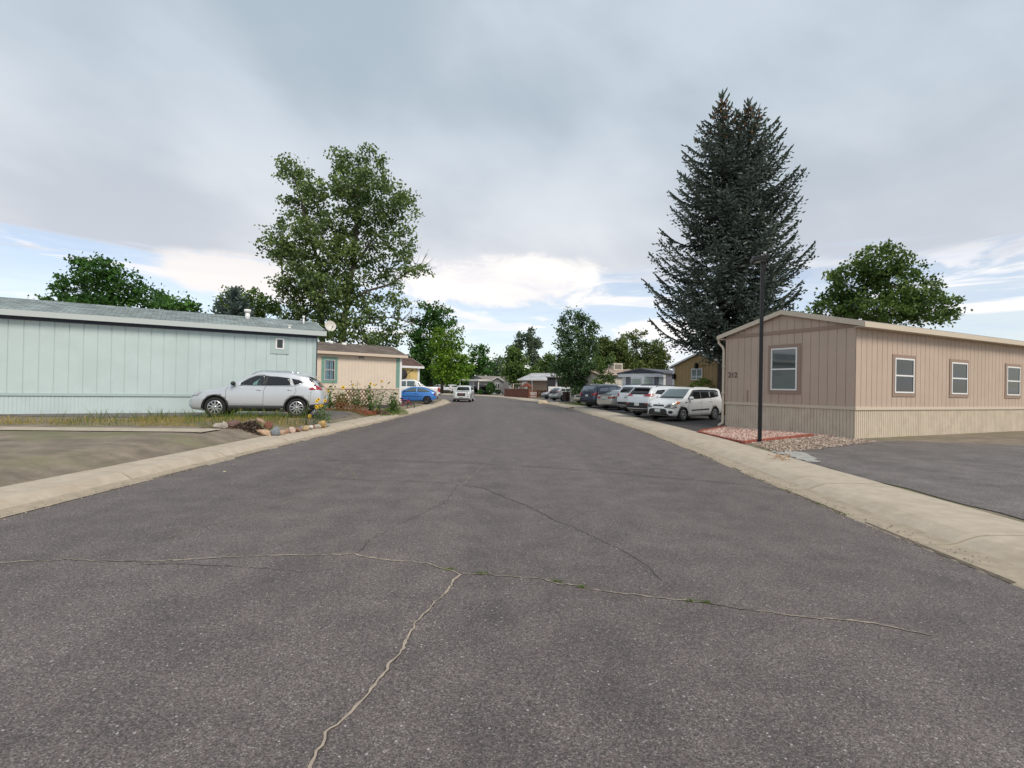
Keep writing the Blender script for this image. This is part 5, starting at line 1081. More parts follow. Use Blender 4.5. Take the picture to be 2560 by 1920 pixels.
def tree(name, label, trunks, lobes, mat, lsize, dens=1.0, clump=.45, per=26, bark=None, cat='tree', group=None, twig=True, core=.5, droop=.35):
    base = trunks[0][0][0]; root = thing(name, (base.x, base.y, base.z), 0, label, cat, group); O = Vector(base)
    m = MB(); nodes = []
    for path, r0, r1 in trunks:
        K = len(path); fine = []
        for a, b in zip(path[:-1], path[1:]):
            for j in range(4): fine.append(a.lerp(b, j/4)+Vector((random.gauss(0, .03), random.gauss(0, .03), 0))*(r0*2))
        fine.append(path[-1]); n_ = len(fine); rad = [r0+(r1-r0)*(i/(n_-1))**.8 for i in range(n_)]
        m.tube([p-O for p in fine], rad, 9); nodes += [(p, r) for p, r in zip(fine, rad)]
    C = []; T = []; S = []
    for (p, rx, ry, rz, den) in lobes:
        # limb from the nearest lower trunk point to the lobe
        cand = [(q, r) for q, r in nodes if q.z < p.z+.3*rz] or nodes
        q, r = min(cand, key=lambda t: (t[0]-p).length+.35*max(0, t[0].z-p.z+1)); mid_ = q.lerp(p, .55)+Vector((random.gauss(0, .15), random.gauss(0, .15), -.12*(p-q).length+random.gauss(0, .1)))
        rr = min(r*.55, .02*max(rx, rz)+.035*(p-q).length*.35+.02)
        m.tube([q-O, mid_-O, p-O], [rr, rr*.65, rr*.3], 5)
        area = (rx*rz+rx*ry+ry*rz)*1.3; nc = max(4, int(area/clump**2*2.0*dens*den))
        d = RNG.normal(size=(nc, 3)); d /= np.linalg.norm(d, axis=1, keepdims=True); rad = core+(1.02-core)*RNG.random(nc)**.7
        cc = np.array(p)+d*rad[:, None]*np.array((rx, ry, rz))
        if twig:
            for k in range(0, nc, 2):
                e = Vector(cc[k]); m.tube([p.lerp(q, .1)-O, p.lerp(e, .5)-O+Vector((0, 0, -.05)), e-O], [rr*.28+.006, rr*.18+.004, .005], 3)
        ct = np.clip(RNG.normal(.42, .22, nc), 0, 1)
        k = per; sc = clump*(.55+.6*RNG.random(nc))
        pts = cc[:, None]+RNG.normal(size=(nc, k, 3))*sc[:, None, None]*np.array((.62, .62, .5))
        tt = np.clip(ct[:, None]+RNG.normal(0, .16, (nc, k)), 0, 1); C.append(pts.reshape(-1, 3)); T.append(tt.ravel())
    C = np.concatenate(C); T = np.concatenate(T); C[:, 2] = np.maximum(C[:, 2], .25)
    m.build('trunk', bark or M_bark, root)
    V = kites(C-np.array(O), lsize, .8, droop); quads('crown', V, T, mat, root); return root, len(C)
NT = 0
def T(*a, **k):
    global NT; r, n_ = tree(*a, **k); NT += n_; return r
# big cottonwood
Y = 46
lob = [(300, 210, 95, 80, .8), (240, 160, 50, 40, .7), (250, 300, 50, 40, .9), (420, 320, 120, 100), (490, 430, 120, 120), (350, 520, 120, 80), (150, 720, 55, 60, .8), (200, 830, 120, 100), (330, 700, 130, 130), (300, 900, 160, 100), (100, 850, 45, 50, .7), (480, 620, 140, 130), (770, 180, 130, 90), (910, 130, 75, 60), (1000, 160, 45, 40, .7), (650, 120, 45, 50, .9), (800, 330, 170, 120), (960, 330, 140, 130), (1080, 430, 120, 110), (1215, 460, 75, 50, .8), (1250, 560, 60, 45, .7), (760, 480, 140, 110), (930, 560, 160, 110), (1090, 600, 110, 70), (700, 640, 140, 120), (880, 740, 120, 90), (560, 760, 150, 140), (720, 850, 130, 110), (620, 1000, 160, 120), (420, 980, 150, 110), (380, 1150, 160, 80), (170, 1100, 60, 40, .7), (300, 1230, 110, 80), (560, 1180, 150, 110), (720, 1130, 100, 100), (420, 1330, 140, 80), (580, 1380, 120, 80), (880, 1090, 90, 60, .7), (1040, 960, 90, 70, .85), (1180, 900, 90, 60, .8), (1240, 990, 90, 50, .8), (1110, 1060, 80, 60, .8), (1350, 1010, 50, 35, .8), (960, 1220, 100, 60, .7), (1080, 1250, 80, 50, .85), (850, 1300, 110, 80, .8), (950, 1400, 120, 80, .7), (780, 1500, 110, 80, .8), (1050, 1480, 100, 70, .7), (1150, 1400, 50, 50, .7), (900, 1560, 120, 60), (1180, 700, 80, 50, .9), (650, 1530, 130, 80), (480, 1500, 120, 80), (320, 1420, 100, 60), (1140, 1570, 70, 60, .8), (1000, 720, 110, 80, .7), (1080, 820, 100, 70, .5), (960, 860, 90, 70, .5), (1200, 780, 70, 50, .6), (860, 960, 100, 80), (700, 380, 90, 110), (1140, 1140, 70, 50, .6), (1000, 1100, 90, 70, .7), (1180, 500, 90, 70), (760, 1220, 90, 80), (1220, 880, 80, 60, .8), (1150, 1300, 70, 60, .6), (700, 1420, 90, 60), (640, 1290, 100, 80), (520, 1280, 90, 80), (800, 1400, 80, 60), (460, 1120, 100, 90), (680, 900, 100, 90), (800, 1170, 80, 60), (1000, 1560, 90, 60)]
trk = [(path_from(Z7, Y, [(690, 1900), (700, 1600), (735, 1330), (790, 1000), (815, 700), (825, 450), (830, 200)]), .42, .05), (path_from(Z7, Y, [(560, 1900), (550, 1600), (545, 1300), (530, 1000), (440, 700), (380, 450), (310, 230)]), .34, .04),
       (path_from(Z7, Y, [(735, 1330), (800, 1240), (900, 1180), (1080, 1130), (1200, 1050), (1290, 1000), (1390, 960)]), .17, .02), (path_from(Z7, Y, [(790, 1000), (880, 870), (980, 740), (1150, 640)]), .14, .03), (path_from(Z7, Y, [(735, 1400), (900, 1390), (1100, 1390), (1230, 1420), (1260, 1300)]), .10, .01), (path_from(Z7, Y, [(720, 1450), (1000, 1430), (1150, 1470), (1290, 1420)]), .07, .01)]
cw = T('cottonwood_tree', 'tall cottonwood with two trunks towering over the left houses', trk, lobes_from(Z7, Y, lob), L_cot, .25, dens=.64, clump=.55, per=26)
m = MB(); o_ = cw.location     # bare dead twigs on the right side
for (x0, y0) in ((1080, 1390), (1180, 1400), (1150, 1470), (1260, 1030), (1290, 1010)):
    for k in range(6):
        a = at(*Z7(x0, y0), Y); b = at(*Z7(x0+random.uniform(50, 170), y0-random.uniform(-30, 190)), Y+random.uniform(-.6, .6)); md_ = a.lerp(b, .5)+Vector((0, 0, -.25)); m.tube([a-o_, md_-o_, b-o_], [.03, .02, .008], 4)
m.build('dead_twigs', M_bark, cw)['kind'] = 'stuff'
# trees right of it
Y = 60; trA = [(path_from(Z2, Y, [(540, 1280), (530, 1000), (520, 600), (520, 200)]), .3, .05), (path_from(Z2, Y, [(480, 1270), (500, 1100), (560, 700)]), .14, .05)]
T('locust_tree', 'tall dark green tree with layered crown beside the cottonwood', trA, lobes_from(Z2, Y, [(470, 140, 80, 50), (600, 210, 150, 80), (770, 215, 60, 40), (830, 330, 60, 40), (390, 330, 120, 80), (620, 370, 170, 110), (800, 420, 60, 50), (290, 500, 100, 80), (470, 560, 170, 140), (380, 720, 180, 140), (600, 750, 150, 120), (340, 870, 140, 110), (480, 1000, 130, 130), (290, 980, 100, 90), (520, 1130, 110, 80)], .8), L_dk, .30, dens=.75, clump=.55, per=24, bark=M_barkd)
Y = 55.5; trB = [(path_from(Z2, Y, [(690, 1350), (700, 1000), (760, 500)]), .2, .04)]
T('bright_tree', 'sunlit yellow green tree in front of the dark layered one', trB, lobes_from(Z2, Y, [(690, 540, 140, 90), (890, 500, 80, 60), (950, 600, 60, 60, .8), (650, 690, 140, 110), (850, 700, 120, 100), (760, 840, 200, 120), (970, 880, 110, 70), (660, 980, 150, 110), (900, 1030, 140, 90), (1050, 1010, 80, 80), (720, 1130, 130, 80), (920, 1120, 110, 50)], .8), L_br, .26, dens=.85, clump=.5, per=24, bark=M_barkd)
Y = 112; T('round_tree', 'dark round topped tree behind the grey house', [(path_from(Z2, Y, [(1200, 1400), (1200, 1000), (1200, 750)]), .4, .1)], lobes_from(Z2, Y, [(1125, 750, 75, 50), (1255, 750, 80, 60), (1200, 870, 140, 100), (1290, 960, 130, 100), (1190, 1040, 170, 80), (1060, 1080, 120, 90), (1330, 1080, 90, 60), (980, 1180, 130, 100)], .7), L_dk, .5, dens=.8, clump=.85, per=20)
Y = 135; T('distant_tree', 'grey green tree between the round tree and the elm', [(path_from(Z2, Y, [(1450, 1330), (1450, 950)]), .4, .1)], lobes_from(Z2, Y, [(1420, 920, 70, 50), (1480, 1000, 90, 90), (1400, 1040, 70, 70), (1520, 880, 50, 40), (1500, 1100, 100, 70)], .8), L_gr, .55, dens=1.3, clump=1.0, per=18)
Y = 90; T('elm_tree', 'light topped elm between the grey and brown houses', [(path_from(Z2, Y, [(1690, 1370), (1695, 1200), (1710, 850)]), .25, .05), (path_from(Z2, Y, [(1670, 1370), (1660, 1200)]), .12, .06), (path_from(Z2, Y, [(1730, 1370), (1740, 1150)]), .12, .06)], lobes_from(Z2, Y, [(1710, 790, 90, 70), (1620, 870, 80, 80), (1760, 890, 110, 100), (1680, 990, 150, 100), (1800, 1060, 100, 80), (1590, 1080, 70, 70), (1680, 1120, 100, 60), (1720, 1210, 50, 35)], .8), L_mid, .38, dens=1.3, clump=.68, per=20)
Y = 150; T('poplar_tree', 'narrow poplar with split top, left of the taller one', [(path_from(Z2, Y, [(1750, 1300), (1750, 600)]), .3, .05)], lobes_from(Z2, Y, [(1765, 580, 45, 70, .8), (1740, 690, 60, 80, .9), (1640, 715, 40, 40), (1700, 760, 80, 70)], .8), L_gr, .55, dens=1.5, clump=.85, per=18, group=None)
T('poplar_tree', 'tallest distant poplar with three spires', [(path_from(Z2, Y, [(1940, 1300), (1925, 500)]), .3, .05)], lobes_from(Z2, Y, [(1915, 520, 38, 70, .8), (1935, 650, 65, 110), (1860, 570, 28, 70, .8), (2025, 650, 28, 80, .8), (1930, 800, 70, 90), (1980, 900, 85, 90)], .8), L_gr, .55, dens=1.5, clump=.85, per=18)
Y = 105; T('green_tree', 'mid green tree behind the brown house roof', [(path_from(Z2, Y, [(2120, 1250), (2120, 900)]), .3, .08)], lobes_from(Z2, Y, [(2160, 850, 70, 60), (2110, 970, 90, 80), (2000, 1040, 100, 50), (2210, 930, 90, 90), (1930, 1060, 60, 40), (2250, 1040, 90, 60)], .8), L_mid, .45, dens=1.3, clump=.75, per=20)
# right hand elm
Y = 52.5; tl = [(path_from(Z3, Y, [(615, 1370), (620, 1000), (600, 600), (540, 200)]), .24, .04), (path_from(Z3, Y, [(620, 1050), (700, 600), (640, 250)]), .12, .03), (path_from(Z3, Y, [(610, 1000), (450, 600), (440, 200)]), .11, .02)]
T('leafy_elm', 'leafy elm with foliage down to the parked cars, right of the road', tl, lobes_from(Z3, Y, [(450, 130, 55, 55, .7), (560, 150, 70, 60, .7), (400, 250, 90, 70, .8), (620, 240, 110, 90), (740, 290, 80, 70, .8), (820, 360, 50, 70, .7), (320, 330, 50, 50, .5), (480, 410, 160, 120), (700, 460, 140, 120), (410, 560, 110, 90, .8), (600, 640, 180, 130), (310, 560, 50, 60, .4), (400, 760, 130, 110), (760, 640, 100, 110), (560, 860, 220, 140), (360, 930, 130, 100), (700, 900, 110, 120), (500, 1070, 150, 90), (650, 1120, 120, 90), (560, 1230, 90, 70), (290, 860, 70, 70)], .8), L_elm, .20, dens=1.25, clump=.46, per=26, bark=M_barkd)
Y = 47.5; T('young_tree', 'young tree with upright feathery shoots by the beige roof', [(path_from(Z3, Y, [(920, 1180), (930, 1000), (890, 760)]), .06, .02), (path_from(Z3, Y, [(930, 1150), (1000, 950), (1035, 740)]), .05, .015)], lobes_from(Z3, Y, [(875, 790, 35, 80, .8), (930, 850, 30, 60, .8), (1000, 790, 22, 70, .8), (1050, 760, 22, 70, .8), (900, 920, 60, 60, .8), (970, 1010, 90, 80, .7), (1050, 1040, 55, 45, .6), (860, 1080, 70, 60)], .8), L_mid, .17, dens=1.0, clump=.32, per=24, bark=M_barkd)
Y = 80; T('broad_tree', 'broad olive green tree behind the beige roof', [(path_from(Z3, Y, [(1100, 1100), (1080, 800), (1080, 500)]), .3, .06)], lobes_from(Z3, Y, [(930, 530, 80, 70), (990, 620, 110, 110), (1150, 660, 150, 130), (1050, 760, 150, 100), (1240, 780, 120, 90), (880, 660, 80, 90), (1180, 520, 60, 50), (900, 780, 110, 90), (1000, 850, 150, 80), (1250, 850, 150, 80)], .8), L_ol, .34, dens=1.5, clump=.62, per=22, bark=M_barkd)
Y = 84; T('sparse_tree', 'thin topped olive tree with sky showing through, left of the spruce', [(path_from(Z3, Y, [(1390, 1050), (1400, 700), (1370, 400)]), .26, .03), (path_from(Z3, Y, [(1380, 900), (1560, 650), (1600, 480)]), .12, .02), (path_from(Z3, Y, [(1390, 700), (1280, 480)]), .08, .015)], lobes_from(Z3, Y, [(1350, 430, 130, 45, .5), (1450, 390, 70, 40, .5), (1240, 470, 90, 60, .5), (1420, 550, 140, 80, .6), (1560, 640, 120, 100, .8), (1680, 600, 100, 120, .8), (1500, 770, 150, 100), (1650, 790, 110, 90), (1350, 760, 110, 110, .8), (1750, 750, 90, 130), (1450, 860, 180, 70), (1650, 860, 160, 80)], .8), L_ol, .30, dens=1.35, clump=.6, per=20, bark=M_barkd)
# left background
Y = 52; T('green_tree', 'mid green tree above the pale blue roof, left edge', [(path_from(Z1, Y, [(250, 700), (240, 300)]), .25, .05)], lobes_from(Z1, Y, [(90, 230, 45, 30, .8), (150, 235, 50, 40), (200, 300, 90, 70), (300, 280, 50, 60, .8), (300, 380, 110, 60), (410, 340, 80, 60, .9), (380, 290, 35, 30, .6), (460, 400, 60, 50, .8), (60, 330, 100, 80), (180, 400, 120, 50)], .8), L_mid, .26, dens=.9, clump=.5, per=22)
Y = 50; T('green_tree', 'leafy green tree far left above the pale blue roof', [(path_from(lambda a, b: (a, b), Y, [(90, 400), (95, 300)]), .25, .05)], lobes_from(lambda a, b: (a, b), Y, [(95, 270, 22, 14), (75, 290, 22, 16), (120, 288, 24, 18), (150, 300, 22, 12), (55, 308, 22, 12), (100, 308, 30, 12), (180, 305, 20, 9)], .8), L_dk, .3, dens=.85, clump=.55, per=20)
Y = 44; T('green_tree', 'pale green tree right of the taupe house, behind it', [(path_from(lambda a, b: (a, b), Y, [(880, 420), (880, 300)]), .25, .05)], lobes_from(lambda a, b: (a, b), Y, [(880, 262, 26, 18), (850, 285, 26, 20), (905, 285, 30, 20), (835, 308, 26, 16), (880, 310, 40, 16), (930, 308, 28, 16), (802, 322, 14, 10)], .8), L_mid, .26, dens=.9, clump=.5, per=20)
# ---- conifers
def conifer(name, label, base, leaders, mat, low, seglen=.215, dens=1.0, cones=None, group=None):
    """leaders: list of (axis path, [(height fraction from top in m, radius)...])"""
    root = thing(name, base, 0, label, 'tree', group); O = Vector(base); tm = MB(); C = []; D = []; S = []; T_ = []
    br = MB(); CC = []
    for path, prof, r0 in leaders:
        fine = [path[0].lerp(path[1], k/6) for k in range(7)] if len(path) == 2 else path
        n_ = len(fine); tm.tube([p-O for p in fine], [r0*(1-i/(n_-1))+.02 for i in range(n_)], 9)
        ztop = path[-1].z; zlo = max(path[0].z, low); zz = ztop-.15; ph = random.random()*6
        zs = [p.z for p in fine]
        def axis(z): return Vector((np.interp(z, zs, [p.x for p in fine]), np.interp(z, zs, [p.y for p in fine]), z))
        while zz > zlo:
            dt = ztop-zz; R0 = np.interp(dt, *zip(*prof)); nb = 5
            for k in range(nb):
                ph += 2*math.pi/nb+random.uniform(-.35, .35); Rb = R0*random.choice((random.uniform(.6, .9), random.uniform(.84, 1.04))); a = axis(zz+random.uniform(-.12, .12))
                u = Vector((math.cos(ph), math.sin(ph), 0)); s0 = np.interp(dt, [0, 2, 5, 9, 16], [1.1, .5, .16, -.04, -.22]); lift = np.interp(dt, [0, 3, 8, 16], [.0, .15, .26, .36])
                K = max(3, int(Rb/.3)); pts = []
                for i in range(K+1):
                    t = i/K; pts.append(a+u*Rb*t+Vector((0, 0, Rb*(s0*t-.12*math.sin(math.pi*t)+lift*t**3))))
                tan_ = (pts[-1]-pts[-2]).normalized(); br.tube([p-O for p in pts], [max(.008, .045*(1-i/K)*min(1, Rb/3)+.008) for i in range(K+1)], 4)
                bt = random.gauss(0, .15); sd = Vector((-u.y, u.x, 0)); st = .125/dens; q = max(.12*Rb, .1)
                while q < Rb:
                    t = q/Rb; f_ = t*K; i = min(int(f_), K-1); p = pts[i].lerp(pts[i+1], f_-i); tan_ = (pts[i+1]-pts[i]).normalized()
                    tl_ = min(1.15, Rb*.5, .36+.28*(Rb-q)+.34*random.random())*(1 if t > .2 else .6)
                    for sg in (-1, 1):
                        dr = (tan_*.75+sd*sg*random.uniform(.6, 1.1)+Vector((0, 0, random.uniform(-.5, .12)))).normalized(); kk = max(1, int(tl_/.21))
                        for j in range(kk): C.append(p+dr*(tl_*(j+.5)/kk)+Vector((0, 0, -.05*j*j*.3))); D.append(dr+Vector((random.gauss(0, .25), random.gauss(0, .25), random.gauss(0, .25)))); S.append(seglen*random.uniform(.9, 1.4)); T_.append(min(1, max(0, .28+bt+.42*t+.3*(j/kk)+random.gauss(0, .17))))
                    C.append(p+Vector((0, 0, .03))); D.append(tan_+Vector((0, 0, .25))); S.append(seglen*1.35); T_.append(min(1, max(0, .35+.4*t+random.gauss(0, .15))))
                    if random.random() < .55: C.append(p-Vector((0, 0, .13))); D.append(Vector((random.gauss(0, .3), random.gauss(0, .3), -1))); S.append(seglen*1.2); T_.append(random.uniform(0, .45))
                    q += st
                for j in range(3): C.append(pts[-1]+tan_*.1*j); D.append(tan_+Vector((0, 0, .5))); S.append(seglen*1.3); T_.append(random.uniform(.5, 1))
                if cones and dt < 3.4 and dt > .5:
                    for j in range(6):
                        p = pts[random.randrange(max(1, K-2), K+1)]+Vector((random.gauss(0, .05), random.gauss(0, .05), -.12)); CC.append(p)
            zz -= random.uniform(.34, .54)*(1 if dt < 8 else 1.2)
        for j in range(10):
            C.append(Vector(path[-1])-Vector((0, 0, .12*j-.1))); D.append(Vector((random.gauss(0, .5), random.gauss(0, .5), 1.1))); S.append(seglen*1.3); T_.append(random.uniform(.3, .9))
    tm.add(br.v, br.f, 0, True); tm.build('trunk', M_barkd, root)
    C = np.array(C)-np.array(O); V1 = kites(C, np.array(S), .42, 0, D, .12); V2 = kites(C, np.array(S)*.95, .42, 0, D, .12)
    quads('crown', np.concatenate([V1, V2]), np.concatenate([T_, T_]), mat, root)
    if CC:
        m = MB()
        for p in CC: m.ell(p-O, (.035, .035, .085), 0, 6, 4)
        m.build('cones', P('brown_cones', (.17, .085, .035), .9), root)['kind'] = 'stuff'
    return len(C)*2
Y = 31; b1_ = at(722, 440, Y); b1_.z = .2; top1 = at(722.4, 95, Y); top2 = at(748.5, 102, Y-.6)
k_ = .14466*Y/F; h_ = lambda yy: (yy-105)*k_
p1 = [(h_(yy), max(.12, rr*k_)) for yy, rr in ((105, 0), (150, 20), (200, 40), (300, 85), (370, 140), (450, 190), (600, 275), (800, 330), (1000, 390), (1200, 430), (1300, 520), (1400, 560), (1600, 500), (1800, 460), (2300, 420))]
p2 = [(h_(yy)-.3, max(.12, rr*k_)) for yy, rr in ((155, 0), (200, 24), (280, 75), (400, 180), (600, 280), (800, 340), (1000, 390), (1200, 410), (1400, 420), (1700, 400), (2300, 350))]
fork = at(730, 330, Y); mid1 = at(722, 260, Y); mid2 = at(745, 250, Y-.4)
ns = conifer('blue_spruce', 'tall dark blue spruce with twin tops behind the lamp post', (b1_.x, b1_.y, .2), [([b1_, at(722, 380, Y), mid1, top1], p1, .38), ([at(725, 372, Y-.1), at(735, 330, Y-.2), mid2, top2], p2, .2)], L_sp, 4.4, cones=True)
Y = 44; b2_ = at(*Z1(130, 700), Y); b2_.z = .4; tp = at(*Z1(125, 222), Y)
ns += conifer('small_spruce', 'small blue green spruce above the pale blue roof', (b2_.x, b2_.y, .4), [([b2_, tp], [(0, .1), (1, .8), (2.5, 1.5), (5, 1.9), (12, 2.2)], .2)], leafmat('pale_spruce_needles', (.05, .085, .075), (.14, .19, .175), .15), 3.0, seglen=.34, dens=.7)
# a far-off belt of trees closing the horizon
C = []; T2 = []
for k in range(900):
    a = random.uniform(-1.05, 1.0); D_ = random.uniform(150, 215); hh_ = random.uniform(.5, 1)*(7+3*math.sin(a*9)+2*math.sin(a*23)); c_ = np.array((math.tan(a)*D_, D_, random.uniform(.6, hh_)))
    C.append(c_+RNG.normal(size=(22, 3))*1.0); T2.append(np.clip(random.uniform(.1, .7)+RNG.normal(0, .12, 22), 0, 1))
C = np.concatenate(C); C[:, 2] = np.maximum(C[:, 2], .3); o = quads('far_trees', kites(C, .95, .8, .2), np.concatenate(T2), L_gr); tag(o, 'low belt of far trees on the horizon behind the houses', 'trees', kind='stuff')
C = []; T2 = []     # shaded thicket under the trees left of the bend
for k in range(420):
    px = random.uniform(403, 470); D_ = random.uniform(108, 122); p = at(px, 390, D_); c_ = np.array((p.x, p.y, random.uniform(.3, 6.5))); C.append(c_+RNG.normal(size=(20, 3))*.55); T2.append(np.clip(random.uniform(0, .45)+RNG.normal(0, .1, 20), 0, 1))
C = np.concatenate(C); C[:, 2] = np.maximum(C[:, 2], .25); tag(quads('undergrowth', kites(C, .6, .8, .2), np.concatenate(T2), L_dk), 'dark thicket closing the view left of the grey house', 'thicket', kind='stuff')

# ------------------------------------------------------------------ street furniture, yards and small things
def lamp(name, pos, top, label, grp=None):
    r = thing(name, pos, 0, label, 'lamp post', grp); m = MB(); k = .046
    m.box(-k, k, -k, k, -.05, top-.05); m.build('pole', M_black, r, .008)
    m = MB(); m.box(-.085, .085, -.085, .085, -.02, .03); m.box(-.03, .12, -.04, .04, top-.28, top-.16); m.build('base_plate', M_black, r)
    m = MB(); a = Vector((.14, -.15, top)); m.obox(a+Vector((0, 0, -.02)), (-.46, 0, -.075), (0, .30, 0), (.02, 0, .14)); hd = m.build('lamp_head', M_black, r, .012)
    m = MB(); m.obox(a+Vector((-.10, .04, -.053)), (-.27, 0, -.044), (0, .22, 0), (.001, 0, .008)); m.build('lens', P('lamp_lens', (.45, .46, .46), .3), hd)
    m = MB(); m.tube([(.06, 0, top+.14), (.06, 0, top+.22)], .04, 10); m.build('photocell', P('photocell', (.5, .5, .5), .4), r)
    return r
lp = at(759.6, 442.3, 15.1); lamp('lamp_post', (lp.x, lp.y, hz(lp.x, lp.y)), 5.42, 'tall black lamp post in front of the taupe house').rotation_euler = (0, 0, -.15)
lp2 = at(437.3, 396, 57.6); lamp('lamp_post', (lp2.x, lp2.y, hz(lp2.x, lp2.y)), 5.4, 'black lamp post in front of the bright green tree, far left')
# red edging boards round the gravel bed
M_edge = P('red_edging', (.27, .075, .05), .85, noise=(5, .35)); bedA, bedB, bedC, bedD = Vector((6.72, 18.3)), Vector((6.72, 14.75)), Vector((11.6, 17.0)), Vector((8.72, 20.75))
bedC = Vector((10.15, 17.2))
for a, b, lab in ((bedA, bedB, 'red edging board along the pavement side of the gravel bed'), (bedB, bedC, 'red edging board on the lamp post side of the gravel bed'), (bedA, bedD, 'red edging board on the driveway side of the gravel bed')):
    d = b-a; n2 = Vector((-d.y, d.x)).normalized()*.045; m = MB(); K = 8; pp = [a.lerp(b, i/K) for i in range(K+1)]; z_ = [hz(p.x, p.y) for p in pp]
    for i in range(K):
        p, q = pp[i], pp[i+1].lerp(pp[i], .012); w0_ = random.uniform(-.008, .008)
        o3 = Vector((p.x-n2.x, p.y-n2.y, z_[i]-.05)); m.obox(o3, Vector((q.x-p.x, q.y-p.y, z_[i+1]-z_[i])), Vector((n2.x*2, n2.y*2, 0)), (0, 0, .13+w0_))
    tag(m.build('edging_board', M_edge, None, .008), lab, 'edging', 'red edging boards round the gravel bed')
M_pg = P('pink_gravel_base', (.33, .20, .165), .95, noise=(30, .3), bump=(40, 1, .03)); bed = [tuple(bedA), tuple(bedB), tuple(bedC), (10.9, 16.9), tuple(bedD+Vector((.15, .1)))]
drape('gravel_bed', bed, .3, .022, M_pg)
def pebbles(name, poly, nmax, s0, s1, mat, label, cat, zoff=.02, tintp=None):
    xs = [p[0] for p in poly]; ys = [p[1] for p in poly]; pts = []
    while len(pts) < nmax:
        x_, y_ = random.uniform(min(xs), max(xs)), random.uniform(min(ys), max(ys))
        if inpoly(poly, x_, y_): pts.append((x_, y_))
    z_ = height(pts); V = []; Fc = []; tt = []
    base = [(1, 0, 0), (-.5, .85, 0), (-.5, -.85, 0), (.15, .1, .75), (-.1, -.1, -.5)]
    for (x_, y_), zz in zip(pts, z_):
        s = random.uniform(s0, s1); rot = Matrix.Rotation(random.uniform(0, 6.28), 3, 'Z') @ Matrix.Rotation(random.uniform(-.7, .7), 3, 'X'); b_ = len(V)
        for v in base: 
            q = rot @ Vector((v[0]*s*random.uniform(.7, 1.2), v[1]*s*random.uniform(.7, 1.1), v[2]*s)); V.append((x_+q.x, y_+q.y, zz+zoff+s*.3+q.z))
        Fc += [(b_, b_+1, b_+3), (b_+1, b_+2, b_+3), (b_+2, b_, b_+3), (b_+1, b_, b_+4), (b_+2, b_+1, b_+4), (b_, b_+2, b_+4)]; tt += [random.random()]*6
    me = bpy.data.meshes.new(name); me.from_pydata(V, [], Fc); a = me.attributes.new('tint', 'FLOAT', 'FACE'); a.data.foreach_set('value', tt); me.materials.append(mat)
    return tag(link(name, me), label, cat, kind='stuff')
def stonemat(name, cols):
    m, n, l, b = nt(name); a = n.new('ShaderNodeAttribute'); a.attribute_name = 'tint'; r = n.new('ShaderNodeValToRGB'); r.color_ramp.elements[0].color = (*cols[0], 1); r.color_ramp.elements[1].color = (*cols[-1], 1)
    for i, c_ in enumerate(cols[1:-1]): e = r.color_ramp.elements.new((i+1)/(len(cols)-1)); e.color = (*c_, 1)
    l.new(a.outputs['Fac'], r.inputs[0]); l.new(r.outputs[0], b.inputs['Base Color']); b.inputs['Roughness'].default_value = .9; return m
pebbles('pink_gravel', [(6.79, 18.2), (6.79, 14.9), (10.05, 17.3), (10.9, 16.95), (8.7, 20.6)], 5200, .025, .055, stonemat('pink_stones', [(.22, .12, .10), (.46, .27, .22), (.55, .40, .34), (.62, .52, .46)]), 'pinkish gravel filling the red edged bed', 'gravel')
drt = [(6.8, 14.55), (6.62, 12.6), (7.6, 13.0), (11.0, 15.3), (10.4, 17.1)]
pebbles('brown_gravel', drt, 2600, .015, .045, stonemat('brown_stones', [(.18, .13, .10), (.38, .29, .23), (.55, .45, .38)]), 'loose brown stones on the dirt round the lamp post foot', 'gravel')
drape('concrete_patch', ragged([(6.58, 12.9), (6.5, 11.2), (6.62, 10.9), (7.0, 11.9), (7.25, 12.6), (7.0, 13.1)], .07, .18), .3, .016, P('pale_concrete_patch', (.36, .345, .32), .9, noise=(5, .3)))
# grass blades
def blades(name, pts, h0, h1, wd, mat, label, cat, zadd=0, lean=.35, tmean=.5, zs=None):
    pts = np.asarray(pts, float); N = len(pts); z = (height(pts) if zs is None else np.full(N, zs))+zadd; h = h0+(h1-h0)*RNG.random(N)**1.6; an = RNG.random(N)*6.283; ln2 = np.abs(RNG.normal(0, lean, N))*h; a2 = RNG.random(N)*6.283
    B = np.stack([pts[:, 0], pts[:, 1], z-.01], 1); s = np.stack([np.cos(an), np.sin(an), 0*an], 1)*(wd*(.6+.8*RNG.random(N)))[:, None]; tip = B+np.stack([np.cos(a2)*ln2, np.sin(a2)*ln2, h], 1); md_ = B*.45+tip*.55+np.array((0, 0, 1))*(h*.08)[:, None]
    V = np.stack([B-s*.6, md_-s*.5, tip, B*.5+md_*.5+s*.7], 1); o = quads(name, V, np.clip(RNG.normal(tmean, .28, N), 0, 1), mat); return tag(o, label, cat, kind='stuff')
def scatter(poly, n_, clump=None):
    xs = [p[0] for p in poly]; ys = [p[1] for p in poly]; out = []
    cl = [(random.uniform(min(xs), max(xs)), random.uniform(min(ys), max(ys))) for _ in range(clump)] if clump else None
    while len(out) < n_:
        if cl and random.random() < .8: c_ = random.choice(cl); x_, y_ = random.gauss(c_[0], .22), random.gauss(c_[1], .22)
        else: x_, y_ = random.uniform(min(xs), max(xs)), random.uniform(min(ys), max(ys))
        if inpoly(poly, x_, y_): out.append((x_, y_))
    return out
G_dry = leafmat('dry_yellow_grass', (.17, .16, .04), (.52, .40, .15), .3); G_grn = leafmat('green_grass', (.05, .10, .015), (.20, .27, .06), .35)
strip = [(-13, 13.7), (-8.2, 14.3), (-7.2, 14.4), (-7.0, 15.6), (-6.88, 17.6), (-7.1, 17.9)]+[(drv[k_][0], drv[k_][1]+.05) for k_ in (4, 3, 2, 1)]
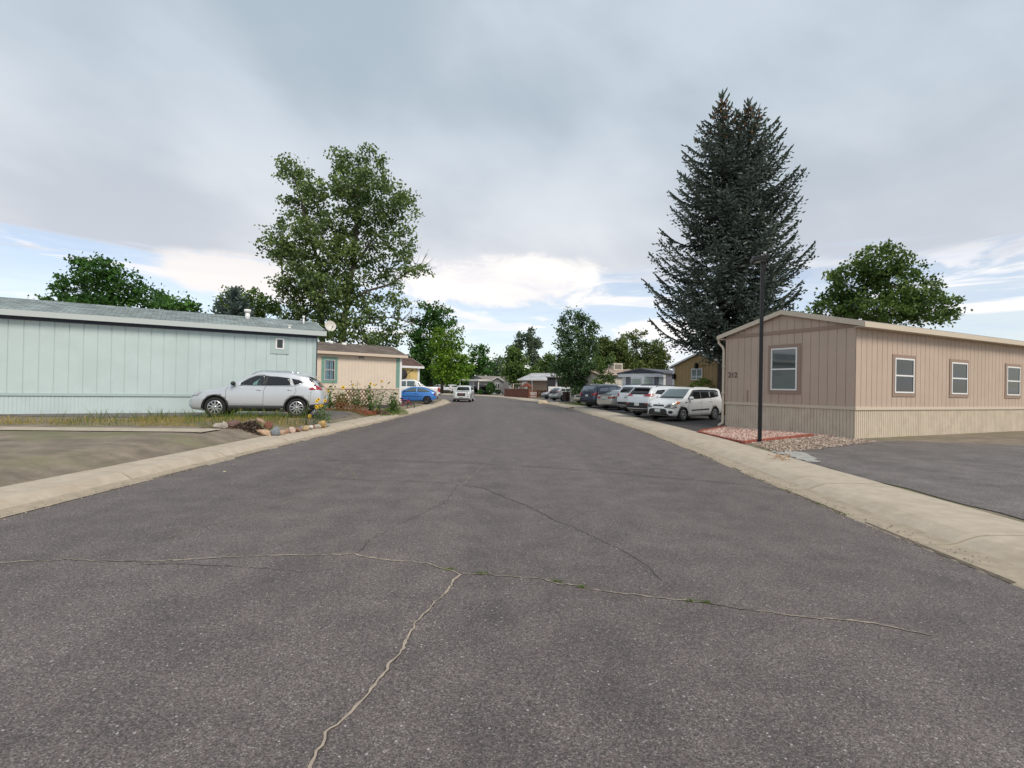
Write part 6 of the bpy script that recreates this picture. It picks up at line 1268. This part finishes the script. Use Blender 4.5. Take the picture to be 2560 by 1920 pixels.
blades('dry_grass', scatter(strip, 6500, 90), .04, .16, .009, G_dry, 'dry yellow grass between the driveway and the border rocks', 'grass', tmean=.55)
blades('green_weeds', scatter(strip, 1700, 40), .06, .5, .007, G_grn, 'green weeds among the dry grass behind the rocks', 'weeds')
stripL = [(-24, 12.4), (-13, 13.7), (-13, 16.4), (-24, 14.5)]
blades('yard_grass', scatter(stripL, 2600, 40), .04, .2, .010, G_dry, 'dry grass of the yard beyond the concrete path', 'grass')
rim = [(p.x-.015+random.uniform(-.03, .02), p.y+random.uniform(-.2, .2)) for p in KRp if 6 < p.y < 24 for k in range(26) if (math.sin(p.y*2.1)+math.sin(p.y*5.3+1)+math.sin(p.y*.9)) > .35]
blades('gutter_grass', rim, .015, .055, .008, G_grn, 'tufts of green grass in the joint of the right gutter', 'grass', zs=.006, lean=1.0)
rimL = [(p.x+random.uniform(-.02, .04), p.y+random.uniform(-.2, .2)) for p in KLp if 6 < p.y < 34 for k in range(7) if math.sin(p.y*3.1)+math.sin(p.y*1.3) > .7]
blades('gutter_weeds', rimL, .01, .035, .007, G_dry, 'dry weeds in the joint of the left gutter', 'weeds', zs=.006, lean=1.0)
crk = []
for (X_, Y_, sp_) in ((870, 490, 22), (985, 507, 34), (1275, 537, 22), (1370, 557, 16), (1780, 611, 22), (1843, 617, 20)):
    for k in range(70): p = g(*Z8(X_+random.gauss(0, sp_*.45), Y_+random.gauss(0, 1.6)+0)); crk.append((p.x, p.y))
blades('crack_grass', crk, .008, .03, .006, G_grn, 'small tufts of grass growing in the road crack', 'grass', zs=.004, lean=1.4, tmean=.45)
gp = [g(*ZP(1440, 960), .2), g(*ZP(1950, 880), .2), g(*ZP(2060, 850), .22), g(*ZP(1980, 800), .3), g(*ZP(1600, 800), .32), g(*ZP(1400, 850), .3)]
blades('lawn_patch', scatter([(p.x, p.y) for p in gp], 3600, 24), .05, .28, .012, G_grn, 'patch of mixed green grass at the pavement beside the planter', 'grass', tmean=.7)
gp2 = [g(*ZP(0, 870), .36), g(*ZP(200, 900), .3), g(*ZP(1430, 970), .2), g(*ZP(1430, 880), .3), g(*ZP(200, 830), .4)]
blades('planter_weeds', scatter([(p.x, p.y) for p in gp2], 1300, 18), .04, .16, .010, G_grn, 'low green weeds along the foot of the planter', 'weeds', tmean=.4)
vb = scatter([(4.55, 51), (6.0, 50), (7.2, 46.5), (5.9, 44.8), (5.1, 46)], 2600, 20); blades('verge_grass', vb, .05, .22, .016, G_grn, 'shady grass at the kerb under the leafy elm', 'grass', tmean=.3)
lv = [(random.uniform(-5, 4.6), random.uniform(7, 45)) for _ in range(40)]+[(-5.6+random.random()*.4, random.uniform(8, 30)) for _ in range(25)]+[(5.1+random.random()*1.2, random.uniform(9, 26)) for _ in range(20)]
C = np.array([(a, b, (hz(a, b) if a > 5.2 or a < -5.8 else 0)+.05 if a > 4.9 or a < -5.7 else .012) for a, b in lv]); V = kites(C, .06, .8, 0); V[:, :, 2] = C[:, None, 2]+(V[:, :, 2]-C[:, None, 2])*.25; tag(quads('leaf_litter', V, RNG.random(len(C)), leafmat('fallen_leaves', (.30, .22, .08), (.62, .52, .33), .1)), 'scattered fallen leaves on the road and pavement', 'leaves', kind='stuff')
dl = [g(*Z4(1040+random.random()*180, 1285+random.random()*45+0), .17) for _ in range(260)]; blades('dead_leaves', [(p.x, p.y) for p in dl], .02, .08, .016, leafmat('orange_dead_leaves', (.25, .10, .02), (.55, .28, .09), .2), 'heap of orange dead leaves on the pavement edge', 'leaves', lean=1.5, zadd=.03)
GR = stonemat('grit_stones', [(.12, .10, .08), (.30, .24, .18), (.50, .42, .33)])
def grit(name, pts, label):
    V = []; Fc = []; tt = []
    for (x_, y_, z_) in pts:
        s = random.uniform(.004, .014); b_ = len(V); a0 = random.uniform(0, 6.28); V += [(x_+s*math.cos(a0+k*2.09), y_+s*math.sin(a0+k*2.09), z_) for k in range(3)]+[(x_, y_, z_+s*.9)]; Fc += [(b_, b_+1, b_+3), (b_+1, b_+2, b_+3), (b_+2, b_, b_+3)]; tt += [random.random()]*3
    me = bpy.data.meshes.new(name); me.from_pydata(V, [], Fc); a = me.attributes.new('tint', 'FLOAT', 'FACE'); a.data.foreach_set('value', tt); me.materials.append(GR); tag(link(name, me), label, 'grit', kind='stuff')
for pts_, sg, lab in ((KLp, 1, 'sandy grit lying in the left gutter'), (KRp, -1, 'sandy grit lying in the right gutter')):
    out_ = []; Q = [p for p in pts_ if 5 < p.y < 30]
    for k in range(1700):
        i = random.randrange(len(Q)-1); p = Q[i].lerp(Q[i+1], random.random()); o_ = abs(random.gauss(0, .16))*random.choice((1, 1, -.6)); out_.append((p.x-sg*o_*(.6 if sg > 0 else 1), p.y, .017 if o_ > 0 else .004))
    grit('gutter_grit', out_, lab)
# ---- border rocks, each its own
ROCK = [(-20, 990, 60, 34, (.42, .38, .33), 'pale tan rock at the left end of the rock border'), (55, 985, 40, 40, (.46, .42, .36), 'upright cream rock beside the pinkish one at the left edge'), (115, 960, 40, 26, (.40, .22, .16), 'pinkish flat rock behind the mulch heap'), (200, 965, 75, 45, (.17, .10, .085), 'dark maroon rock half under the mulch'), (310, 965, 30, 26, (.40, .37, .32), 'little pale rock between the maroon rock and the mulch'), (378, 955, 45, 28, (.50, .45, .42), 'whitish rock just left of the dark mulch heap'), (440, 915, 55, 26, (.30, .22, .18), 'brown rock at the back of the mulch heap'), (560, 915, 60, 30, (.42, .28, .21), 'long pinkish tan rock behind the slab'), (665, 930, 50, 42, (.20, .085, .06), 'deep red brown rock beside the blue grey one'), (630, 985, 95, 30, (.52, .36, .24), 'long peach slab leaning down to the pavement'), (765, 968, 52, 48, (.22, .245, .27), 'blue grey rock with pale veins, biggest in the border'), (850, 980, 55, 28, (.47, .33, .24), 'peach rock right of the blue grey one'), (925, 962, 28, 30, (.40, .235, .16), 'small orange rock between two peach ones'), (985, 948, 48, 34, (.50, .38, .31), 'pale pink square rock with flat top'), (1032, 945, 20, 26, (.16, .17, .19), 'narrow dark grey rock beside the square pink one'), (1080, 945, 32, 24, (.30, .16, .11), 'rust brown rock next to the dark grey sliver'), (1125, 932, 28, 24, (.26, .24, .25), 'mottled grey rock left of the golden one'), (1170, 922, 48, 32, (.46, .34, .20), 'golden tan rock in the middle of the border'), (1243, 915, 48, 24, (.58, .55, .50), 'chalky white oval rock'), (1298, 902, 26, 22, (.34, .17, .11), 'small red brown rock right of the white oval'), (1345, 898, 40, 24, (.50, .46, .40), 'cream rock just left of the pointed one'), (1380, 885, 24, 20, (.27, .29, .31), 'small grey rock tucked behind the cream one'), (1425, 870, 52, 42, (.50, .34, .15), 'pointed yellow ochre rock near the end of the border'), (1492, 878, 24, 20, (.40, .44, .46), 'small pale blue grey rock, last of the border')]
for i, (X_, Y_, rx, ry, col, lab) in enumerate(ROCK):
    px, py = Z5(X_, Y_+ry); gp_ = g(px, py, .21); k = gp_.y/F*.07233; sx_, sz_ = rx*k*1.12, ry*k*1.35
    bm = bmesh.new(); bmesh.ops.create_icosphere(bm, subdivisions=3, radius=1); rnd = random.Random(i*7+3); ph = [rnd.uniform(0, 6) for _ in range(6)]
    planes = [(Vector((rnd.gauss(0, 1), rnd.gauss(0, 1), rnd.gauss(0, 1))).normalized(), rnd.uniform(.55, .85)) for _ in range(11)]
    for v in bm.verts:
        p = v.co.copy()
        for nn, dd in planes:
            e_ = p.dot(nn)-dd
            if e_ > 0: p -= nn*e_
        q = 1+.05*math.sin(5*p.x+ph[0])*math.sin(6*p.y+ph[1])+.03*math.sin(13*p.z+ph[2]+7*p.x); v.co = Vector((p.x*sx_*1.2*q, p.y*min(sx_, sz_*1.4)*1.1*q, p.z*sz_*1.2*q))
    me = bpy.data.meshes.new('border_rock'); bm.to_mesh(me); bm.free()
    me.materials.append(P('rock_%d' % i, col, .9, noise=(9, .35), bump=(22, .9, .03), stain=(7, tuple(c_*.5 for c_ in col))))
    o = tag(link('border_rock', me), lab, 'rock', 'rocks bordering the left yard'); o.location = (gp_.x-.05, gp_.y+.10, max(hz(gp_.x-.05, gp_.y+.1), .165)+sz_*.6); tilt = -.45 if 'slab' in lab else rnd.uniform(-.2, .2); o.rotation_euler = (rnd.uniform(-.2, .2), -tilt, rnd.uniform(-.4, .4))
# mulch heap of dead plant matter
mc = g(*Z5(470, 1010), .2); pts = np.stack([RNG.normal(mc.x, .28, 1500), RNG.normal(mc.y, .13, 1500), np.zeros(1500)], 1); hgt = np.exp(-((pts[:, 0]-mc.x)/.34)**2-((pts[:, 1]-mc.y)/.2)**2)*.30
pts[:, 2] = height(pts[:, :2])+hgt*RNG.random(1500); tag(quads('mulch_heap', kites(pts, .10, .28, 0), RNG.random(1500), leafmat('dark_mulch', (.02, .014, .012), (.14, .095, .07), 0)), 'heap of dark dry plant litter among the border rocks', 'mulch', kind='stuff')
ml = [(x_, 14.15+random.gauss(0, .09)) for x_ in np.linspace(-8.6, -7.6, 500)]+[(-6.97+random.gauss(0, .05), y_) for y_ in np.linspace(14.2, 17.8, 500)]
blades('bark_litter', ml, .01, .05, .010, leafmat('brown_litter', (.05, .03, .02), (.25, .15, .09), 0), 'brown litter along the foot of the border rocks', 'litter', lean=1.6)
# ---- planter with trellis
M_red = P('red_stained_wood', (.27, .085, .045), .8, noise=(7, .25)); M_lat = P('brown_lattice_wood', (.24, .10, .05), .85, noise=(9, .3))
pa, pb, pc, pd = g(*ZP(205, 850), .33), g(*ZP(1150, 920), .26), g(*ZP(1150, 885), .26), g(*ZP(1430, 885), .25)
def beam(name, a, b, h, t, mat, label, cat):
    d = (b-a); d.z = 0; n2 = Vector((-d.y, d.x, 0)).normalized()*t; z0_ = min(hz(a.x, a.y), hz(b.x, b.y))-.05; m = MB(); m.obox((a.x, a.y, z0_), d, n2, (0, 0, h+.05)); return tag(m.build(name, mat, None, .012), label, cat)
beam('planter_board', pa, pb, .27, .09, M_red, 'long red stained board fronting the planter under the trellis', 'planter board')
beam('planter_board', Vector((pb.x, pb.y+.35, 0)), Vector((pd.x, pd.y+.1, 0)), .24, .12, M_red, 'short red stained beam at the right end of the planter', 'planter board')
def lattice(name, A, B, h, lean, label, n_, hole=None, zb=None):
    A, B = Vector(A), Vector(B); u = B-A; L_ = u.length; u.normalize(); nn = Vector((u.y, -u.x, 0)).normalized(); up = (Vector((0, 0, 1))+nn*lean).normalized(); m = MB(); wd = .04
    sp_ = L_/n_; 
    for sgn, off in ((1, 0), (-1, .012)):
        k = -h-.5
        while k < L_+h:
            # strip from (k,0) to (k+sgn*h,h), clipped to the panel
            pts = []
            for t in (0, 1):
                pts.append([k+(sgn*h*t if sgn > 0 else h*(1-t)), h*t])
            (x0, y0), (x1, y1) = pts
            def clip(x0, y0, x1, y1):
                t0, t1 = 0, 1; dx = x1-x0
                for lo, s_ in ((0, 1), (L_, -1)):
                    a_ = s_*(x0-lo); b_ = s_*(x1-lo)
                    if a_ < 0 and b_ < 0: return None
                    if a_ < 0: t0 = max(t0, a_/(a_-b_))
                    if b_ < 0: t1 = min(t1, a_/(a_-b_))
                return (t0, t1) if t1-t0 > .05 else None
            c_ = clip(x0, y0, x1, y1)
            if c_:
                P0 = A+u*(x0+(x1-x0)*c_[0])+up*(y0+(y1-y0)*c_[0])+nn*off; P1 = A+u*(x0+(x1-x0)*c_[1])+up*(y0+(y1-y0)*c_[1])+nn*off; d = P1-P0; s = d.cross(nn).normalized()*wd; m.obox(P0-s*.5, d, s, nn*.009)
            k += sp_
    return tag(m.build(name, M_lat, None, fix=True), label, 'trellis')
la, lb = g(*ZP(570, 740), .5), g(*ZP(1225, 770), .5); la.y += .3; lb.y += .3; la.z, lb.z = .52, .48
lattice('trellis', la, lb, .86, -.10, 'upright brown lattice trellis standing in the planter', 9)
ka, kb = g(*ZP(440, 870), .33), g(*ZP(1140, 925), .28); ka.y -= .12; kb.y -= .12; ka.z, kb.z = hz(ka.x, ka.y)+.02, hz(kb.x, kb.y)+.02
lattice('trellis', ka, kb, .44, -.25, 'low red brown lattice leaning against the planter board', 8)
# wire garden fence with hoops
fa, fb = g(*ZP(1270, 790), .33), g(*ZP(1650, 800), .33); m = MB(); K = 17; d = fb-fa
for i in range(K+1):
    p = fa+d*(i/K); z0_ = hz(p.x, p.y); hh_ = .85+.10*math.sin(math.pi*((i/K*2) % 1)); m.tube([(p.x, p.y, z0_-.02), (p.x, p.y, z0_+hh_)], .006, 4)
for zz in (.35, .75): m.tube([(fa.x, fa.y, hz(fa.x, fa.y)+zz), (fb.x, fb.y, hz(fb.x, fb.y)+zz)], .009, 4)
m.tube([(fa+d*(i/40)).to_tuple()[:2]+(hz(fa.x, fa.y)+.85+.10*math.sin(math.pi*((i/40*2) % 1)),) for i in range(41)], .009, 4)
tag(m.build('wire_fence', M_black), 'thin black wire garden fence in front of the beige skirting', 'fence')
# ---- plants
L_sun = leafmat('sunflower_leaves', (.035, .085, .02), (.15, .24, .07), .3); M_stem = P('green_stem', (.12, .17, .05), .7); M_pet = P('yellow_petals', (.80, .50, .02), .6); M_disc = P('brown_disc', (.08, .04, .015), .9)
def flower(root, p, r, face):
    m = MB(); f = Vector(face).normalized(); a = f.cross(Vector((0, 0, 1))).normalized(); b = a.cross(f)
    for k in range(13):
        an = 2*math.pi*k/13; d = a*math.cos(an)+b*math.sin(an); s = f.cross(d)*r*.2; m.add([p+d*r*.3-s, p+d*r*.75-s*.9+f*.01, p+d*r*1.05, p+d*r*.75+s*.9+f*.01, p+d*r*.3+s], [(0, 1, 2, 3, 4)])
    m.add([], []); fl = m.build('flower_head', M_pet, root); m = MB(); m.ell(p+f*.008, (r*.36, r*.36, r*.36), 0, 8, 6); m.build('flower_disc', M_disc, fl)
def plant(name, label, base, stems, nleaf, lsz, mat=None, flowers=(), cat='plant', bushy=None, thin=.010):
    r = thing(name, base, 0, label, cat); O = Vector(base); m = MB(); C = []
    for tip in stems:
        tip = Vector(tip)-O; md_ = tip*.5+Vector((random.gauss(0, .05), random.gauss(0, .05), .05)); m.tube([Vector((tip.x*.08, tip.y*.08, -.03)), md_, tip], [thin*1.3, thin, thin*.5], 5)
        for k in range(int(nleaf*1.15)):
            t = random.uniform(.15, 1)**.8; q = Vector((0, 0, 0)).lerp(md_, t*2) if t < .5 else md_.lerp(tip, t*2-1); sprd = lsz*(1.1 if not bushy else bushy)*(1.15-t*.6); C.append(q+Vector((random.gauss(0, sprd), random.gauss(0, sprd), random.gauss(0, lsz*.4))))
    m.build('stem', M_stem, r); quads('leaves', kites([tuple(c_) for c_ in C], lsz, .62, .35), np.clip(RNG.normal(.45, .25, len(C)), 0, 1), mat or L_sun, r)
    for (p, rr) in flowers:
        flower(r, Vector(p)-O, rr, (random.gauss(.15, .3), -1, random.uniform(0, .5)))
    return r
def zpt(X, Yp, D): return at(*ZP(X, Yp), D)
def ground_at(px_py, z=.33):
    p = g(*px_py, z); p.z = hz(p.x, p.y); return p
S5 = lambda X, Yp, D: at(*Z5(X, Yp), D)
D = 17.9; b_ = at(*Z5(1400, 860), D); b_.z = hz(b_.x, b_.y)
fl = [(S5(x_, y_, D-.1+random.uniform(-.2, .2)), .062) for x_, y_ in ((1362, 545), (1338, 572), (1452, 562), (1330, 640), (1372, 640), (1402, 632), (1340, 660), (1240, 775))]
plant('sunflower', 'leafy sunflower clump with yellow blooms behind the silver car bumper', b_, [S5(x_, y_, D+random.uniform(-.2, .2)) for x_, y_ in ((1362, 560), (1452, 575), (1335, 650), (1400, 640), (1300, 720), (1480, 720), (1440, 680), (1500, 790), (1250, 780))], 16, .10, flowers=fl, bushy=1.3)
D = 17.6
for k, (X_, Yt) in enumerate(((1170, 600), (1225, 480))): pass
b_ = at(*Z5(1190, 850), 17.5); b_.z = hz(b_.x, b_.y); plant('weed_plant', 'thin spindly weed in front of the silver car rear wheel', b_, [S5(x_, y_, 17.4) for x_, y_ in ((1225, 490), (1165, 640), (1215, 620), (1270, 430))], 6, .05, bushy=1.0, thin=.006)
for (X_, Yt, Xb, lab) in ((785, 705, 780, 'lone pale seed stalk in the dry grass before the silver car sill'), (285, 690, 282, 'tall thin stalk in the dry grass near the left edge'), (930, 735, 935, 'short yellow flowered stalk left of the rear wheel')):
    b_ = at(*Z5(Xb, 850), 16.9); b_.z = hz(b_.x, b_.y); plant('weed_stalk', lab, b_, [S5(X_, Yt, 16.9), S5(X_+25, Yt+60, 16.8)], 5, .045, bushy=.7, thin=.005, flowers=[(S5(X_, Yt, 16.9), .02)])
def zp_plant(name, label, Xb, Yb, D, tips, nleaf, lsz, fl=(), mat=None, bushy=None, cat='plant', thin=.010):
    b_ = zpt(Xb, Yb, D); b_.z = hz(b_.x, b_.y)+.02; return plant(name, label, b_, [zpt(x_, y_, D+random.uniform(-.25, .25)) for x_, y_ in tips], nleaf, lsz, mat, [(zpt(x_, y_, D-.3), rr) for x_, y_, rr in fl], cat, bushy, thin)
zp_plant('sunflower', 'tall sparse sunflower left of the trellis below the teal window', 300, 780, 26.5, [(380, 205), (260, 340), (340, 380), (210, 480), (290, 420), (110, 520)], 17, .13, [(265, 420, .07), (205, 640, .09)], bushy=.9)
zp_plant('leafy_plant', 'dark leafy plant at the left end of the planter', 310, 790, 25.8, [(300, 560), (270, 620), (340, 640), (250, 680), (320, 700)], 22, .13, bushy=1.2)
zp_plant('sunflower', 'sunflower with one open bloom above the trellis left end', 600, 740, 25.8, [(598, 345), (560, 430), (650, 470)], 10, .11, [(598, 340, .10)], bushy=1.0)
zp_plant('sunflower', 'sunflower on two bare stakes in the middle of the trellis', 860, 750, 25.6, [(788, 230), (905, 225), (980, 330), (820, 350), (870, 460), (960, 420), (750, 450)], 15, .11, [(825, 285, .05), (972, 285, .035)], bushy=1.0)
zp_plant('sunflower', 'tall leafy sunflower column at the trellis right end', 1220, 800, 25.0, [(1190, 255), (1150, 290), (1200, 400), (1100, 330), (1230, 600), (1300, 790), (1190, 520), (1250, 700)], 20, .12, [(1205, 260, .08), (1215, 250, .05), (1340, 805, .025)], bushy=1.0)
zp_plant('sunflower', 'lanky sunflower with a high bloom right of the trellis', 1380, 780, 25.4, [(1457, 210), (1590, 245), (1490, 400), (1380, 430), (1300, 560), (1330, 600), (1400, 540), (1280, 290)], 8, .12, [(1457, 205, .07), (1280, 285, .05), (1312, 295, .04)], bushy=1.0, thin=.007)
zp_plant('leafy_bush', 'dark green leafy bush before the peach house corner', 1690, 800, 26.8, [(1690, 450), (1760, 440), (1650, 560), (1720, 560), (1790, 560), (1640, 680), (1700, 700), (1760, 700), (1700, 620)], 34, .13, bushy=1.25, cat='bush')
zp_plant('dry_vine', 'brown and green vine bush over the trellis left half', 560, 770, 25.3, [(500, 460), (450, 520), (560, 480), (620, 560), (520, 600), (420, 620), (690, 600), (580, 680), (470, 700), (740, 680)], 60, .09, mat=leafmat('dry_vine_leaves', (.09, .07, .02), (.30, .23, .08), .25), bushy=1.9)
zp_plant('trellis_vine', 'green vine leaves threaded through the trellis', 950, 770, 25.05, [(830, 560), (870, 640), (960, 560), (1100, 720), (920, 700), (1050, 600), (1130, 640), (800, 690)], 26, .10, mat=leafmat('vine_leaves', (.05, .08, .02), (.20, .24, .07), .3), bushy=1.5)
b_ = g(*ZP(1490, 900), .25); b_.z = hz(b_.x, b_.y); plant('petunia', 'small purple petunia at the planter right end', b_, [b_+Vector((random.gauss(0, .25), random.gauss(0, .1), random.uniform(.08, .22))) for _ in range(9)], 12, .08, mat=leafmat('purple_petals', (.12, .05, .10), (.46, .08, .34), .3), bushy=.8)
# ---- red kids' bicycle lying by the peach house
bp_ = at(*ZP(1945, 705), 33.2); bz_ = hz(bp_.x, bp_.y); bk = thing('bicycle', (bp_.x, bp_.y, bz_+.07), .3, 'small red bicycle left at the corner of the peach house', 'bicycle')
bk.rotation_euler = (1.2, .1, .35)
M_rbk = P('red_bicycle_paint', (.35, .02, .02), .4, coat=.5)
for x_ in (-.45, .45):
    m = MB(); m.tube([(x_+.24*math.cos(a), .24*math.sin(a)+.05, 0) for a in np.linspace(0, 2*math.pi, 22)], .024, 6)
    for k in range(6): a = k*math.pi/3; m.tube([(x_, .05, 0), (x_+.24*math.cos(a), .05+.24*math.sin(a), 0)], .004, 3)
    m.build('wheel', M_tyre, bk)
m = MB(); A_, B_, C_, D_ = Vector((-.45, .05, 0)), Vector((-.08, .02, 0)), Vector((-.18, .42, 0)), Vector((.32, .42, 0))
for a, b in ((A_, B_), (A_, C_), (B_, C_), (B_, D_), (C_, D_), (D_, Vector((.45, .05, 0)))): m.tube([a, b], .017, 6)
m.build('frame', M_rbk, bk); m = MB(); m.tube([D_, D_+Vector((-.03, .12, 0))], .014, 6); m.tube([D_+Vector((-.05, .13, -.24)), D_+Vector((-.02, .13, 0)), D_+Vector((-.05, .13, .24))], .014, 6); m.build('handlebar', M_black, bk); m = MB(); m.ell(C_+Vector((0, .07, 0)), (.13, .035, .07)); m.build('saddle', M_black, bk)
# ---- brown board fence at the bend
M_fen = P('red_brown_boards', (.16, .052, .03), .85, noise=(4, .3)); f0, f1, f2 = at(504.3, 397, 82), at(528, 399.4, 71), at(546.5, 397, 73.5)
def picket(a, b, h, bw, gap, name, label):
    a, b = Vector((a.x, a.y, 0)), Vector((b.x, b.y, 0)); r = thing(name, (a.x, a.y, hz(a.x, a.y)), 0, label, 'fence'); L_ = (b-a).length; u = (b-a).normalized(); nn = Vector((-u.y, u.x, 0)); k = 0; zg = hz(a.x, a.y); m = MB(); O = a
    while k < L_-bw: 
        p = u*k; zz = hz(a.x+p.x, a.y+p.y)-zg; m.obox((p.x, p.y, zz+.03), u*bw, nn*.02, (0, 0, h+random.uniform(-.03, .02))); k += bw+gap
    m.build('boards', M_fen, r); m = MB()
    for zz in (.3, h-.25): m.obox(nn*.021+Vector((0, 0, zz)), u*L_, nn*.04, (0, 0, .09))
    m.build('rails', M_fen, r); k = 0
    while k <= L_+.1:
        p = u*min(k, L_-.1)+nn*.065; m = MB(); m.obox((p.x, p.y, hz(a.x+p.x, a.y+p.y)-zg-.05), u*.09, nn*.09, (0, 0, h+.06)); m.build('post', M_fen, r); k += L_/round(L_/2.4)
picket(f0, f1, 1.28, .138, .012, 'board_fence', 'solid red brown board fence along the bend'); picket(f1, f2, 1.12, .09, .12, 'picket_fence', 'open red brown picket fence right of the solid one')
# white picket remnant seen through it
wf0, wf1 = at(531, 396, 77), at(536.5, 396, 77); m = MB()
for k in range(6): p = wf0.lerp(wf1, k/5); m.box(p.x-.05, p.x+.05, 77, 77.03, hz(p.x, 77), hz(p.x, 77)+.85)
m.box(wf0.x-.2, wf1.x+.2, 77.031, 77.06, .85, .95); tag(m.build('white_pickets', M_white), 'short row of white pickets behind the open brown fence', 'fence')
# play set
pp0 = at(513.5, 394, 79.5); pr = thing('play_set', (pp0.x, pp0.y, hz(pp0.x, pp0.y)), -.2, 'wooden play set with swing frame behind the board fence', 'play set'); M_ply = P('cedar_wood', (.30, .16, .085), .8, noise=(5, .2)); m = MB()
for x_ in (0, 2.3):
    for s_ in (-1, 1): m.tube([(x_+.25*(-1 if x_ == 0 else 0), s_*.7, 0), (x_, 0, 2.0)], .05, 6)
m.tube([(0, 0, 2.0), (2.3, 0, 2.0)], .05, 6); m.build('swing_frame', P('pale_timber', (.45, .38, .30), .8), pr); m = MB()
for x_ in (1.5, 2.7):
    for y_ in (-.6, .6): m.box(x_-.05, x_+.05, y_-.05, y_+.05, 0, 1.6)
m.box(1.4, 2.8, -.7, .7, .95, 1.05); m.build('tower', M_ply, pr); m = MB(); m.prism([(1.25, 1.55), (2.1, 2.2), (2.95, 1.55)], lambda u, v, w: (u, w, v), -.8, .8); m.build('play_roof', P('red_roof_wood', (.22, .07, .045), .8), pr, fix=True)
# white slat fence / screen with porch dark opening
sx0, sx1 = at(548.2, 400, 66.5), at(566, 400, 67.5); m = MB(); d = Vector((sx1.x-sx0.x, sx1.y-sx0.y, 0)); n2 = Vector((-d.y, d.x, 0)).normalized()
for k in range(5): m.obox((sx0.x, sx0.y, hz(sx0.x, sx0.y)+.06+k*.32), d, n2*.04, (0, 0, .295))
tag(m.build('slat_fence', M_trimw), 'white fence of wide horizontal boards behind the small white hatchback', 'fence')
p0, p1 = at(548.5, 385, 70), at(562, 385, 70); m = MB(); m.box(p0.x, p0.x+1.0, 70.5, 73, .1, 3.1); m.box(p0.x+1.0, p1.x+.4, 71.2, 73, .1, 3.0); pch = tag(m.build('porch', P('porch_opening_shade', (.025, .024, .03), .8)), 'porch with shaded opening coloured near black, beside the brown house', 'porch')  # solid boxes coloured near black for the shade inside the porch opening
m = MB(); m.box(p0.x+1.0, p0.x+1.3, 71.0, 71.19, .1, 2.9); m.build('white_post', M_trimw, pch); m = MB(); m.box(p0.x-.2, p1.x+.8, 70.2, 73.2, 3.11, 3.25); m.build('porch_roof', P('porch_roof_grey', (.4, .4, .4), .8), pch)
# round bush by the grey house
def bush(name, label, c_, rx, rz, mat, n_, ls):
    r = thing(name, (c_.x, c_.y, c_.z), 0, label, 'bush'); d = RNG.normal(size=(n_, 3)); d /= np.linalg.norm(d, axis=1, keepdims=True); P_ = d*(.75+.3*RNG.random(n_))[:, None]*np.array((rx, rx*.9, rz))+np.array((0, 0, rz*1.02+.15)); quads('foliage', kites(P_, ls, .8, .2), np.clip(.35+.35*d[:, 2]*0+RNG.normal(0, .2, n_), 0, 1), mat, r)
    m = MB(); m.tube([(0, 0, 0), (.02, 0, rz)], [.06, .03], 6); m.build('stem', M_barkd, r)
q = at(*Z2(1362, 1340), 91); q.z = hz(q.x, q.y); bush('round_bush', 'tall round bush in front of the grey house window', q, .85, 1.05, L_dk, 1100, .2)
for X_, lab in ((1465, 'small green bush at the white skirting'), (1220, 'low green bush by the carport post')):
    q = at(*Z2(X_, 1350), 92.5); q.z = hz(q.x, q.y); bush('small_bush', lab, q, .6, .4, L_dk, 350, .18)
q = at(*Z4(505, 790), 34.0); q.z = hz(q.x, q.y); bush('small_bush', 'bright green shrub behind the boxy white hatchback', q, .9, 1.05, L_br, 900, .13)
# boulder, slab and bin on the right verge
def boulder(p, s, col, lab, seed, flat=1.0):
    bm = bmesh.new(); bmesh.ops.create_icosphere(bm, subdivisions=3, radius=1); rnd = random.Random(seed); pl = [(Vector((rnd.gauss(0, 1), rnd.gauss(0, 1), rnd.gauss(0, 1))).normalized(), rnd.uniform(.55, .85)) for _ in range(10)]
    for v in bm.verts:
        for nn, dd in pl:
            e_ = v.co.dot(nn)-dd
            if e_ > 0: v.co -= nn*e_
        v.co = Vector((v.co.x*s*1.3, v.co.y*s, v.co.z*s*flat))
    me = bpy.data.meshes.new('boulder'); bm.to_mesh(me); bm.free(); me.materials.append(P('boulder_%d' % seed, col, .9, noise=(5, .25), bump=(12, .8, .04))); o = tag(link('boulder', me), lab, 'rock'); o.location = (p.x, p.y, hz(p.x, p.y)+s*flat*.45)
boulder(g(543.2, 402.2, .15), .55, (.55, .44, .31), 'pale tan boulder on the kerb by the dark car nose', 5, .62); boulder(g(572, 406.6, .15), .42, (.48, .40, .27), 'flat tan stone on the grass under the elm', 6, .3)
q = at(565.3, 401, 56.5); bn = thing('wheelie_bin', (q.x+.1, q.y, hz(q.x, q.y)), .5, 'dark maroon wheelie bin beside the small white hatchback', 'bin'); M_bin = P('maroon_bin', (.045, .012, .014), .5); m = MB()
m.prism([(-.24, .05), (.24, .05), (.30, 1.0), (-.30, 1.0)], lambda u, v, w: (u, w, v), -.3, .3); m.build('bin_body', M_bin, bn, .02, fix=True); m = MB(); m.obox((-.33, -.34, 1.0), (.66, 0, 0), (0, .68, 0), (0, 0, .07)); m.build('lid', M_black, bn, .02)
for s_ in (-1, 1): m = MB(); m.tube([(s_*.22, .26, .1), (s_*.28, .26, .1)], .1, 12); m.build('wheel', M_tyre, bn)
